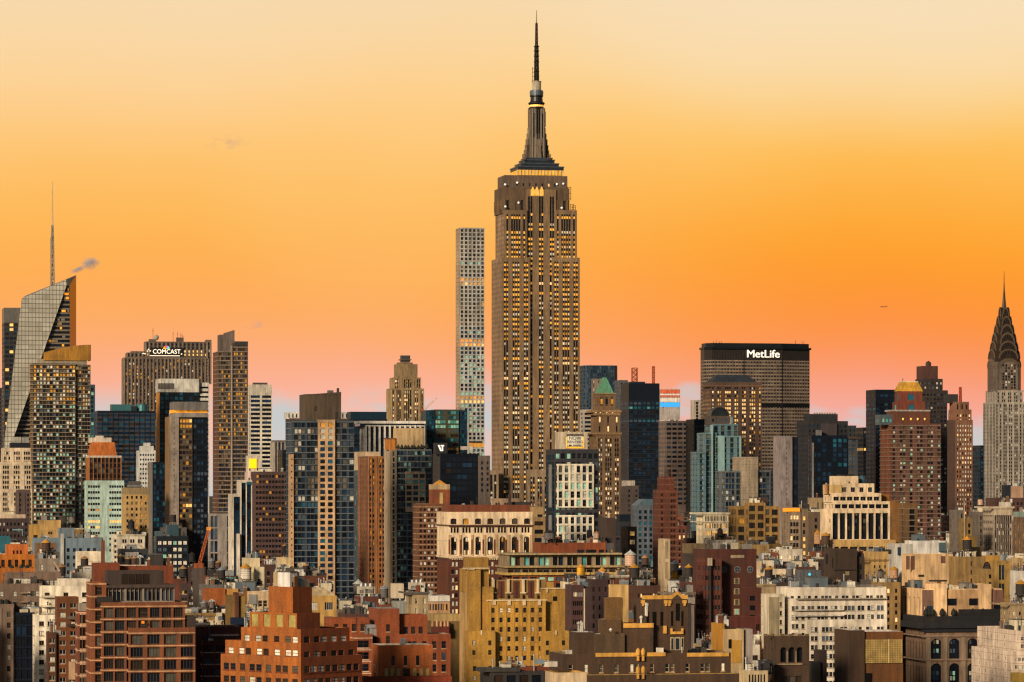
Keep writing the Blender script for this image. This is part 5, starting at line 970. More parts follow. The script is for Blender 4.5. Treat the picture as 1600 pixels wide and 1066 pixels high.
# cream stepped office with tall bays
d = 1750
b = Bld('office_building', 'cream stepped office block with seven tall dark glass bays, centre right', d, 1286, 'building', 12, 862, 'the cream seven bay office')
CR = 'c:d8bc96'
b.blk(1281.5, 1391, 795.5, dict(w=CR, fh=13.2, ww=3.0, mw=.3, pat=[1]*7+[1], hf=.97, mg=.9, rc=1.2, g='d', top=1.6, lo=.0, rib=(.15, .9, CR)), 18, yb=844, side=dict(w=CR, fh=15, ww=1.2, bay=2.5, g='d', hf=.95, top=1.6), occ=0); OCC.append((1281, 1400, 744, d, 862, b.ref))
for i in range(8):
    for j in range(4):
        x = 1294.5+i*13.2
        if x < 1388 and rnd.random() < .75:
            w1 = MB(); xx = b.lx(x, 0)+rnd.random()*1.2; z_ = b.z(840-11.5*j, xx, 0); w1.face([(xx, 1.12, z_), (xx+1.3, 1.12, z_), (xx+1.3, 1.12, z_+1.9), (xx, 1.12, z_+1.9)], KIND[rnd.choice('qqehnng')]); w1.build('window', b.root)
b.blk(1287, 1391, 783.5, dict(w=CR, fh=3.7, ww=3.0, pat=[1]*8, hf=.55, mg=.9, rc=.7, g='dddq', top=.6), 16, ly=1.2, yb=797, occ=0); b.blk(1286.5, 1377, 770.5, dict(w=CR, fh=4, ww=2.9, pat=[1]*7, hf=.55, mg=.9, rc=.7, g='dddn', top=1, fr='c:8a8474', fs=2), 14, ly=2, yb=785, occ=0)
b.blk(1313, 1366, 755.5, dict(w=CR, fh=4.6, ww=2.2, pat=[1, 1, 1, 1], hf=.55, mg=1, rc=.5, g='ddhn', top=1, fr='c:7a6a54', fs=2), 12, ly=4, yb=772, fc=1, occ=0); b.blk(1295, 1315, 757.5, NOF('c:c9a468'), 10, ly=3.4, yb=772, fc=1, occ=0); b.blk(1304.5, 1341, 744, NOF(CR), 9, ly=6, yb=758, fc=1, occ=0)
b.box(1326, 1328, 752.5, 758.5, 'c:2a2018', 5.8, .3, 'window'); b.box(1312, 1335, 741.5, 744.5, 'm:2c2a2c', 7, 5, 'rooftop_unit'); m = MB(); xx = b.lx(1347.5, 12); zq = b.z(755, xx, 12); m.ring(xx, 12, [(1.9, zq), (1.8, zq+2.4), (1.2, zq+3.6), (0, zq+4.1)], 'm:3c5866', 12); m.build('roof_dome', b.root)
m = MB(); xx = b.lx(1291, 3); zq = b.z(771, xx, 3); m.ring(xx, 3, [(.9, zq), (.9, zq+4), (1.1, zq+4), (0, zq+5.4)], 'c:a87858', 10); m.build('stair_turret', b.root)
b.blk(1391.5, 1404, 782, NOF('b:7c5222'), 16, ly=.5, fc=1, occ=0); b.blk(1378, 1389, 772.5, NOF('b:8c5626'), 10, ly=7, yb=785, fc=1, occ=0)
b.blk(1297, 1400, 844, dict(w='c:b28e54', fh=3.4, ww=4, pat=[1]*7, hf=.62, mg=.6, rc=.9, g='d', top=2.6), 5, ly=-5.4, fc=1, occ=0); b.done()
b = simple('brown ochre brick slab with open stair, right of the cream seven bay office', 1900, 1402, 1434, 786, dict(w='b:6a4a26', fh=3.1, ww=3.4, pat=[1], hf=.75, mg=5, rc=.8, g='d', top=3, band=(.1, .15, 'c:8a8078')), 16, 850, 'the ochre slab with the stair', 'brick_building', 'building'); b.done()
# right cluster
simple('grey brown loft with fine window grid right of the gold roofed brick tower', 1900, 1486, 1507, 797, dict(w='c:6a5e52', fh=3.5, ww=.9, mw=.2, pat=[3, 3], hf=.6, g='dhq', mg=.5, top=1.5, s='c:5c5248'), 16, 868, 'the fine grid grey loft', 'loft_building', 'building', cl=2).done()
simple('grey brown loft with a tall thin flue pipe, left of the pale loft', 1950, 1516, 1537, 800, dict(w='c:64584c', fh=3.5, ww=.9, mw=.2, pat=[3, 3], hf=.6, g='dhq', mg=.5, top=1.5), 16, 868, 'the second grey loft', 'loft_building', 'building', cl=2).done()
b = simple('narrow ochre block with a dark fire escape and flue between the two grey brown lofts', 1800, 1504, 1519, 810, dict(w='c:7c6236', fh=3.2, ww=1.4, pat=[1], hf=.6, g='d', top=2), 12, 868, 'the narrow ochre block', 'brick_building', 'building'); m = MB(); xx = b.lx(1507, -.6); m.ring(xx, -.6, [(.32, b.z(845, xx, 0)), (.3, b.z(783, xx, 0)), (0, b.z(782.8, xx, 0))], 'c:a08464', 8); m.build('flue_pipe', b.root); b.done()
b = Bld('loft_building', 'pale grey loft with four window bays and a light attic under the spired tower', 1820, 1539, 'building', 12, 872, 'the pale four bay loft'); s = dict(w='c:9c8a74', fh=3.6, ww=1.0, mw=.25, pat=[2, 2, 2, 2, 1], hf=.6, mg=.6, rc=.4, g='dbghd', top=4.2, tk='c:b09c80', s='c:4c3c34', rows={k: 'hqeb' for k in range(5, 20)}); b.blk(1536, 1582, 792, s, 16); b.cornice(1539, 1582, 791.5, 'c:b8a488', 0, .8, .8, 14); b.blk(1567, 1580, 784.5, NOF('c:b8ac98'), 6, ly=5, yb=793, fc=1, occ=0); b.clutter(4); b.done()
simple('brown loft with pale green cornice at the right edge under the spired tower', 1780, 1583, 1625, 800, dict(w='c:6c543c', fh=3.6, ww=1.4, mw=.3, pat=[2, 2, 2], hf=.62, g='dqyh', top=2.5, tk='c:7a8a7c'), 16, 872, 'the green corniced loft', 'loft_building', 'building', cl=3).done()
b = simple('brown block with a tan penthouse in front of the foot of the spired tower', 2300, 1540, 1612, 778, ST('b:4c3028', g='qd'), 20, 796, 'the brown block with tan penthouse', 'brick_building', 'building'); b.blk(1581, 1598, 759.5, NOF('c:a88468'), 8, ly=2, yb=780, fc=1, occ=0); b.box(1570, 1582, 758, 780, 'm:2c3238', 4, 6); b.clutter(5); b.done()
b = Bld('office_building', 'long white rooftop block with metal cooling units behind the beige windowless block', 1720, 1400, 'building', 12, 868, 'the long white block'); b.blk(1386, 1478, 850, NOF('c:b4aca0'), 20); b.blk(1428, 1478, 845, NOF('c:d4ccc0'), 14, ly=-.5, fc=1, occ=0); b.box(1403, 1407, 855, 868, 'g:1c2c38', -.4, .6, 'window'); b.box(1468, 1478, 848, 862, 'm:5c6c70', -2, 2, 'cooling_unit'); b.clutter(5); b.done()
b = Bld('brick_building', 'big beige windowless block with brown louvres and a brown side, right', 1600, 1416, 'building', 12, 925, 'the beige louvred block'); b.blk(1409, 1489, 866, NOF('c:d6ae7c'), 16)
for x0, x1, y0, y1 in ((1414, 1419.5, 869, 890), (1421.5, 1427, 869, 890), (1468, 1475, 869, 880)): b.box(x0+2, x1+2, y0, y1, 'c:6a4434', -.15, .3, 'louvre_panel')
b.box(1435, 1444, 898, 901.5, 'c:2a1e16', -.15, .3, 'vent_slot'); b.blk(1489.3, 1503, 870, NOF('b:5c4422'), 15, ly=.8, fc=1, occ=0)
for x in (1412, 1421): b.box(x+2, x+8, 910, 926, 'c:3c2a20', -.2, .3, 'opening')
b.clutter(5); b.done()
b = Bld('brick_building', 'ochre brick stair tower with two steel flues carrying a dark water tank', 1560, 1506, 'building', 12, 925, 'the ochre flue tower'); b.blk(1502, 1534, 855, dict(w='b:84663a', fh=3.5, ww=1, pat=[1, 1], hf=.4, g='q', top=9), 12); b.blk(1519, 1526, 838, NOF('c:6c5426'), 5, ly=4, yb=857, fc=1, occ=0)
for x in (1514.5, 1519): m = MB(); xx = b.lx(x, -.5); m.ring(xx, -.6, [(.3, b.z(915, xx, 0)), (.3, b.z(850 if x < 1516 else 870, xx, 0)), (0, b.z(849.8 if x < 1516 else 869.8, xx, 0))], 'm:c0b8a8', 8); m.build('flue_pipe', b.root)
b.done()
b = Bld('brick_building', 'ochre block with tall navy windows and a glazed dome vent at right', 1640, 1535, 'building', 12, 918, 'the ochre block with navy windows'); b.blk(1534, 1580, 876, dict(w='c:a07c3c', fh=8.5, ww=2.6, pat=[1, 1], hf=.8, mg=3.5, g='nn', top=1.2, fr='m:4a4a48', fs=4), 14); b.blk(1536, 1565, 868, NOF('c:b08238'), 8, ly=4, yb=878, fc=1, occ=0); m = MB(); xx = b.lx(1566, 5); zq = b.z(876, xx, 5); m.ring(xx, 5, [(1.6, zq), (1.7, zq+1.6), (1.2, zq+2.6), (0, zq+3.1)], 'm:8c9090', 12); m.build('dome_vent', b.root); b.clutter(4); b.done()
b = Bld('apartment_block', 'little tan block with a hipped dark roof hut in front of the ochre block', 1520, 1531, 'building', 12, 918, 'the little tan block'); b.blk(1529, 1553, 889, ST('c:94733e', g='qd', bay=4, fh=3.2, top=1.6), 10); m = MB(); a_, b_, y0_, y1_, _, zt_ = b.last; m.prism([(a_+.6, 1), (b_-.8, 1), (b_-.8, 7), (a_+.6, 7)], zt_-.5, zt_+2.4, 'r:3a2a28', P2=[(a_+2.5, 3), (b_-2.5, 3), (b_-2.5, 5), (a_+2.5, 5)]); m.build('hipped_roof', b.root); b.done()
b = simple('tan low block with narrow windows at the right edge behind the white gable wall', 1500, 1579, 1625, 872, dict(w='c:94724a', fh=4, ww=.7, bay=1.6, hf=.6, g='q', top=3, tk='c:a88a60'), 14, 905, 'the tan low block at the right edge', 'brick_building', 'building', cl=3); b.done()
b = Bld('brick_building', 'white rendered stepped gable wall block at the right edge', 1410, 1586, 'building', 12, 950, 'the white gable wall'); b.blk(1584, 1630, 900, NOF('c:c2b8a8'), 14); b.blk(1590, 1608, 892, NOF('c:c8beae'), 9, ly=-.3, fc=1, occ=0); b.clutter(4); b.done()
b = Bld('brick_building', 'large blank dark brown brick block with a framed square on its wall, centre right', 1270, 1291, 'building', 12, 925, 'the blank dark brown block'); b.blk(1287, 1339, 858, NOF('b:3c2a1c'), 14); b.blk(1339, 1351, 870, ST('b:3c2a1e', ww=.8, bay=4, g='d'), 12, ly=1.5, fc=1, occ=0); b.box(1303, 1340, 890, 891, 'c:1e1612', -.4, .5, 'ledge'); b.box(1321, 1327, 893, 899, 'c:8e7a50', -.2, .2, 'wall_plaque'); b.box(1290, 1294, 866, 882, 'c:14100e', -.15, .2, 'window'); b.clutter(6); b.done()
b = Bld('stone_building', 'tan ornamented stone attic with small arches behind the blank brown block', 1450, 1352, 'building', 12, 905, 'the ornamented attic'); b.blk(1350, 1388, 862, dict(w='c:a5834e', fh=2.6, ww=.7, bay=1.5, hf=.5, g='q', arch=1, top=2.2), 10); b.cornice(1351, 1388, 874, 'c:8c6c3e', 0, .5, .5, 8); b.clutter(2); b.done()
b = Bld('loft_building', 'low cream building with a row of large dark windows behind the white apartment house', 1330, 1184, 'building', 12, 930, 'the low cream loft'); b.blk(1182, 1243, 889, dict(w='c:dcc4a2', fh=3.2, ww=1.75, pat=[1]*6, hf=.68, mg=.6, rc=.5, g='dddl', top=1.7), 12); b.box(1182, 1190, 877, 890, 'c:c8ae8e', .4, 3, 'chimney'); b.clutter(5); b.done()
b = Bld('plant_enclosure', 'grey ribbed metal plant enclosure with a small round blue mark', 1260, 1243, 'building', 12, 925, 'the grey metal enclosure'); b.blk(1242, 1283, 891, dict(w='m:5a5c5e', fh=20, ww=.4, bay=1.3, hf=.1, g='g', top=99, rib=None), 8)
m = MB()
for i in range(18): xx = b.lx(1243, 0)+i*.5; m.box(xx, xx+.18, -.12, 0, b.z(912, xx, 0), b.z(891.5, xx, 0), 'm:76787a')
m.build('corrugation', b.root); m = MB(); xx = b.lx(1265, -.2); zq = b.z(897.5, xx, -.2); PQ = [(xx+.5*math.cos(t*math.pi/6), -.2, zq+.5*math.sin(t*math.pi/6)) for t in range(12)]; m.face(PQ, 'x:48b8d0'); m.build('round_mark', b.root); b.done()
# big red brick block
d = 1190
b = Bld('apartment_block', 'large dark red brick block with three octagonal windows near its flat top, lower centre right', d, 1102, 'building', 12, 1000, 'the large dark red brick block')
RB = 'b:4c2019'
b.blk(1100, 1182, 858, dict(NOF(RB), cop='c:6c6458'), 14, fc=1, roof='r:5c5a52'); a0 = b.last
for x in (1131, 1152, 1172):
    m = MB(); xx = b.lx(x, -.05); zq = b.z(890, xx, 0)
    for r_, k, yy in ((1.15, 'c:7c7672', -.1), (.9, 'g:28323c', -.14)): m.face([(xx+r_*math.cos(R(22.5+45*t)), yy, zq+r_*math.sin(R(22.5+45*t))) for t in range(8)], k)
    m.bar((xx-.9, -.16, zq), (xx+.9, -.16, zq), .1, 'c:7c7672'); m.bar((xx, -.16, zq-.9), (xx, -.16, zq+.9), .1, 'c:7c7672'); m.build('octagonal_window', b.root)
b.box(1142, 1163, 867.5, 872, 'c:a08c6c', -.2, .3, 'stone_tablet')
for i, y in enumerate((908, 924, 941, 956)):
    for x, w_, k in ((1126, 9, 'dyct'[i]), (1151, 8, 'hhhc'[i])):
        m = MB(); xx = b.lx(x, 0); a_ = w_/10.; zq = b.z(y, xx, 0)
        if x > 1140: m.box(xx-.95, xx+.95, -.1, .02, zq-1, zq+1, 'c:a88c60')
        m.face([(xx-a_*.7, -.14, zq-.85), (xx+a_*.7, -.14, zq-.85), (xx+a_*.7, -.14, zq+.85), (xx-a_*.7, -.14, zq+.85)], KIND[k]); m.bar((xx, -.18, zq-.85), (xx, -.18, zq+.85), .08, 'c:3c2c22'); m.build('window', b.root)
b.blk(1088, 1128, 873, dict(w='b:5a2a22', fh=3.25, ww=1.4, mw=.2, pat=[2, 2, 1], hf=.45, mg=.5, rc=.25, g='gqdq', top=1.5, fr='b:3c2420', rib=(.12, .2, 'b:4a1c16')), 10, ly=-5); b.blk(1162, 1190, 918, dict(w='b:4e1e16', fh=3.2, ww=1.9, pat=[1], hf=.5, g='d', top=2, cop='c:b5aaa0'), 9, ly=-3, fc=1, occ=0); b.blk(1130, 1192, 963, ST('b:4e1c14', g='q', bay=5, top=2, cop='c:b0a090'), 8, ly=-5.5, fc=1, occ=0)
b.box(1107, 1113, 872, 884, 'c:b8a488', -6.5, 1.2, 'flue_head'); m = MB(); xx = b.lx(1110, -6); m.ring(xx, -5.9, [(.4, b.z(1000, xx, -6)), (.4, b.z(882, xx, -6))], 'c:2a1c18', 8); m.build('flue_pipe', b.root); b.last = a0; b.clutter(6); b.done()
b = simple('dark brown stone hall with an olive attic behind the dark red brick block', 1500, 1066, 1108, 850, dict(w='c:3c3028', fh=4, ww=.6, bay=1.3, hf=.6, g='qh', arch=1, top=4, tk='c:6c5838'), 16, 898, 'the dark arched hall', 'stone_building', 'building'); b.done()
b = simple('olive tan low attic block beneath the ochre industrial block', 1560, 1153, 1202, 851, ST('c:84683c', g='qd', top=4), 14, 870, 'the olive low attic', 'brick_building', 'building', cl=5); b.done()
# left cluster
b = simple('dark maroon low block with a thin white cornice at the left edge', 2000, -14, 45, 810, dict(w='b:3c2c2a', fh=3.3, ww=1, bay=2, hf=.5, g='dqbd', top=1.6), 22, 848, 'the dark maroon block', 'loft_building', 'building'); b.box(-10, 40, 804, 810, 'c:bda488', 2, 8, 'attic'); b.clutter(4); b.box(19, 36, 827, 829, 'm:7aa0a4', -.5, .4, 'sign_frame'); b.box(34.5, 36, 829, 838, 'm:7aa0a4', -.5, .4, 'sign_frame'); b.done()
b = simple('block wrapped in plain teal construction netting at the left edge', 1500, -14, 16, 838, NOF('c:1c5e6c'), 14, 870, 'the teal netted block', 'netted_building', 'building'); b.done()
b = Bld('brick_building', 'tan brick roof block carrying two white cylindrical tanks in front of the balcony tower', 1700, 62, 'building', 12, 850, 'the tan block with two white tanks'); b.blk(47, 64, 820, dict(w='c:a8823e', fh=4, ww=2, pat=[1], g='q', top=4), 10, ly=2, fc=1); b.blk(62, 95, 813, dict(w='c:a5814c', fh=3, ww=1, pat=[1, 1], mg=4, g='q', hf=.4, top=4.6, tk='c:b48e54'), 12, fc=1); b.clutter(4); b.done()
b = Bld('apartment_block', 'blue grey rendered block with a tall white duct and small dark windows, left', 1400, 55, 'building', 12, 905, 'the blue grey rendered block')
b.blk(50, 158, 841, dict(w='c:6c7c84', fh=2.9, ww=1.1, pat=[1, 1, 2, 1, 1, 2, 1], mw=2, hf=.5, mg=2, rc=.25, g='dndqo', top=3.2), 16); a0 = b.last; b.box(93, 116, 825, 843, 'c:6e7c82', 3, 6, 'stair_house'); b.box(95, 100, 834, 882, 'c:c4beb2', -.7, .7, 'duct'); b.last = a0; b.clutter(5); b.done()
b = Bld('brick_building', 'brown brick stair house cube on a tan base behind the brick stair block', 1250, 58, 'building', 12, 898, 'the brown brick cube'); b.blk(54, 87.5, 849, NOF('b:6c4e32'), 7, yb=873); b.blk(53.5, 88, 873, ST('c:8a6e4e', g='q', bay=6, top=2), 8, ly=-.4, occ=0); b.done()
b = Bld('apartment_block', 'bright orange brick block with stepped shoulders at the left edge', 1090, 0, 'building', 12, 912, 'the orange stepped block')
OB = 'b:ac5c1c'; b.blk(8, 43.5, 851, dict(w='b:b0582a', fh=3.1, ww=.55, pat=[1, 1, 1], hf=.6, mg=1.8, rc=.25, g='q', top=1.2), 8, ly=2); b.blk(-16, 54, 866, dict(w=OB, fh=3.6, ww=1.05, pat=[1, 1, 1, 1, 1, 1], hf=.62, mg=.8, rc=.25, g='qdq', top=1.0, fr='c:4a3424', cop='c:c8a888'), 10); b.blk(-16, 55, 888, dict(w=OB, fh=3.3, ww=1.2, bay=2.8, g='dq', top=1, cop='c:c8a888'), 6, ly=-3, occ=0)
for x in (-2, 18, 33, 42): m = MB(); xx = b.lx(x, -2); zq = b.z(889, xx, -2); m.ring(xx, -2, [(.3, zq-1.2), (.8, zq-.3), (.7, zq+.7), (0, zq+1.4)], 'c:1c2010', 7); m.build('terrace_shrub', b.root)
b.done()
b = Bld('brick_building', 'blank cream rendered cube with faint joints, left', 1130, 121, 'building', 12, 922, 'the blank cream cube'); b.blk(118, 157.5, 862, dict(NOF('c:e0ccac')), 7)
for y in (877, 893): b.box(120, 157.5, y, y+.6, 'c:a8977c', -.05, .1, 'joint')
b.done()
b = simple('small charcoal block with bright squares of window and a white panelled panel, left', 1750, 184, 232, 858, dict(w='c:2e3238', fh=3.2, ww=1.1, bay=3, hf=.5, g='ncd', top=2), 14, 890, 'the charcoal block', 'apartment_block', 'building', cl=4); b.blk(196, 217, 863, dict(w='c:bab0a4', fh=3.2, ww=1, pat=[1, 1, 1], hf=.5, g='d', top=1.2), 2, ly=-1.6, fc=1, occ=0); b.done()
b = simple('tan brick loft with a domed pavilion behind the charcoal block', 2080, 190, 232, 762, dict(w='c:b08c54', fh=3.4, ww=1.2, bay=2.6, hf=.5, g='qdey', top=4, tk='c:8a7450'), 18, 868, 'the tan loft with the pavilion', 'loft_building', 'building'); b.blk(203, 220, 752, ST('c:4a4640', ww=.8, g='d'), 8, ly=3, yb=764, fc=1, occ=0); b.box(201, 222, 758, 761, 'c:6c6a68', 2.5, 9, 'pavilion_eaves'); b.done()
b = simple('dark steel framed loft with a grid of bright blinds left of the orange crane', 1720, 240, 294, 838, dict(w='m:20242a', fh=3.2, ww=1.9, pat=[1]*6, hf=.6, mg=.6, rc=.3, g='cwbdcg', top=1.6, fr='m:15181c', fs=2), 12, 892, 'the dark loft with bright blinds', 'loft_building', 'building', side=ST('m:2c444c', g='nd')); b.box(261, 279, 820, 838, 'm:3c545c', 3, 5); b.box(243, 254, 830, 838, 'm:50646a', 3, 4); b.clutter(5); b.done()
b = Bld('brick_building', 'low brick warehouse wall with a turquoise glazed skylight strip, centre left', 1280, 318, 'building', 12, 925, 'the turquoise skylight block'); b.blk(316, 372, 900, NOF('b:5a2c20'), 10); b.box(328, 369, 902, 912, 'k:6fb0a4', -.3, .4, 'skylight')
m = MB()
for i in range(11): xx = b.lx(328+i*4.1, -.4); m.box(xx-.06, xx+.06, -.42, -.28, b.z(912, xx, 0), b.z(901.5, xx, 0), 'm:2c4444')
for y in (905.3, 908.6): m.box(b.lx(328, -.4), b.lx(369, -.4), -.42, -.28, b.z(y+.3, 5, 0), b.z(y, 5, 0), 'm:2c4444')
m.build('skylight_bars', b.root); b.clutter(3); b.done()

# ================================================================ foreground rows
def depto(b, x, xa, ly):
    """depth that puts the back of the left face at photo column x"""
    a = b.lx(xa, ly); P0 = b.w(a, ly); t = (x-800)/F; return (P0[0]-t*P0[1])/(b.s+t*b.c)
# taupe terraced block
d = 1020
b = Bld('apartment_block', 'taupe terraced apartment block with planted setbacks at the lower left edge', d, 0, 'building', 12, 1066, 'the taupe terraced block')
TP = 'c:7a6250'; s = dict(w=TP, fh=3.1, ww=1.0, mw=.25, pat=[1, 3, 2], hf=.5, mg=1, rc=.3, g='dqbh', top=1.4, fr='c:3c322c', sl='c:8c7866')
b.blk(12, 95, 895, dict(s, pat=[1, 3, 3]), 12, ly=9, fc=1); b.blk(-6, 66, 912, dict(s, pat=[1, 1, 3]), 9, ly=4, fc=1); a0 = b.last; b.blk(-20, 22, 944, dict(s, pat=[1, 1], rib=(.2, .6, 'c:84705c')), 8, ly=0, fc=1); b.blk(20.5, 53, 957, dict(w='m:141c2c', fh=3.1, ww=1.5, mw=.15, pat=[3], hf=.8, mg=.2, rc=.3, g='nddd', top=.6), 5, ly=.4, fc=1, occ=0)
for i in range(3): b.box(31, 44, 926+i*14, 927.5+i*14, 'c:9c8468', 2.8, 1.2, 'balcony')
for x, ly in ((16, 8.2), (33, 8.2), (48, 8.2), (27, 8.2), (2, 3.4), (10, 3.4)): m = MB(); xx = b.lx(x, ly); zq = b.z(911 if ly > 5 else 944, xx, ly); m.ring(xx, ly, [(.3, zq-1), (.9, zq-.1), (.7, zq+.9), (0, zq+1.5)], 'c:1c1e12', 7); m.build('terrace_shrub', b.root)
m = MB(); l = 3.; m.bar((b.lx(84, l), l, b.z(878, 10, l)), (b.lx(93, l), l, b.z(893, 10, l)), .5, 'c:b59a7c'); m.build('slanted_flue', b.root); b.clutter(4); b.last = a0; b.clutter(3); b.done()
# white apartment
d = 980
b = Bld('apartment_block', 'off white apartment block with stacked balconies, lower left', d, 66, 'building', 12, 1066, 'the off white apartment block')
WT = 'c:dccdb2'; s = dict(w=WT, fh=2.62, ww=1.35, mw=1, hf=.5, mg=.9, rc=.3, g='dqwb', top=1.1, fr='c:4c443c', fs=2, sl='c:a89a80')
b.blk(93, 141, 905, dict(NOF('c:cfc0a8')), 8, ly=9, fc=1); b.blk(65, 141, 916, dict(s, pat=[1, 1, 1]), 8, ly=6, fc=1); b.blk(66, 88, 934, dict(s, pat=[1]), 7, ly=3, fc=1); b.blk(51, 88.5, 961, dict(s, pat=[2]), 9, ly=.2)
for y in (931, 946, 958): b.box(64.5, 88, y, y+2.6, 'c:d0c0a4', 1.6, 1.4, 'balcony')
b.clutter(2); b.done()
b = Bld('apartment_block', 'narrow orange brown brick block with white framed windows, lower left', 900, 88, 'building', 12, 1066, 'the narrow orange brown block')
BR = 'b:6e3818'; s = dict(w=BR, fh=2.33, ww=1.5, pat=[1, 1], hf=.5, mg=.6, rc=.25, g='dqb', top=1.0, fr='c:b8b0a4', fs=2, sl='c:94745a')
b.blk(86, 123, 933, s, 7, ly=.8); b.blk(75, 88, 988, dict(s, w='b:4c2818', pat=[1]), 6, ly=0, fc=1); b.box(108, 122, 1034, 1062, 'c:b89470', -.6, 1.4, 'balcony'); b.box(106, 123, 963, 968, 'c:6a5a4a', -.5, 1.5, 'balcony'); b.box(106, 123, 975, 979, 'c:3c2c22', -.5, 1.5, 'balcony'); b.clutter(3); b.done()
b = Bld('apartment_block', 'slim red brick bay with pale stone bands left of the brick grid block', 870, 122, 'building', 12, 1066, 'the slim banded brick bay')
b.blk(122, 141, 955, dict(w='b:6c3426', fh=3.05, ww=.62, mw=.12, pat=[3], hf=.7, mg=.35, rc=.25, g='qhq', top=.4, s='c:b89070', band=(.08, .22, 'c:c8a080')), 8, fc=1); b.box(124, 138, 943, 956, 'c:9a8a7a', 2, 4); b.done()
b = Bld('brick_building', 'plain brick stair block with chimney pots behind the brick grid block', 1010, 146, 'building', 12, 912, 'the plain brick stair block'); b.blk(143, 187, 880, NOF('b:70301c'), 9); b.blk(188, 271, 884, dict(NOF('b:6c2e1a'), cop='c:c8a890'), 12, ly=3, fc=1, occ=0); b.clutter(4); b.done()
# brick grid block
d = 850
b = Bld('apartment_block', 'red brick block with a grid of dark windows and brown glazed penthouse, lower left', d, 150, 'building', 12, 1066, 'the red brick grid block')
RD = 'b:7c402a'; s = dict(w=RD, fh=3.03, ww=3.0, pat=[1]*4, hf=.74, mg=.45, rc=.55, g='qddqh', top=.25, fr='c:4a3c32', fs=5, s='b:703a26', band=(.16, .3, 'c:c49468'))
b.blk(142, 166, 911, dict(s, ww=1.6, pat=[1]), 12, ly=3, fc=1); b.blk(150, 289, 941, dict(s, pat=[2, 1, 1, 1, 1, 1], ww=2.3, mw=.3, top=1.0, cop='c:c49468'), 15, ly=1); b.blk(201, 305, 981, dict(s, top=1.25, cop='c:c49468'), 12, ly=-.8, fc=1, occ=0)
b.blk(168, 273, 918, dict(w='c:8c7e70', fh=3.05, ww=.85, mw=.12, pat=[4, 4, 4, 3], hf=.86, mg=.3, rc=.4, g='dqghd', top=.2, s='c:3a302a'), 10, ly=3.6, yb=942, fc=1, occ=0); b.box(166, 275, 914, 918.5, 'c:4c3a30', 3, 11, 'penthouse_roof')
b.blk(168, 256, 892, dict(w='c:3c2c24', fh=3, ww=2.4, mw=.1, pat=[4], hf=.8, mg=3, rc=.15, g='q', top=.5), 8, ly=4.6, yb=915, fc=1, occ=0)
b.box(151, 176, 932, 941, 'c:2a221e', 1.2, .15, 'terrace_railing'); b.box(290, 306, 963, 982, 'c:3a2c26', 1.5, 6, 'side_wing')
m = MB(); zq = b.z(1020, 20, -1); xx = b.lx(223, -.5); w1 = MB(); w1.face([(xx-.3, -.4, b.z(974, 20, 0)), (xx+.4, -.4, b.z(974, 20, 0)), (xx+.4, -.4, b.z(970, 20, 0)), (xx-.3, -.4, b.z(970, 20, 0))], 'l:e08020'); w1.build('lit_pane', b.root)
b.done()
b = Bld('apartment_block', 'dark maroon brick block with recessed windows left of the orange corner block', 880, 306, 'building', 12, 1066, 'the dark maroon recessed block'); b.blk(306, 376, 979, dict(NOF('b:50241c'), cop='c:6c4c3c'), 10, ly=3, fc=1); b.blk(316, 354, 1001, dict(w='b:4a2018', fh=2.9, ww=2.8, mw=.8, pat=[1, 1], hf=.6, mg=.3, rc=.4, g='gqd', top=.5, fr='c:5c5450', fs=5, sl='c:b49a84'), 8, fc=1, occ=0); b.box(328, 374, 991, 994, 'c:a89080', 2.7, .4, 'ledge'); b.clutter(4); b.done()
# orange corner block, turned so two faces show
d = 800
b = Bld('apartment_block', 'large orange brick corner block with stepped terraces and a blank brick tower on top', d, 457, 'building', 47, 1066, 'the orange corner block')
OR = 'b:984f1c'; DR = 'b:823a1c'  # one brick: sunlit left faces and darker right faces put into two colours
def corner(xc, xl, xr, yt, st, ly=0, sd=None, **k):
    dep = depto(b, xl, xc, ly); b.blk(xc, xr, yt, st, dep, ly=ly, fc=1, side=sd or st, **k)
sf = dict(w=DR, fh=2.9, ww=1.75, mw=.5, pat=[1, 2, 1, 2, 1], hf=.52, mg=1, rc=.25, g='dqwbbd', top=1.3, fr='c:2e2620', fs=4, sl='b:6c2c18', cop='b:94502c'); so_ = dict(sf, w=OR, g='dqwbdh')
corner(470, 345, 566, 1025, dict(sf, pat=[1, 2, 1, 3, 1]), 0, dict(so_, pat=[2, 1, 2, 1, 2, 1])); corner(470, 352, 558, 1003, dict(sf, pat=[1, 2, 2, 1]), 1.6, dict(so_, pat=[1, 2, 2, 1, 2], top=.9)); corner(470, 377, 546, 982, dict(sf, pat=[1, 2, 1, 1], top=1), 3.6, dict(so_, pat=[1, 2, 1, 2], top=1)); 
corner(464, 390, 500, 958, dict(NOF(DR)), 6.5, dict(w=OR, fh=3.2, ww=2.3, pat=[1, 1, 1, 1], hf=.88, mg=.5, rc=.2, g='z', top=.2)); corner(457.5, 419.5, 487.5, 917, NOF('b:78360f'), 8.5, NOF('b:964c16')); b.box(450, 458, 908, 920, 'b:6c2c1c', 12, 1.2, 'chimney')  # stair tower brick also split into a lit and a shaded colour
b.clutter(2); b.done()
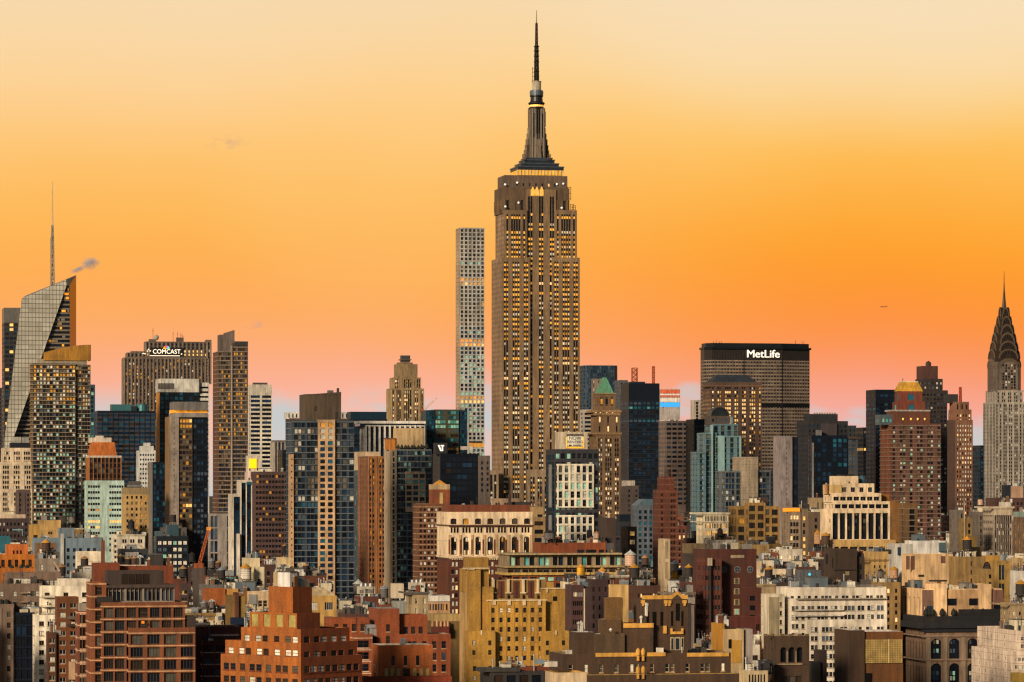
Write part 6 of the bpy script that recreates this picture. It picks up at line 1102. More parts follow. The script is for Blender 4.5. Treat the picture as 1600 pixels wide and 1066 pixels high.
# red brick group right of it
d = 900
b = Bld('apartment_block', 'red brick block with a central tower and lower wings, left of the yellow block', d, 577, 'building', 12, 1066, 'the red brick winged block')
RB2 = 'b:8c4024'; s = dict(w=RB2, fh=2.95, ww=1.1, pat=[1, 1], hf=.62, mg=1.2, rc=.25, g='qdq', top=.9, sl='c:b89470', fr='c:3a2a22')
b.blk(515, 577.5, 966, dict(s, pat=[1, 1, 1, 1], g='qd'), 9, ly=3, fc=1); b.blk(576, 624, 951, dict(s, pat=[1], top=3.4, mg=3, cop='c:7c7470'), 12, ly=1.2); b.blk(623.5, 668, 961, dict(s, pat=[1, 1, 1], top=2.4), 10, ly=3, fc=1); b.blk(622, 704, 991, dict(s, pat=[3, 1, 1, 1], mw=.15, top=1.2, g='gdqn', cop='c:b89a80'), 9, ly=-1, fc=1)
b.blk(553, 582, 991, dict(s, pat=[1], ww=3.2, top=1, hf=.6, g='d', sl='c:c8a888', band=(.2, .25, 'c:c8a888')), 9, ly=-1.4, fc=1); b.clutter(3); b.done()
b = Bld('brick_building', 'low bright red brick block with three narrow slots, in front of the winged block', 850, 584, 'building', 12, 1066, 'the low slotted brick block')
b.blk(580, 676, 1008, dict(w='b:984a24', fh=4.2, ww=.8, pat=[1, 1, 1], hf=.55, mg=3.2, rc=.3, g='d', top=1.6, sl='c:b08a68', cop='c:b8a490'), 10); b.blk(566, 706, 1058, NOF('b:803018'), 5, ly=-8, fc=1)
for x in (604, 613, 623, 648, 658, 668): m = MB(); xx = b.lx(x, 0); zq = b.z(1051, xx, 0); m.box(xx-.42, xx+.42, -.08, .02, zq-1.1, zq+1.0, 'k:a08c50'); m.ring(xx, 0, [(0, zq+1)]*2, 'k:a08c50', 3); m.build('window', b.root)
m = MB(); xx = b.lx(635, 0); zq = b.z(1051, xx, 0); m.box(xx-.8, xx+.8, -.08, .02, zq-1, zq+1, 'g:1c1410'); m.build('window', b.root)
a0 = b.last; b.box(627, 634, 998, 1010, 'm:a8a49c', 2, 2, 'cooling_unit'); b.done()
# behind: cream arched hall
b = Bld('hall', 'low cream hall with a row of narrow arched windows and a flat white roof, centre', 1300, 640, 'building', 12, 962, 'the cream arched hall')
b.blk(636, 703, 936, dict(w='c:a8805c', fh=4.2, ww=.85, mw=.35, pat=[3, 3, 3, 3], hf=.55, mg=.8, rc=.3, g='qhy', arch=1, top=1.4), 14, roof='r:c8c0b4', tk='x') if 0 else b.blk(636, 703, 938, dict(w='c:a8805c', fh=4.2, ww=.85, mw=.35, pat=[3, 3, 3, 3], hf=.55, mg=.8, rc=.3, g='qhy', arch=1, top=.4), 14, roof='r:c8c0b4'); b.box(635, 703, 931, 940, 'c:c9c0b0', -.4, 14.6, 'roof_fascia'); b.box(632, 676, 923, 932, 'c:9a968c', 3, 9, 'roof_block'); b.blk(619, 640, 940, NOF('c:8a8a80'), 8, ly=-4, fc=1); b.box(614, 631, 912, 935, 'c:c8b496', 2, 5, 'stair_house'); b.done()
b = simple('small dark ochre brick block with scrolled parapet left of the yellow brick block', 1160, 668, 719, 960, dict(w='b:6e5428', fh=4, ww=1.2, bay=5, g='qh', top=2.2, tk='c:a88a54'), 10, 1066, 'the dark ochre block', 'brick_building', 'building'); b.box(676, 702, 979, 993, 'b:5e2014', -3, 3, 'chimney_stack')
for i, x in enumerate((676, 683, 689, 695, 700)): m = MB(); xx = b.lx(x, -2); zq = b.z(979, xx, -2); m.ring(xx, -2, [(.45, zq), (.35, zq+1.6+.5*(i % 2)), (.15, zq+1.7)], 'c:c49068', 8); m.build('chimney_pot', b.root)
b.done()
# yellow brick block
d = 1090
b = Bld('apartment_block', 'yellow brick art deco block with tall blank left pylon and pale stone trim', d, 727, 'building', 12, 1066, 'the yellow brick block')
YB = 'b:a87c30'; TR = 'c:cfb48c'; s = dict(w=YB, fh=2.92, ww=1.0, pat=[1]*7, hf=.5, mg=1.2, rc=.28, g='dqdbqwd', top=1.6, fr='c:4a3a24', rib=(.12, .9, 'b:b0802e'))
pl = dict(NOF(YB), cop=TR)
b.blk(724, 763, 871, pl, 8, ly=5); b.blk(718, 764, 889, dict(pl), 9, ly=3, yb=925); b.blk(718, 751, 889.5, dict(pl), 12, ly=1.5, side=NOF('c:b89058')); b.blk(749, 771, 917, pl, 10, ly=2.2, fc=1); b.blk(765, 853, 906, dict(pl, w='b:8a6a3a'), 9, ly=4, fc=1)  # sunlight on the pylon's narrow left face put into a lighter tan colour
for x in (783, 806.5, 829.5): b.box(x-4.5, x+4.5, 908, 934, 'b:5c2c24', 3.75, .4, 'brick_recess'); b.box(x-1, x+1, 910, 934, 'b:4a201a', 3.55, .4, 'brick_fin')
for x in (771, 794.5, 818, 841): b.box(x-1.8, x+1.8, 905, 926, TR, 3.3, .7, 'stone_pilaster'); b.box(x-4.5, x+4.5, 925.5, 927.5, TR, 3.2, .8, 'stone_pilaster_base'); b.box(x-1.4, x+1.4, 930, 935, 'g:14100c', 3.6, .3, 'window')
b.blk(762, 853, 938, s, 8, ly=.9, fc=1); a_ = b.last
for x in (772.5, 796, 819.5, 843): b.box(x-2.3, x+2.3, 938, 946, TR, .5, .5, 'stone_bracket')
b.box(761, 854, 937, 939, TR, .55, .6, 'stone_coping'); b.blk(845, 883, 919, dict(pl), 10, ly=3, fc=1); b.blk(845, 865, 910, pl, 7, ly=4.2, yb=922, fc=1, occ=0); b.box(845, 883.5, 918.5, 920.5, TR, 2.7, .4, 'stone_coping'); b.box(854, 856.5, 919, 926, TR, 2.6, .4, 'stone_bracket')
b.box(864, 870, 932, 939, 'g:14100c', 2.8, .3, 'window')
ss = dict(s, pat=[1, 1], top=2.2, rib=None, sl=None); b.blk(732, 774, 986, ss, 6, ly=-1.2, fc=1); b.blk(847, 889, 986, ss, 6, ly=-1.2, fc=1); b.blk(733, 774, 1031, dict(ss, cop=TR, top=1.2), 4, ly=-3, fc=1, occ=0)
for x in (752.5, 869): b.box(x-1.2, x+1.2, 985, 992, TR, -1.5, .3, 'stone_bracket')
b.box(723, 765, 887, 889.3, TR, 1.1, .5, 'stone_coping'); b.box(730, 742, 889, 890.5, TR, 1.0, .3, 'stone_bracket'); b.done()
# bottom strip roofs
b = Bld('brick_building', 'dark flat roofed shed along the bottom edge before the yellow brick block', 850, 754, 'building', 12, 1066, 'the dark shed'); b.blk(750, 852, 1049, ST('c:2a2624', g='dq', ww=2.2, bay=3, fh=3, hf=.7, top=.5), 12); b.box(751, 813, 1044, 1050, 'c:38342f', -.4, 6, 'roof_fascia'); b.box(812, 880, 1042, 1048, 'b:6a2c1c', 5, 5, 'brick_parapet'); b.clutter(5); b.done()
b = Bld('brick_building', 'low cream wall topped building on the bottom edge left of the gothic brown block', 800, 853, 'building', 12, 1066, 'the low cream wall building'); b.blk(852, 917, 1051, dict(w='c:c2a680', fh=3, ww=.7, bay=1.8, g='q', top=2, cop='c:c89a48'), 9); b.box(840, 851, 1031, 1038, 'm:8c989c', 4, 3, 'rooftop_unit'); b.box(851, 871, 1034, 1042, 'c:c8bca8', 4, 3, 'rooftop_unit'); b.done()
# gothic brown block
d = 830
b = Bld('apartment_block', 'dark brown brick block with ochre stone parapets and a gabled rooftop tower, bottom centre right', d, 884, 'building', 12, 1066, 'the gothic brown block')
GB = 'b:452f1c'; OC = 'c:c8923e'; s = dict(w=GB, fh=3.0, ww=.9, mw=.35, pat=[1, 1, 1, 1, 2, 1, 2, 1, 2, 1], hf=.62, mg=1.5, rc=.25, g='dqwhd', top=1.9, fr='c:b8a07c', sl='c:a88c60')
b.blk(879, 1142, 1021, dict(s, cop='c:7c6448'), 14, ly=2, fc=1); a0 = b.last
for xa, xb in ((931, 1040), (1074, 1139)): b.box(xa, xb, 1020, 1026, OC, 1.7, .5, 'stone_parapet')
b.blk(918, 1160, 1054, dict(s, top=1.5, cop='c:a07c3c', pat=[2, 1, 2, 1, 1, 2, 2, 1]), 3.4, ly=-1.5, fc=1)
for x in (997, 1005): 
    for y in (1018, 1046): m = MB(); xx = b.lx(x, 1.4 if y < 1030 else -2); ly = 1.4 if y < 1030 else -2; zq = b.z(y, xx, ly); m.ring(xx, ly, [(.5, zq-.8), (.55, zq), (.4, zq+.5), (0, zq+.9)], OC, 10); m.box(xx-.25, xx+.25, ly-.1, ly+.3, zq-2.2, zq-.8, OC); m.build('stone_finial', b.root)
b.blk(1003, 1075, 937, dict(w=GB, fh=22, ww=.8, pat=[1, 1, 1, 1, 1, 1], hf=.2, mg=1.8, rc=.4, g='d', top=999), 8, ly=6, fc=1)
m = MB(); l = 5.8; q = [(1003, 937), (1003, 931), (1048, 931), (1058, 925), (1068, 931), (1075, 931), (1075, 937)]
m.face([(b.lx(x, l), l, b.z(y, 10, l)) for x, y in q][::-1], OC); m.face([(b.lx(x, l+.6), l+.6, b.z(y, 10, l)) for x, y in q], OC)
for (xa, ya), (xb, yb_) in zip(q, q[1:]): m.face([(b.lx(xa, l), l, b.z(ya, 10, l)), (b.lx(xa, l+.6), l+.6, b.z(ya, 10, l)), (b.lx(xb, l+.6), l+.6, b.z(yb_, 10, l)), (b.lx(xb, l), l, b.z(yb_, 10, l))][::-1], OC)
m.build('gable_parapet', b.root); m = MB(); l = 5.7; m.face([(b.lx(x, l), l, b.z(y, 10, l)) for x, y in ((1050, 937), (1058, 929.5), (1066, 937))][::-1], GB); m.build('gable_infill', b.root)
for x, w_, y0, y1 in ((1012, 4, 956, 978), (1022.5, 6, 956, 978), (1034, 4, 956, 978), (1050, 3, 955, 978), (1059, 6, 943, 970), (1066, 3, 955, 978)): b.box(x-w_/2, x+w_/2, y0, y1, 'g:0c0a08', 5.9, .3, 'window_slot')
for x in (1005, 1041, 1046, 1070): b.box(x-3, x+3, 938, 943, OC, 5.6, .4, 'stone_bracket'); b.box(x-1.5, x+1.5, 943, 947, OC, 5.6, .4, 'stone_bracket')
b.box(1037, 1042, 978, 990, OC, 5.5, .5, 'stone_bracket'); b.box(1048, 1068, 987, 991, OC, 5.4, .5, 'stone_ledge'); b.box(1048, 1051, 982, 988, OC, 5.4, .5, 'stone_ledge'); b.box(1065, 1068, 982, 988, OC, 5.4, .5, 'stone_ledge')
for x, w_ in ((1050, 4), (1058, 7), (1066, 4)): m = MB(); xx = b.lx(x, 5.9); ww_ = w_/6.6; zq = b.z(1006, xx, 5.9); m.box(xx-ww_/2-.1, xx+ww_/2+.1, 5.75, 6, zq-1.5, zq+1.5, 'c:c0a888'); m.box(xx-ww_/2+.08, xx+ww_/2-.08, 5.68, 5.8, zq-1.35, zq+1.3, 'g:20282c'); m.build('window', b.root)
b.blk(975, 1021, 974, dict(NOF(GB)), 6, ly=4.4, fc=1, occ=1); b.box(974.5, 1021.5, 974, 981, OC, 4.1, .5, 'stone_parapet'); b.blk(949.5, 973, 934, NOF('b:6a4a20'), 4, ly=7, fc=1); b.blk(942, 971, 968, dict(NOF('b:5a4022'), cop='c:a89a88'), 5, ly=5.5, fc=1); b.blk(930, 976, 991, dict(NOF('b:4e3a24'), cop='c:b0a08c'), 5, ly=3.6, fc=1); b.blk(899, 929, 988, dict(NOF(GB), cop='c:b8ac9c'), 6, ly=5, fc=1)
for x, y in ((904, 975), (908, 974), (910, 976), (901.5, 998), (1002, 966), (1009, 945), (1011, 946)):
    m = MB(); ly = 6.; xx = b.lx(x, ly); zq = b.z(y+13, xx, ly); m.ring(xx, ly, [(.22, zq-.6), (.22, zq+1.8), (.42, zq+1.9), (.42, zq+2.3), (0, zq+2.6)], 'c:c8c0b0', 8); m.build('chimney_pot', b.root)
m = MB(); xx = b.lx(952.5, 4.6); zq = b.z(984, xx, 4.6); m.ring(xx, 3.4, [(0, zq-.5), (.5, zq), (0, zq+.5)], 'c:d0c8bc', 9); m.build('roof_globe', b.root); b.last = a0; b.clutter(9); b.done()
b = Bld('brick_building', 'cream stepped block with an arched cut out behind the gothic brown block', 1050, 953, 'building', 12, 960, 'the cream cut out block'); b.blk(951, 982, 914, NOF('c:c8a060'), 6); b.box(968, 973, 935, 950, 'c:7c5c30', -.1, .3, 'arched_niche'); b.done()
simple('plum brick tenement with a row of small bright windows right of the yellow brick block', 1200, 883, 912, 914, dict(w='b:4c2e2a', fh=3.1, ww=.75, pat=[1]*5, hf=.5, mg=.4, g='wpbd', top=1.6, rows={k: 'qd' for k in range(1, 9)}), 10, 1000, 'the plum tenement', 'brick_building', 'building', cl=3).done()
simple('dark purple brick tenement with fire escape left of the cream cut out block', 1230, 914, 950, 905, dict(w='b:3a2422', fh=3.1, ww=.75, bay=1.7, hf=.5, mg=.4, g='qdqh', top=2), 10, 985, 'the dark purple tenement', 'brick_building', 'building', cl=4).done()
simple('maroon brick tenement with pairs of lit windows behind the gabled rooftop tower', 1180, 980, 1032, 915, dict(w='b:4a2822', fh=3.0, ww=.9, mw=.2, pat=[3, 3, 2], hf=.42, mg=1.2, g='hpbq', top=1.8), 10, 960, 'the maroon tenement', 'brick_building', 'building', cl=5).done()
# white apartment block centre right
d = 1060
b = Bld('apartment_block', 'long white brick apartment house with balconies and dark paired windows, lower right', d, 1224, 'building', 12, 1066, 'the long white apartment house')
WB = 'c:d8c8b0'; s = dict(w=WB, fh=2.66, ww=.98, mw=.16, pat=[2, 1, 2, 4, 2, 3, 1, 2], hf=.52, mg=1, rc=.25, g='dqdgbhd', top=1.6, fr='c:4a443e', fs=2, sl='c:a08e78')
b.blk(1213, 1385, 917.5, dict(s, pat=[1, 1, 2, 1, 3, 1, 2, 3, 2, 2], top=1.9, cop='c:c8bca8'), 12, ly=5, roof='r:8c8478'); a0 = b.last
b.blk(1232, 1386, 935, dict(s, pat=[2, 1, 2, 3, 2, 4, 2, 2, 2]), 8, ly=3, fc=1); b.blk(1262, 1386, 968, dict(s, pat=[2, 4, 2, 3, 2, 2]), 4, ly=1.5, fc=1, occ=0)
b.blk(1189, 1226, 929, dict(s, w='c:c4b498', pat=[1, 1], ww=.7, mg=.8, top=1.6), 10, ly=2); b.box(1202, 1217, 933, 1000, 'c:8c7c5e', 1.85, .3, 'brick_panel')
for y0, k in ((935, 'c:a08e78'), (952.5, 'c:c8bcaa'), (961.5, 'c:c8bcaa')): b.box(1245, 1384 if y0 < 940 else 1318, y0, y0+1.6, k, 1.9, 1.2, 'balcony')
m = MB()
for i in range(60): xx = b.lx(1290+1.5*i, 4.9); m.bar((xx, 4.9, b.z(918, xx, 5)), (xx, 4.9, b.z(914.3, xx, 5)), .07, 'c:8c8276')
m.bar((b.lx(1290, 4.9), 4.9, b.z(914.3, 20, 5)), (b.lx(1379, 4.9), 4.9, b.z(914.3, 20, 5)), .1, 'c:8c8276'); m.build('roof_railing', b.root); b.last = a0; b.clutter(8); b.done()
# belfry
d = 830
b = Bld('brick_tower', 'dark brown brick tower with three black arched openings and battlements, bottom right of centre', d, 1204, 'building', 12, 1066, 'the arched brick belfry')
b.blk(1193, 1264.5, 994, dict(w='b:46301c', fh=4.2, ww=1.6, mw=.5, pat=[3], hf=.82, mg=1.2, rc=.9, g='d', arch=1, top=2.2, cop='c:8c7656'), 9, yb=1038, side=dict(w='b:46301c', fh=4.2, ww=1, bay=3, g='d', arch=1, hf=.8, top=2.4)); bl_ = b.last; b.blk(1193, 1264.5, 1038.5, dict(w='b:452e1c', fh=3.4, ww=1.5, pat=[1, 1, 1], hf=.62, mg=1.8, rc=.35, g='qhd', top=2), 9.2, ly=-.15, occ=0); b.box(1211, 1254, 1037, 1039, 'c:a08a68', -.5, .8, 'stone_ledge')
for x in (1194, 1205, 1220, 1234, 1248, 1259): b.box(x, x+5, 990.5, 994.2, 'c:6c5436', -.05, .6, 'merlon')
m = MB()
for e_ in (-1, 1): xx = (bl_[0]+bl_[1])/2+e_*1.05; m.ring(xx, .1, [(.2, b.z(1036, xx, 0)), (.2, b.z(1018, xx, 0)), (.32, b.z(1017, xx, 0))], 'c:8c7452', 8)
m.build('colonnettes', b.root); b.done()
b = Bld('brick_building', 'cream and yellow painted gable building right of the gothic brown block', 900, 1135, 'building', 12, 1066, 'the cream and yellow gable'); b.blk(1132, 1162, 983, NOF('c:c8a878'), 8, fc=1); b.blk(1162, 1176, 983, NOF('c:9c8c80'), 8, ly=.8, fc=1); b.box(1143, 1158, 1000, 1036, 'c:c89238', -.12, .2, 'painted_panel'); b.box(1138.5, 1143, 999, 1013, 'g:141210', -.2, .2, 'window'); b.blk(1121, 1132, 974, NOF('c:b87e22'), 6, ly=1.6, fc=1); b.clutter(3); b.done()
b = Bld('stone_building', 'small white pedimented attic with slanting ribs at the bottom edge beside the belfry', 820, 1157, 'building', 12, 1066, 'the white ribbed attic'); b.blk(1155, 1200, 1048, dict(w='c:b8a078', fh=4, ww=.7, mw=.5, pat=[2, 2, 2], hf=.85, mg=.6, g='nqd', top=.6), 6); b.clutter(3); b.done()
b = Bld('brick_building', 'black tar sided stack wall in front of the long white apartment house', 860, 1268, 'building', 12, 1066, 'the black stack wall'); b.blk(1268, 1282, 1034, NOF('c:0e0c0c'), 4, fc=1); b.blk(1279, 1292, 1016, NOF('b:2c1c16'), 4, ly=.8, fc=1); b.done()
b = Bld('brick_building', 'brown brick block with a large glass block window, bottom right', 850, 1338, 'building', 12, 1066, 'the glass block window building')
b.blk(1327, 1351, 985, dict(NOF('b:3e2814'), cop='c:a89c90'), 12, fc=1); b.blk(1350.5, 1411, 987, dict(NOF('b:5e3414'), cop='c:b8aca0'), 12, ly=.6, fc=1); m = MB(); l = .35
x0, x1, z0_, z1_ = b.lx(1352, l), b.lx(1410, l), b.z(1036, 8, l), b.z(999, 8, l); m.box(x0, x1, l, l+.3, z0_, z1_, 'k:a88c50'); m.build('glass_block_window', b.root); m = MB(); n_ = 22
for i in range(n_+1): xx = x0+(x1-x0)*i/n_; m.box(xx-.03, xx+.03, l-.05, l, z0_, z1_, 'c:6c5228')
for i in range(14): z_ = z0_+(z1_-z0_)*i/13; m.box(x0, x1, l-.06, l-.01, z_-.03, z_+.03, 'c:6c5228')
m.box(x0+(x1-x0)*.62, x0+(x1-x0)*.64, l-.08, l, z0_, z1_, 'c:d8b870'); m.build('glazing_bars', b.root); b.box(1350, 1362, 1052, 1066, 'g:0e0c0c', .3, .4, 'window'); b.done()
# classical arcade block with beige penthouse
d = 1420
b = Bld('stone_building', 'classical stone block with tall arched windows, black cornice and a beige roof pavilion, bottom right', d, 1436, 'building', 12, 1066, 'the classical arcade block')
SB = 'c:7c624c'
b.blk(1386, 1592, 976, dict(w=SB, fh=5, ww=1.9, mw=.3, pat=[2]*5, hf=.5, mg=2, rc=.4, g='dghd', top=2.0), 50, yb=992, side=dict(w=SB, fh=4.4, ww=1.3, bay=2.6, g='dq', hf=.55, top=1.2)); b.blk(1386, 1592, 992, dict(w=SB, fh=9.8, ww=4.4, pat=[1]*5, hf=.86, mg=2, rc=.8, g='d', arch=1, top=.3, lo=.2, rib=(.4, 1.6, 'c:84705a')), 50, ly=.1, side=dict(w=SB, fh=9.8, ww=1.6, bay=3.4, g='d', hf=.8, arch=1), occ=0)
for x in (1460, 1485.5, 1511):
    for y0, n_ in ((1017, 3), (1003, 2), (1052, 3), (1060, 3)):
        for j in range(3):
            m = MB(); l = .75; xx = b.lx(x, l)+(j-1)*1.3; zq = b.z(y0, xx, l); m.face([(xx-.45, l, zq-.8), (xx+.45, l, zq-.8), (xx+.45, l, zq+.8), (xx-.45, l, zq+.8)], KIND[rnd.choice('gghbcn')]); m.build('window', b.root)
for y in (1029, 992): b.cornice(1442, 1592, y, 'c:8a705a', 0, .7, .6, 50)
b.cornice(1442, 1592, 972, 'c:14141a', 0, 1.8, 2.4, 50, 'black_cornice'); b.box(1441, 1592, 963, 973, 'c:101014', -1.2, 50, 'black_parapet')
BG = 'c:d8b080'
b.blk(1389, 1566, 920, NOF(BG), 47, ly=3, yb=972, side=dict(w=BG, fh=8.8, ww=2.6, pat=[1]*8, hf=.76, mg=2, rc=.7, g='qqhd', top=2.6)); a1 = b.last; b.blk(1446, 1461, 922, ST('c:6c5040', g='n', ww=3, bay=4, fh=8, hf=.4, top=4), 4, ly=2.4, yb=972, fc=1); b.blk(1460, 1479.5, 913, NOF(BG), 12, ly=1.4, yb=972, fc=1); b.blk(1479, 1531, 921.5, dict(w='c:b58e62', fh=9.4, ww=4, pat=[1, 1], hf=.3, mg=.5, rc=.6, g='d', top=2.2, lo=.8), 4, ly=2.2, yb=972, fc=1); a2 = b.last; b.blk(1530.5, 1549, 913, NOF(BG), 12, ly=1.4, yb=972, fc=1); b.blk(1549, 1568, 922, ST('c:7c5444', g='d', ww=3.6, bay=4, fh=9, hf=.35, top=3), 4, ly=2.4, yb=972, fc=1)
b.box(1499, 1580, 952, 969, 'c:0c0c0e', -.6, 1.2, 'black_screen')
for x in (1447, 1452, 1457, 1472, 1490, 1520, 1536): m = MB(); ly = .4; xx = b.lx(x, ly); zq = b.z(960, xx, ly); m.ring(xx, ly, [(.4, zq-1), (1.2, zq), (.9, zq+1.4), (0, zq+2.6)], 'c:14160e', 7); m.build('terrace_shrub', b.root)
b.box(1455, 1480, 906.5, 909, 'c:1c1816', 13, 3, 'roof_canopy'); b.last = a1; b.clutter(3); b.last = a2; b.clutter(4); b.done()
b = Bld('apartment_block', 'pink beige brick apartment house with rows of small windows, bottom right corner', 1150, 1570, 'building', 12, 1066, 'the pink beige corner house')
s = dict(w='c:ccb49c', fh=2.42, ww=.95, mw=.16, pat=[2, 2, 2, 2], hf=.5, mg=.7, rc=.25, g='dwgqbd', top=1.4, fr='c:c8bca8', fs=2, band=(.03, .08, 'c:74604e'))
sd = dict(s, pat=[1]*7); b.blk(1527, 1632, 985.5, s, 40, ly=5, side=sd, fc=0); a0 = b.last; b.blk(1518, 1632, 1018, s, 40, ly=0, side=sd); b.last = a0; b.clutter(6); b.box(1587, 1600, 1052, 1066, 'c:9c7c34', -5, 5, 'brick_stack'); b.done()
b = simple('charcoal shed with a pale hut between the classical block and the right edge', 1405, 1573, 1632, 952, ST('c:2c2826', g='dq'), 10, 985, 'the charcoal shed', 'brick_building', 'building', cl=7); b.done()
# glass fronted block below the cream column tower and pale penthouse
b = Bld('brick_building', 'tan block with white framed studio windows behind the blank brick tower', 1020, 476, 'building', 12, 975, 'the tan studio block'); b.blk(470, 526, 931, dict(w='c:c0944e', fh=4, ww=2.4, pat=[1, 1], hf=.55, mg=1, rc=.3, g='dqb', top=1, fr='c:d0c4b0', fs=5), 9)
m = MB(); a_, b_, y0_, y1_, _, zt_ = b.last; m.prism([(a_-.5, 0), (b_+.5, 0), (b_+.5, 9), (a_-.5, 9)], zt_-.6, zt_+2.2, 'c:c8ac80', P2=[(a_-.5, 4), (b_-3, 4), (b_-3, 8), (a_-.5, 8)]); m.build('mansard_roof', b.root); b.done()
b = Bld('brick_building', 'cream roof level block with louvred panels left of the blank brick tower', 1040, 388, 'building', 12, 965, 'the cream louvred roof block'); b.blk(386, 421, 925, dict(w='c:c4a880', fh=3.6, ww=1.6, pat=[1, 1, 1], hf=.5, mg=.6, g='gqc', top=1.6, fr='c:a89c88'), 9); b.box(389, 401, 929, 944, 'm:9c9890', -.3, .6, 'louvre_panel'); b.blk(431, 448, 894, NOF('c:ccb080'), 5, ly=9, fc=1); b.clutter(5); b.done()
b = Bld('brick_building', 'two joined ochre and brown brick silos shaped stair towers, lower left', 960, 355, 'building', 12, 985, 'the ochre twin stair towers'); b.blk(355, 372, 930, NOF('b:6c5024'), 4, fc=1); b.blk(367, 373, 926, NOF('b:54281e'), 4, ly=-.5, fc=1, occ=0); b.blk(373, 383, 932, NOF('b:8c6c2c'), 5, ly=.3, fc=1); b.box(361, 391, 965, 976, 'm:1c2c40', -3, 2, 'glass_canopy'); b.done()
b = Bld('brick_building', 'orange brick roof block with a yellow wall behind the twin stair towers', 1130, 318, 'building', 12, 935, 'the orange and yellow roof block'); b.blk(316, 352, 920, NOF('b:90481e'), 8); b.blk(350, 372, 920, NOF('c:c89040'), 8, ly=.6, fc=1, occ=0); b.clutter(5); b.done()  # second wall in plain yellow
b = Bld('brick_building', 'white stucco stepped gable with a dark window, centre left', 1330, 396, 'building', 12, 902, 'the white stucco gable'); b.blk(394, 413, 886, dict(w='c:c8b894', fh=6, ww=1.2, pat=[1], hf=.3, g='d', top=2.4), 6); b.blk(382, 406, 872, NOF('c:c8b48c'), 7, ly=3, fc=1); b.clutter(3); b.done()
b = Bld('brick_building', 'cream stair house beside a red brick wall below the cream column tower', 1420, 436, 'building', 12, 903, 'the cream stair house block'); b.blk(432, 470, 892, ST('c:8c9092', g='g', top=2), 8); b.box(435, 456, 871, 892, 'c:cbb083', 2, 6, 'stair_house'); b.blk(458, 489, 891, NOF('b:94481f'), 8, ly=-1, fc=1); b.clutter(4); b.done()

# ================================================================ cranes, aeroplane, steam
def crane():
    d = 1500; c = px(311, 884, d); r = empty('crawler_crane', (c[0], c[1], 0)); tag(r, 'orange lattice crane boom rising among the roofs before the navy glass tower', 'crane')
    top = px(326, 827, d); m = MB(); a = Vector((0, 0, c[2])); b_ = Vector((top[0]-c[0], 0, top[2])); n = 12; u = Vector((.98, 0, -.2))
    def P(t, s_, y): w_ = .62*(1-.35*t); return tuple(a+(b_-a)*t+u*s_*w_+Vector((0, y*w_, 0)))
    for s_ in (-1, 1):
        for y in (-1, 1): m.bar(P(0, s_, y), P(1, s_, y), .3, 'c:a04a18')
    for i in range(n):
        t0, t1 = i/n, (i+1)/n; s_ = 1 if i % 2 else -1
        for y in (-1, 1): m.bar(P(t0, -s_, y), P(t1, s_, y), .2, 'c:b05c20'); m.bar(P(t1, -1, y), P(t1, 1, y), .2, 'c:a04a18')
        for q in (-1, 1): m.bar(P(t0, q, -s_), P(t1, q, s_), .18, 'c:984418')
    m.build('boom', r); m = MB(); m.box(b_.x-.9, b_.x+1.0, -.6, .6, b_.z-.5, b_.z+.9, 'c:d08020'); m.build('boom_head', r); m = MB(); m.bar((b_.x+1.5, 0, b_.z), (b_.x+1.5, 0, c[2]), .08, 'm:2a2420'); m.build('hoist_cable', r)
    m = MB(); m.box(-2.5, 2.5, -2, 2, 0, c[2]-1, 'c:4a3c34'); m.build('mast', r); m = MB(); m.box(-2, 2, -1.8, 1.8, c[2]-1, c[2]+1.0, 'c:8c4418'); m.build('cab', r)
crane()
def tower_crane():
    d = 3150; c = px(661, 640, d); r = empty('tower_crane', (c[0], c[1], 0)); tag(r, 'pale far tower crane jib beside the stepped stone tower', 'crane')
    m = MB(); m.bar((0, 0, 0), (0, 0, c[2]+1), 1.2, 'c:a84830'); m.build('mast', r)
    e = px(683, 622, d); m = MB(); A = Vector((0, 0, c[2]-2)); B_ = Vector((e[0]-c[0], 0, e[2])); m.bar(tuple(A), tuple(B_), .7, 'c:b89a80'); m.bar(tuple(A+Vector((0, 0, 3))), tuple(B_), .35, 'c:b89a80')
    for i in range(8): p = A+(B_-A)*(i/8); m.bar(tuple(p), tuple(p+Vector((.8, 0, 2.6*(1-i/8)))), .3, 'c:b89a80')
    m.build('jib', r); m = MB(); m.box(-3, 0, -.8, .8, c[2]-3, c[2]-.5, 'c:a84830'); m.build('counterweight', r)
tower_crane()
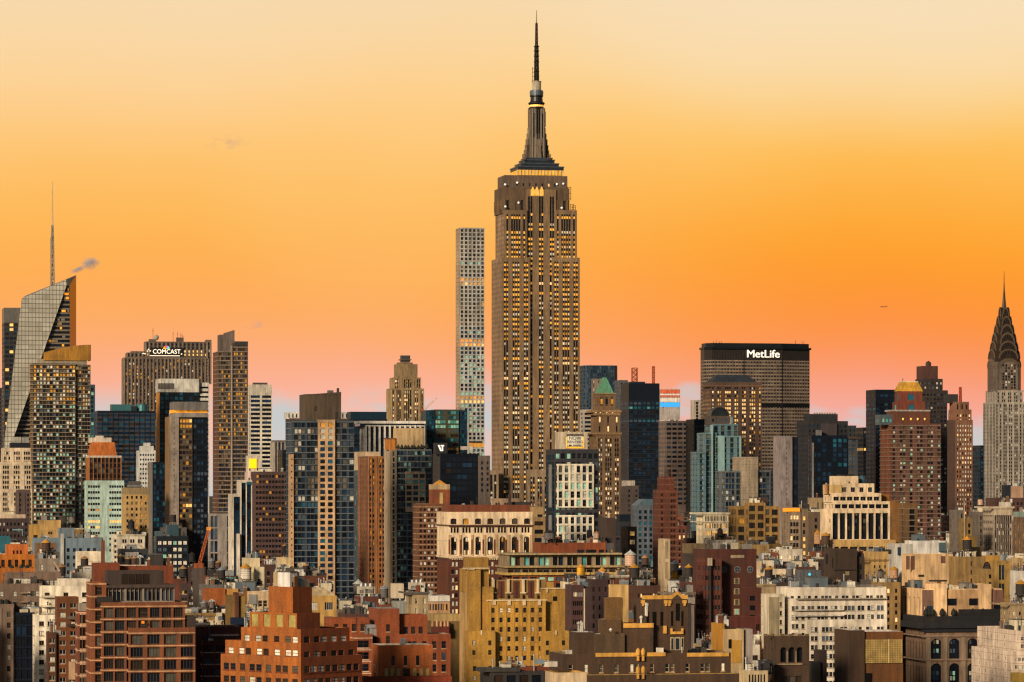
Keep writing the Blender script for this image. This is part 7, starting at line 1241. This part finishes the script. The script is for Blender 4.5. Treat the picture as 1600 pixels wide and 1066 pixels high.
def plane():
    d = 18000; c = px(1380.5, 479.5, d); r = empty('aeroplane', c, R(8)); tag(r, 'tiny distant airliner in the orange sky right of centre', 'aeroplane')
    m = MB(); n = 10; prof = [(0, -19), (1.3, -17.5), (2, -14), (2, 9), (1.2, 15), (.3, 19), (0, 19.2)]
    for (r0, x0), (r1, x1) in zip(prof, prof[1:]):
        for i in range(n):
            a, b_ = 2*math.pi*i/n, 2*math.pi*(i+1)/n; pts = [(x0, r0*math.cos(a), r0*math.sin(a)), (x0, r0*math.cos(b_), r0*math.sin(b_)), (x1, r1*math.cos(b_), r1*math.sin(b_)), (x1, r1*math.cos(a), r1*math.sin(a))]
            if r0 == 0: pts = pts[1:]
            elif r1 == 0: pts = pts[:3]
            m.face(pts, 'c:9a5a38')
    m.build('fuselage', r)
    for s_ in (-1, 1):
        m = MB(); P = [(-4, s_*1.5), (6, s_*17), (9, s_*17), (5, s_*1.5)]; P = P if s_ > 0 else P[::-1]; m.prism(P, -.6, -.2, 'c:9a5a38'); m.build('wing', r); m = MB(); P = [(12, s_*.5), (17, s_*6), (19, s_*6), (17.5, s_*.5)]; P = P if s_ > 0 else P[::-1]; m.prism(P, .8, 1, 'c:9a5a38'); m.build('tailplane', r)
    m = MB(); m.face([(12, -.15, 1.5), (17, -.15, 7), (19, -.15, 7), (17.5, -.15, 1)], 'c:9a5a38'); m.face([(12, .15, 1.5), (17.5, .15, 1), (19, .15, 7), (17, .15, 7)], 'c:9a5a38'); m.build('tail_fin', r)
    for s_ in (-1, 1): m = MB(); m.box(-3, 1, s_*6-.9, s_*6+.9, -2.4, -.7, 'c:5a3a2c'); m.build('engine', r)
plane()
def plume():
    me = bpy.data.meshes.new('steam_plume'); import bmesh
    bm = bmesh.new(); bmesh.ops.create_icosphere(bm, subdivisions=4, radius=1.0); bm.to_mesh(me); bm.free()
    m = bpy.data.materials.new('steam'); m.use_nodes = True; t = m.node_tree; t.nodes.clear(); o_ = t.nodes.new('ShaderNodeOutputMaterial'); v = t.nodes.new('ShaderNodeVolumePrincipled'); t.links.new(v.outputs[0], o_.inputs['Volume'])
    v.inputs['Color'].default_value = hx('c4d2ee'); v.inputs['Anisotropy'].default_value = 0; v.inputs['Emission Strength'].default_value = 0
    tc_ = t.nodes.new('ShaderNodeTexCoord'); ln = t.nodes.new('ShaderNodeVectorMath'); ln.operation = 'LENGTH'; t.links.new(tc_.outputs['Object'], ln.inputs[0])
    nz_ = t.nodes.new('ShaderNodeTexNoise'); nz_.inputs['Scale'].default_value = 1.6; nz_.inputs['Detail'].default_value = 4; t.links.new(tc_.outputs['Object'], nz_.inputs[0])
    def M_(op, a, b_):
        q = t.nodes.new('ShaderNodeMath'); q.operation = op
        for i, w_ in enumerate((a, b_)):
            if isinstance(w_, (int, float)): q.inputs[i].default_value = w_
            else: t.links.new(w_, q.inputs[i])
        return q.outputs[0]
    f = M_('SUBTRACT', M_('ADD', M_('MULTIPLY', nz_.outputs[0], 1.5), .12), ln.outputs['Value']); t.links.new(M_('MULTIPLY', M_('MAXIMUM', f, 0), .24), v.inputs['Density'])
    me.materials.append(m)
    for x, y, rx, rz, ro in ((141, 411, 17, 12, 0), (122, 421, 17, 5, -20)):
        c = px(x, y, 3360); o = bpy.data.objects.new('steam_plume', me); col.objects.link(o); o.location = c; o.scale = (rx*.6, 9, rz*.6); o.rotation_euler = (0, R(ro), 0); o['kind'] = 'stuff'; o['label'] = 'grey steam puff drifting off the faceted glass tower' if ro == 0 else 'thin steam trail beside the faceted glass tower top'
plume()

# ================================================================ water tanks and their roofs
def behind(x, y, dmax):
    """reference phrase of the building seen right behind a point"""
    best = None
    for x0, x1, yt, d, vb, ref in OCC:
        if ref and x0-4 <= x <= x1+4 and yt <= y-1 and d > dmax and (best is None or d < best[0]) : best = (d, ref)
    if best: return best[1]
    c = [(abs((a+b_)/2-x), r) for a, b_, yt, d, vb, r in OCC if r and d > dmax]; return min(c)[1] if c else 'the skyline'
PEND = []
def queue(o, base, cat, group, x): PEND.append((o, base, cat, group, x))
ORD = ['first', 'second', 'third', 'fourth', 'fifth', 'sixth', 'seventh', 'eighth', 'ninth', 'tenth', 'eleventh', 'twelfth']
def flush():
    D = {}
    for p in PEND: D.setdefault(p[1], []).append(p)
    for base, L_ in D.items():
        L_.sort(key=lambda p: p[4])
        for i, (o, b_, cat, g, x) in enumerate(L_): tag(o, base if len(L_) == 1 else base+', %s from left' % ORD[min(i, 11)], cat, g)
TK = {}
CN = {'dark': 'w:2c2420', 'grey': 'w:5c5650', 'white': 'c:c8bca8', 'pink': 'w:c09a80', 'yellow': 'c:d89a1c', 'peach': 'c:c8976c', 'brown': 'w:4a3224', 'black': 'w:18161a', 'green': 'm:3c5c58', 'teal': 'c:1c6c74'}
RN = {'tan': 'c:a87848', 'amber': 'c:c08426', 'silver': 'm:9aa0a4', 'white': 'c:c4beb4', 'black': 'c:1c1a1c', 'striped': 'm:7c868a', 'blue': 'm:506c7c', 'flat': 'c:6c5c4c'}
def tank_proto(c, r):
    if (c, r) in TK: return TK[(c, r)]
    root = empty('water_tank', (0, 0, -500)); L_ = 3.6; H_ = 4.2; Rr = 2.1; ck, rk = CN[c], RN[r]
    m = MB(); prof = [(0, L_), (Rr*1.02, L_), (Rr, L_+H_)]; m.ring(0, 0, prof, ck, 22)
    m.build('tank', root)
    m = MB()
    for i in range(5): z = L_+.35+i*.85; m.ring(0, 0, [(Rr*1.03, z), (Rr*1.035, z+.07)], 'm:1c1816', 22)
    m.build('hoops', root)
    m = MB()
    if r == 'flat': m.ring(0, 0, [(Rr+.1, L_+H_-.05), (Rr+.1, L_+H_+.25), (0, L_+H_+.3)], rk, 22)
    else: m.ring(0, 0, [(Rr+.28, L_+H_-.12), (Rr+.28, L_+H_), (.25, L_+H_+1.55), (.2, L_+H_+1.8), (0, L_+H_+1.85)], rk, 16)
    if r == 'striped':
        for i in range(8): a = 2*math.pi*i/8; m.bar(((Rr+.25)*math.cos(a), (Rr+.25)*math.sin(a), L_+H_+.08), (.2*math.cos(a), .2*math.sin(a), L_+H_+1.66), .3, 'c:d0ccc4')
    m.build('cone_roof', root)
    m = MB(); m.box(-2.2, 2.2, -2.2, 2.2, L_-.3, L_-.03, 'w:2c241e'); m.build('platform', root)
    for sx_ in (-1, 1):
        for sy_ in (-1, 1): m = MB(); m.bar((sx_*1.5, sy_*1.5, L_-.3), (sx_*1.8, sy_*1.8, 0), .24, 'm:1e1a1a'); m.build('leg', root)
    m = MB()
    for y in (-1.65, 1.65): m.bar((-1.7, y, .2), (1.6, y, L_-.5), .12, 'm:1e1a1a'); m.bar((1.7, y, .2), (-1.6, y, L_-.5), .12, 'm:1e1a1a')
    for x in (-1.65, 1.65): m.bar((x, -1.7, .2), (x, 1.6, L_-.5), .12, 'm:1e1a1a')
    m.build('brace', root); m = MB(); m.ring(.3, .2, [(.16, 0), (.16, L_-.3)], 'm:3a3230', 8); m.build('riser_pipe', root)
    TK[(c, r)] = [root, False]; return TK[(c, r)]
def tank(x, ytip, wpx, c='dark', r='tan', ht=1.0, host=True, d=None):
    d = d or F*4.4/wpx; ybt = ytip+wpx*1.45*ht
    for _ in range(6):
        for x0, x1, yt, dd, vb, ref in OCC:
            if host and dd < d and x0 < x < x1 and yt < ybt-1: d = dd-7
    if wpx*d/F/4.4 < .42: print('skip tank', x, ytip, round(d)); return
    P = tank_proto(c, r); sc = wpx*d/F/4.4
    total = (3.6+4.2+(.3 if r == 'flat' else 1.85)); zt_ = px(x, ytip, d)[2]; z0 = zt_-total*sc*ht
    if not P[1]: o = P[0]; P[1] = True
    else:
        o = P[0].copy(); col.objects.link(o)
        for ch in list(P[0].children): k = ch.copy(); k.parent = o; col.objects.link(k)
    o.location = (px(x, 0, d)[0], d, z0); o.scale = (sc, sc, sc*ht); o.rotation_euler = (0, 0, R(rnd.uniform(-20, 30)))
    yb = HY-(z0-CH)*F/d
    queue(o, '%s tank with %s before %s' % (c, 'flat lid' if r == 'flat' else r+' cone', behind(x, ytip, d)), 'water tank', 'rooftop water tanks', x)
    ybody = ytip+(yb-ytip)*.66; OCC.append((x-wpx/2-1, x+wpx/2+1, ytip, d-3, ybody+3, None))
    if host: TK2.append((x, wpx, d, yb, ybody))
def tank_hosts():
    for x, wpx, d, yb, ybody in sorted(TK2, key=lambda t: -t[2]):
        best = None
        for w_, f_ in ((16, .5), (13, .35), (13, .65), (10, .3), (10, .7), (7, .5), (5.2, .5)):
            xa = x-w_*F/d*f_; xb = xa+w_*F/d; y = yb
            for tx, tw, td, tyb, tbody in TK2:
                if td > d+1 and xa-1 < tx < xb+1 and tbody+2 > y: y = tbody+2
            if y <= yb+.5: best = (xa, xb, yb); break
            if best is None or y < best[2]-1: best = (xa, xb, y)
        xa, xb, y = best
        filler(d-4.5, xa, xb, yb, rnd.choice(PAL), dep=11, clt=4) if y <= yb+.5 else leg_tower(x, wpx, d, yb, xa, xb, y)
def leg_tower(x, wpx, d, yb, xa, xb, y):
    b = filler(d-4.5, xa, xb, y, rnd.choice(PAL), dep=11, clt=2); w_ = wpx*.36
    m = MB(); ly = 4.5; a_, c_ = b.lx(x-w_, ly), b.lx(x+w_, ly); z0, z1 = b.z(y, a_, ly)-1, b.z(yb, a_, ly)
    for xx in (a_, c_):
        for l in (3, 6): m.bar((xx, l, z0), (xx, l, z1), .26, 'm:221e1c')
    m.bar((a_, 3, z0), (c_, 3, z1), .14, 'm:221e1c'); m.bar((c_, 3, z0), (a_, 3, z1), .14, 'm:221e1c'); m.box(a_-.3, c_+.3, 2.6, 6.4, z1-.3, z1-.02, 'm:2a2624'); m.build('tank_frame', b.root)
PAL = [('b:6a3626', 'brick red'), ('b:4a2c22', 'dark brown'), ('c:9c8460', 'tan'), ('c:7c6c5c', 'taupe'), ('b:7c4a2c', 'russet'), ('c:d6c4a0', 'cream'), ('c:5c5650', 'grey'), ('b:3a2a26', 'umber'), ('c:8c6c3c', 'ochre'), ('b:5c2a20', 'maroon'), ('c:4c4844', 'slate'), ('c:cabca4', 'pale stone')]
FN = [0]
TK2 = []
def filler(d, xa, xb, yt, kk, dep=14, clt=4):
    w, nm = kk; FN[0] += 1
    b = Bld('low_rise_building', '__tmp%d' % FN[0], d, xa, 'building', 12+rnd.uniform(-1.5, 1.5), min(1066, yt+55), None, 'low rise roofs between the towers')
    t = rnd.random(); ww = rnd.choice((.8, 1.0, 1.1, 1.3)); 
    st = dict(w=w, fh=rnd.choice((2.9, 3.1, 3.4, 3.7)), ww=ww, bay=rnd.uniform(2.1, 3.4), hf=rnd.uniform(.45, .6), mg=rnd.uniform(.6, 1.6), rc=.25, top=rnd.uniform(1.2, 2.6), g=rnd.choice(('dqb', 'dqdw', 'qhd', 'dddp', 'dgbd', 'dqqy')))
    if t < .25: st.update(grp=2, mw=.3, bay=ww*2+2)
    elif t < .4: st.update(ww=2.2, bay=3.1, fr='c:4a4038', fs=2)
    elif t < .55: st.update(g='q', ww=.7, bay=7)
    if d < 1400 and 'fr' not in st: st['fr'] = rnd.choice(('c:6c6258', 'c:b0a490', 'c:2c2622'))
    if rnd.random() < .4: st['sl'] = rnd.choice(('c:a8987c', 'c:8c7c68'))
    if rnd.random() < .5: st['cop'] = rnd.choice(('c:b0a488', 'c:8c8478', 'c:c0b498', 'c:5c544c'))
    b.blk(xa, xb, yt, st, dep, roof=rnd.choice(('r:2c2a2a', 'r:4c4844', 'r:6c6660', 'r:8c8880', 'r:3c2e28')), par=rnd.choice((.6, .9, 1.2)), occ=0)
    if rnd.random() < .3: b.cornice(xa+1, xb, yt, st.get('cop', w), 0, .5, .6, dep)
    b.clutter(clt+(5 if d < 1500 else 3 if d < 1900 else 0)); b.done(30); x_ = (xa+xb)/2
    queue(b.root, '%s low building %s' % (nm, 'beyond the left edge' if xb < 1 else 'beyond the right edge' if xa > 1599 else 'before '+behind(x_, yt-2, d+5)), 'building', 'low rise roofs between the towers', x_)
    OCC.append((xa, xb, yt, d, min(1066, yt+7.5), None)); return b
USED_TMP = 1
TANKS = [(188.5, 865, 10, 'dark', 'tan'), (200, 869, 10, 'dark', 'tan'), (210, 868, 10, 'brown', 'tan'), (219, 867, 11, 'dark', 'striped'), (205, 811, 11, 'black', 'black'), (270, 804, 11, 'dark', 'flat'),
 (300, 862, 11, 'black', 'black'), (310, 882, 13, 'black', 'black', 1.5), (286, 883, 13, 'dark', 'tan'), (296, 928, 13, 'grey', 'striped'), (309, 938, 11, 'grey', 'silver'), (319, 937, 11, 'grey', 'silver'), (331, 936, 10, 'grey', 'striped'),
 (331, 872, 11, 'grey', 'silver'), (341, 875, 9, 'brown', 'tan'), (346, 885, 13, 'dark', 'silver'), (362, 865, 10, 'dark', 'tan'), (384, 880, 18, 'white', 'amber'), (445, 849, 10, 'dark', 'tan'), (560, 905, 17, 'grey', 'white'), (600, 914, 14, 'grey', 'silver'),
 (98, 807, 10, 'white', 'flat'), (111.5, 807, 10, 'white', 'flat'), (264, 878, 12, 'white', 'amber'), (985, 859, 18, 'pink', 'white'), (1008, 867, 11, 'brown', 'tan'), (991, 880, 16, 'dark', 'amber'), (907.5, 881, 13, 'yellow', 'amber'), (941, 886, 13, 'pink', 'amber'),
 (1054, 875, 14, 'grey', 'silver'), (1056, 892, 14, 'yellow', 'flat'), (1076, 881, 13, 'dark', 'amber'), (1063, 886, 9, 'black', 'silver'), (1125, 824, 9, 'dark', 'black'), (1277.5, 827, 11, 'peach', 'amber', 1.5), (1290, 831, 14, 'brown', 'amber'), (1397, 884, 14, 'peach', 'amber'),
 (1376, 888, 10, 'grey', 'black'), (1511, 837, 15, 'dark', 'amber'), (1532, 780, 9, 'pink', 'flat'), (859, 828, 18, 'grey', 'black', .55, False, 1409), (921, 826, 9, 'black', 'black'), (932, 829, 9, 'pink', 'tan'), (1595, 905, 17, 'dark', 'amber'), (72, 842, 14, 'brown', 'amber'),
 (1201, 884, 13, 'dark', 'amber'), (1234, 884, 12, 'grey', 'silver'), (1020, 872, 10, 'green', 'blue'), (132, 868, 12, 'dark', 'tan'), (96, 880, 14, 'dark', 'tan'), (1350, 885, 10, 'dark', 'black'), (478, 880, 9, 'dark', 'tan')]
for t in TANKS: tank(*t)
tank_hosts()
for x, y, w_, k, lb in ((572, 912, 26, 'c:b8ac94', 'big pale round cooling tower plant with a drum on top, below the russet tower'), (651, 905, 24, 'c:c0b4a0', 'pale cooling tower box on steel legs before the cream framed glass tower')):
    d = 1250; c = px(x, y+16, d); r = empty('cooling_tower', (c[0], c[1], c[2]-2), R(12)); tag(r, lb, 'cooling tower'); q = w_/2*d/F
    m = MB(); m.box(-q, q, -q*.7, q*.7, 2, 2+q*.9, k); m.build('casing', r)
    for i in (-1, 0, 1):
        m = MB(); m.ring(i*q*.55, 0, [(q*.24, 2+q*.9), (q*.22, 2+q*1.25), (q*.15, 2+q*1.25), (0, 2+q*1.1)], 'm:9c9a94', 14); m.build('fan_cowl', r)
    for sx_ in (-1, 1):
        for sy_ in (-1, 1): m = MB(); m.box(sx_*q*.85-.1, sx_*q*.85+.1, sy_*q*.55-.1, sy_*q*.55+.1, -3, 2, 'm:2a2624'); m.build('leg', r)
    for i in range(7): m = MB(); xx = -q+.3+i*(2*q-.6)/7; m.box(xx, xx+(2*q-.6)/9, -q*.7-.06, -q*.7, 2.3, 2+q*.5, 'c:6c665c'); m.build('louvre', r)
    filler(d-5, x-w_*.7, x+w_*.75, y+20, rnd.choice(PAL), dep=12, clt=3)
# rows of low buildings that fill the gaps
def clampy(xa, xb, d, y):
    for x0, x1, yt, dd, vb, ref in OCC:
        if dd > d and x0 < xb-1.5 and x1 > xa+1.5 and vb > y and yt < 1066: y = max(y, vb)
    return y
def covered(x, y, d):
    for x0, x1, yt, dd, vb, ref in OCC:
        if dd < d and x0 <= x <= x1 and yt <= y: return True
    return False
pick = random.Random(5)
LEFTP = [PAL[i] for i in (0, 1, 5, 5, 10, 11, 11, 2, 4)]; MIDP = [PAL[i] for i in (0, 1, 4, 7, 9, 3, 2)]; RIGHTP = [PAL[i] for i in (2, 3, 5, 8, 1, 7, 11, 9, 1)]
for d, yb in ((2500, 800), (2240, 812), (2010, 824), (1830, 836), (1700, 847), (1580, 858), (1480, 868), (1390, 878), (1310, 889), (1240, 899), (1175, 910), (1115, 922), (1060, 936), (1000, 952), (940, 975)):
    x = -130+pick.uniform(0, 20)
    while x < 1720:
        w_ = (pick.uniform(10, 25) if d > 1900 else pick.uniform(7, 16) if d > 1300 else pick.uniform(5.5, 13))*F/d; xa, xb = x, x+w_; x = xb+pick.uniform(0, 1.5)*F/d
        y = clampy(xa, xb, d, yb+pick.uniform(-9, 8))
        if y > 1058 or CH+(HY-y)/F*d < 8 or y > yb+26+90*(d < 1200): continue
        vis = sum(not covered(xa+(xb-xa)*f_, y+q_, d) for f_ in (.12, .37, .62, .87) for q_ in (2, 7))
        if vis < 2: continue
        filler(d, xa, xb, y, pick.choice(LEFTP if xa < 500 else MIDP if xa < 1080 else RIGHTP), dep=pick.uniform(10, 20), clt=4 if d < 1700 else 3)
flush()
print('windows', NWIN, 'objects', len(bpy.data.objects))
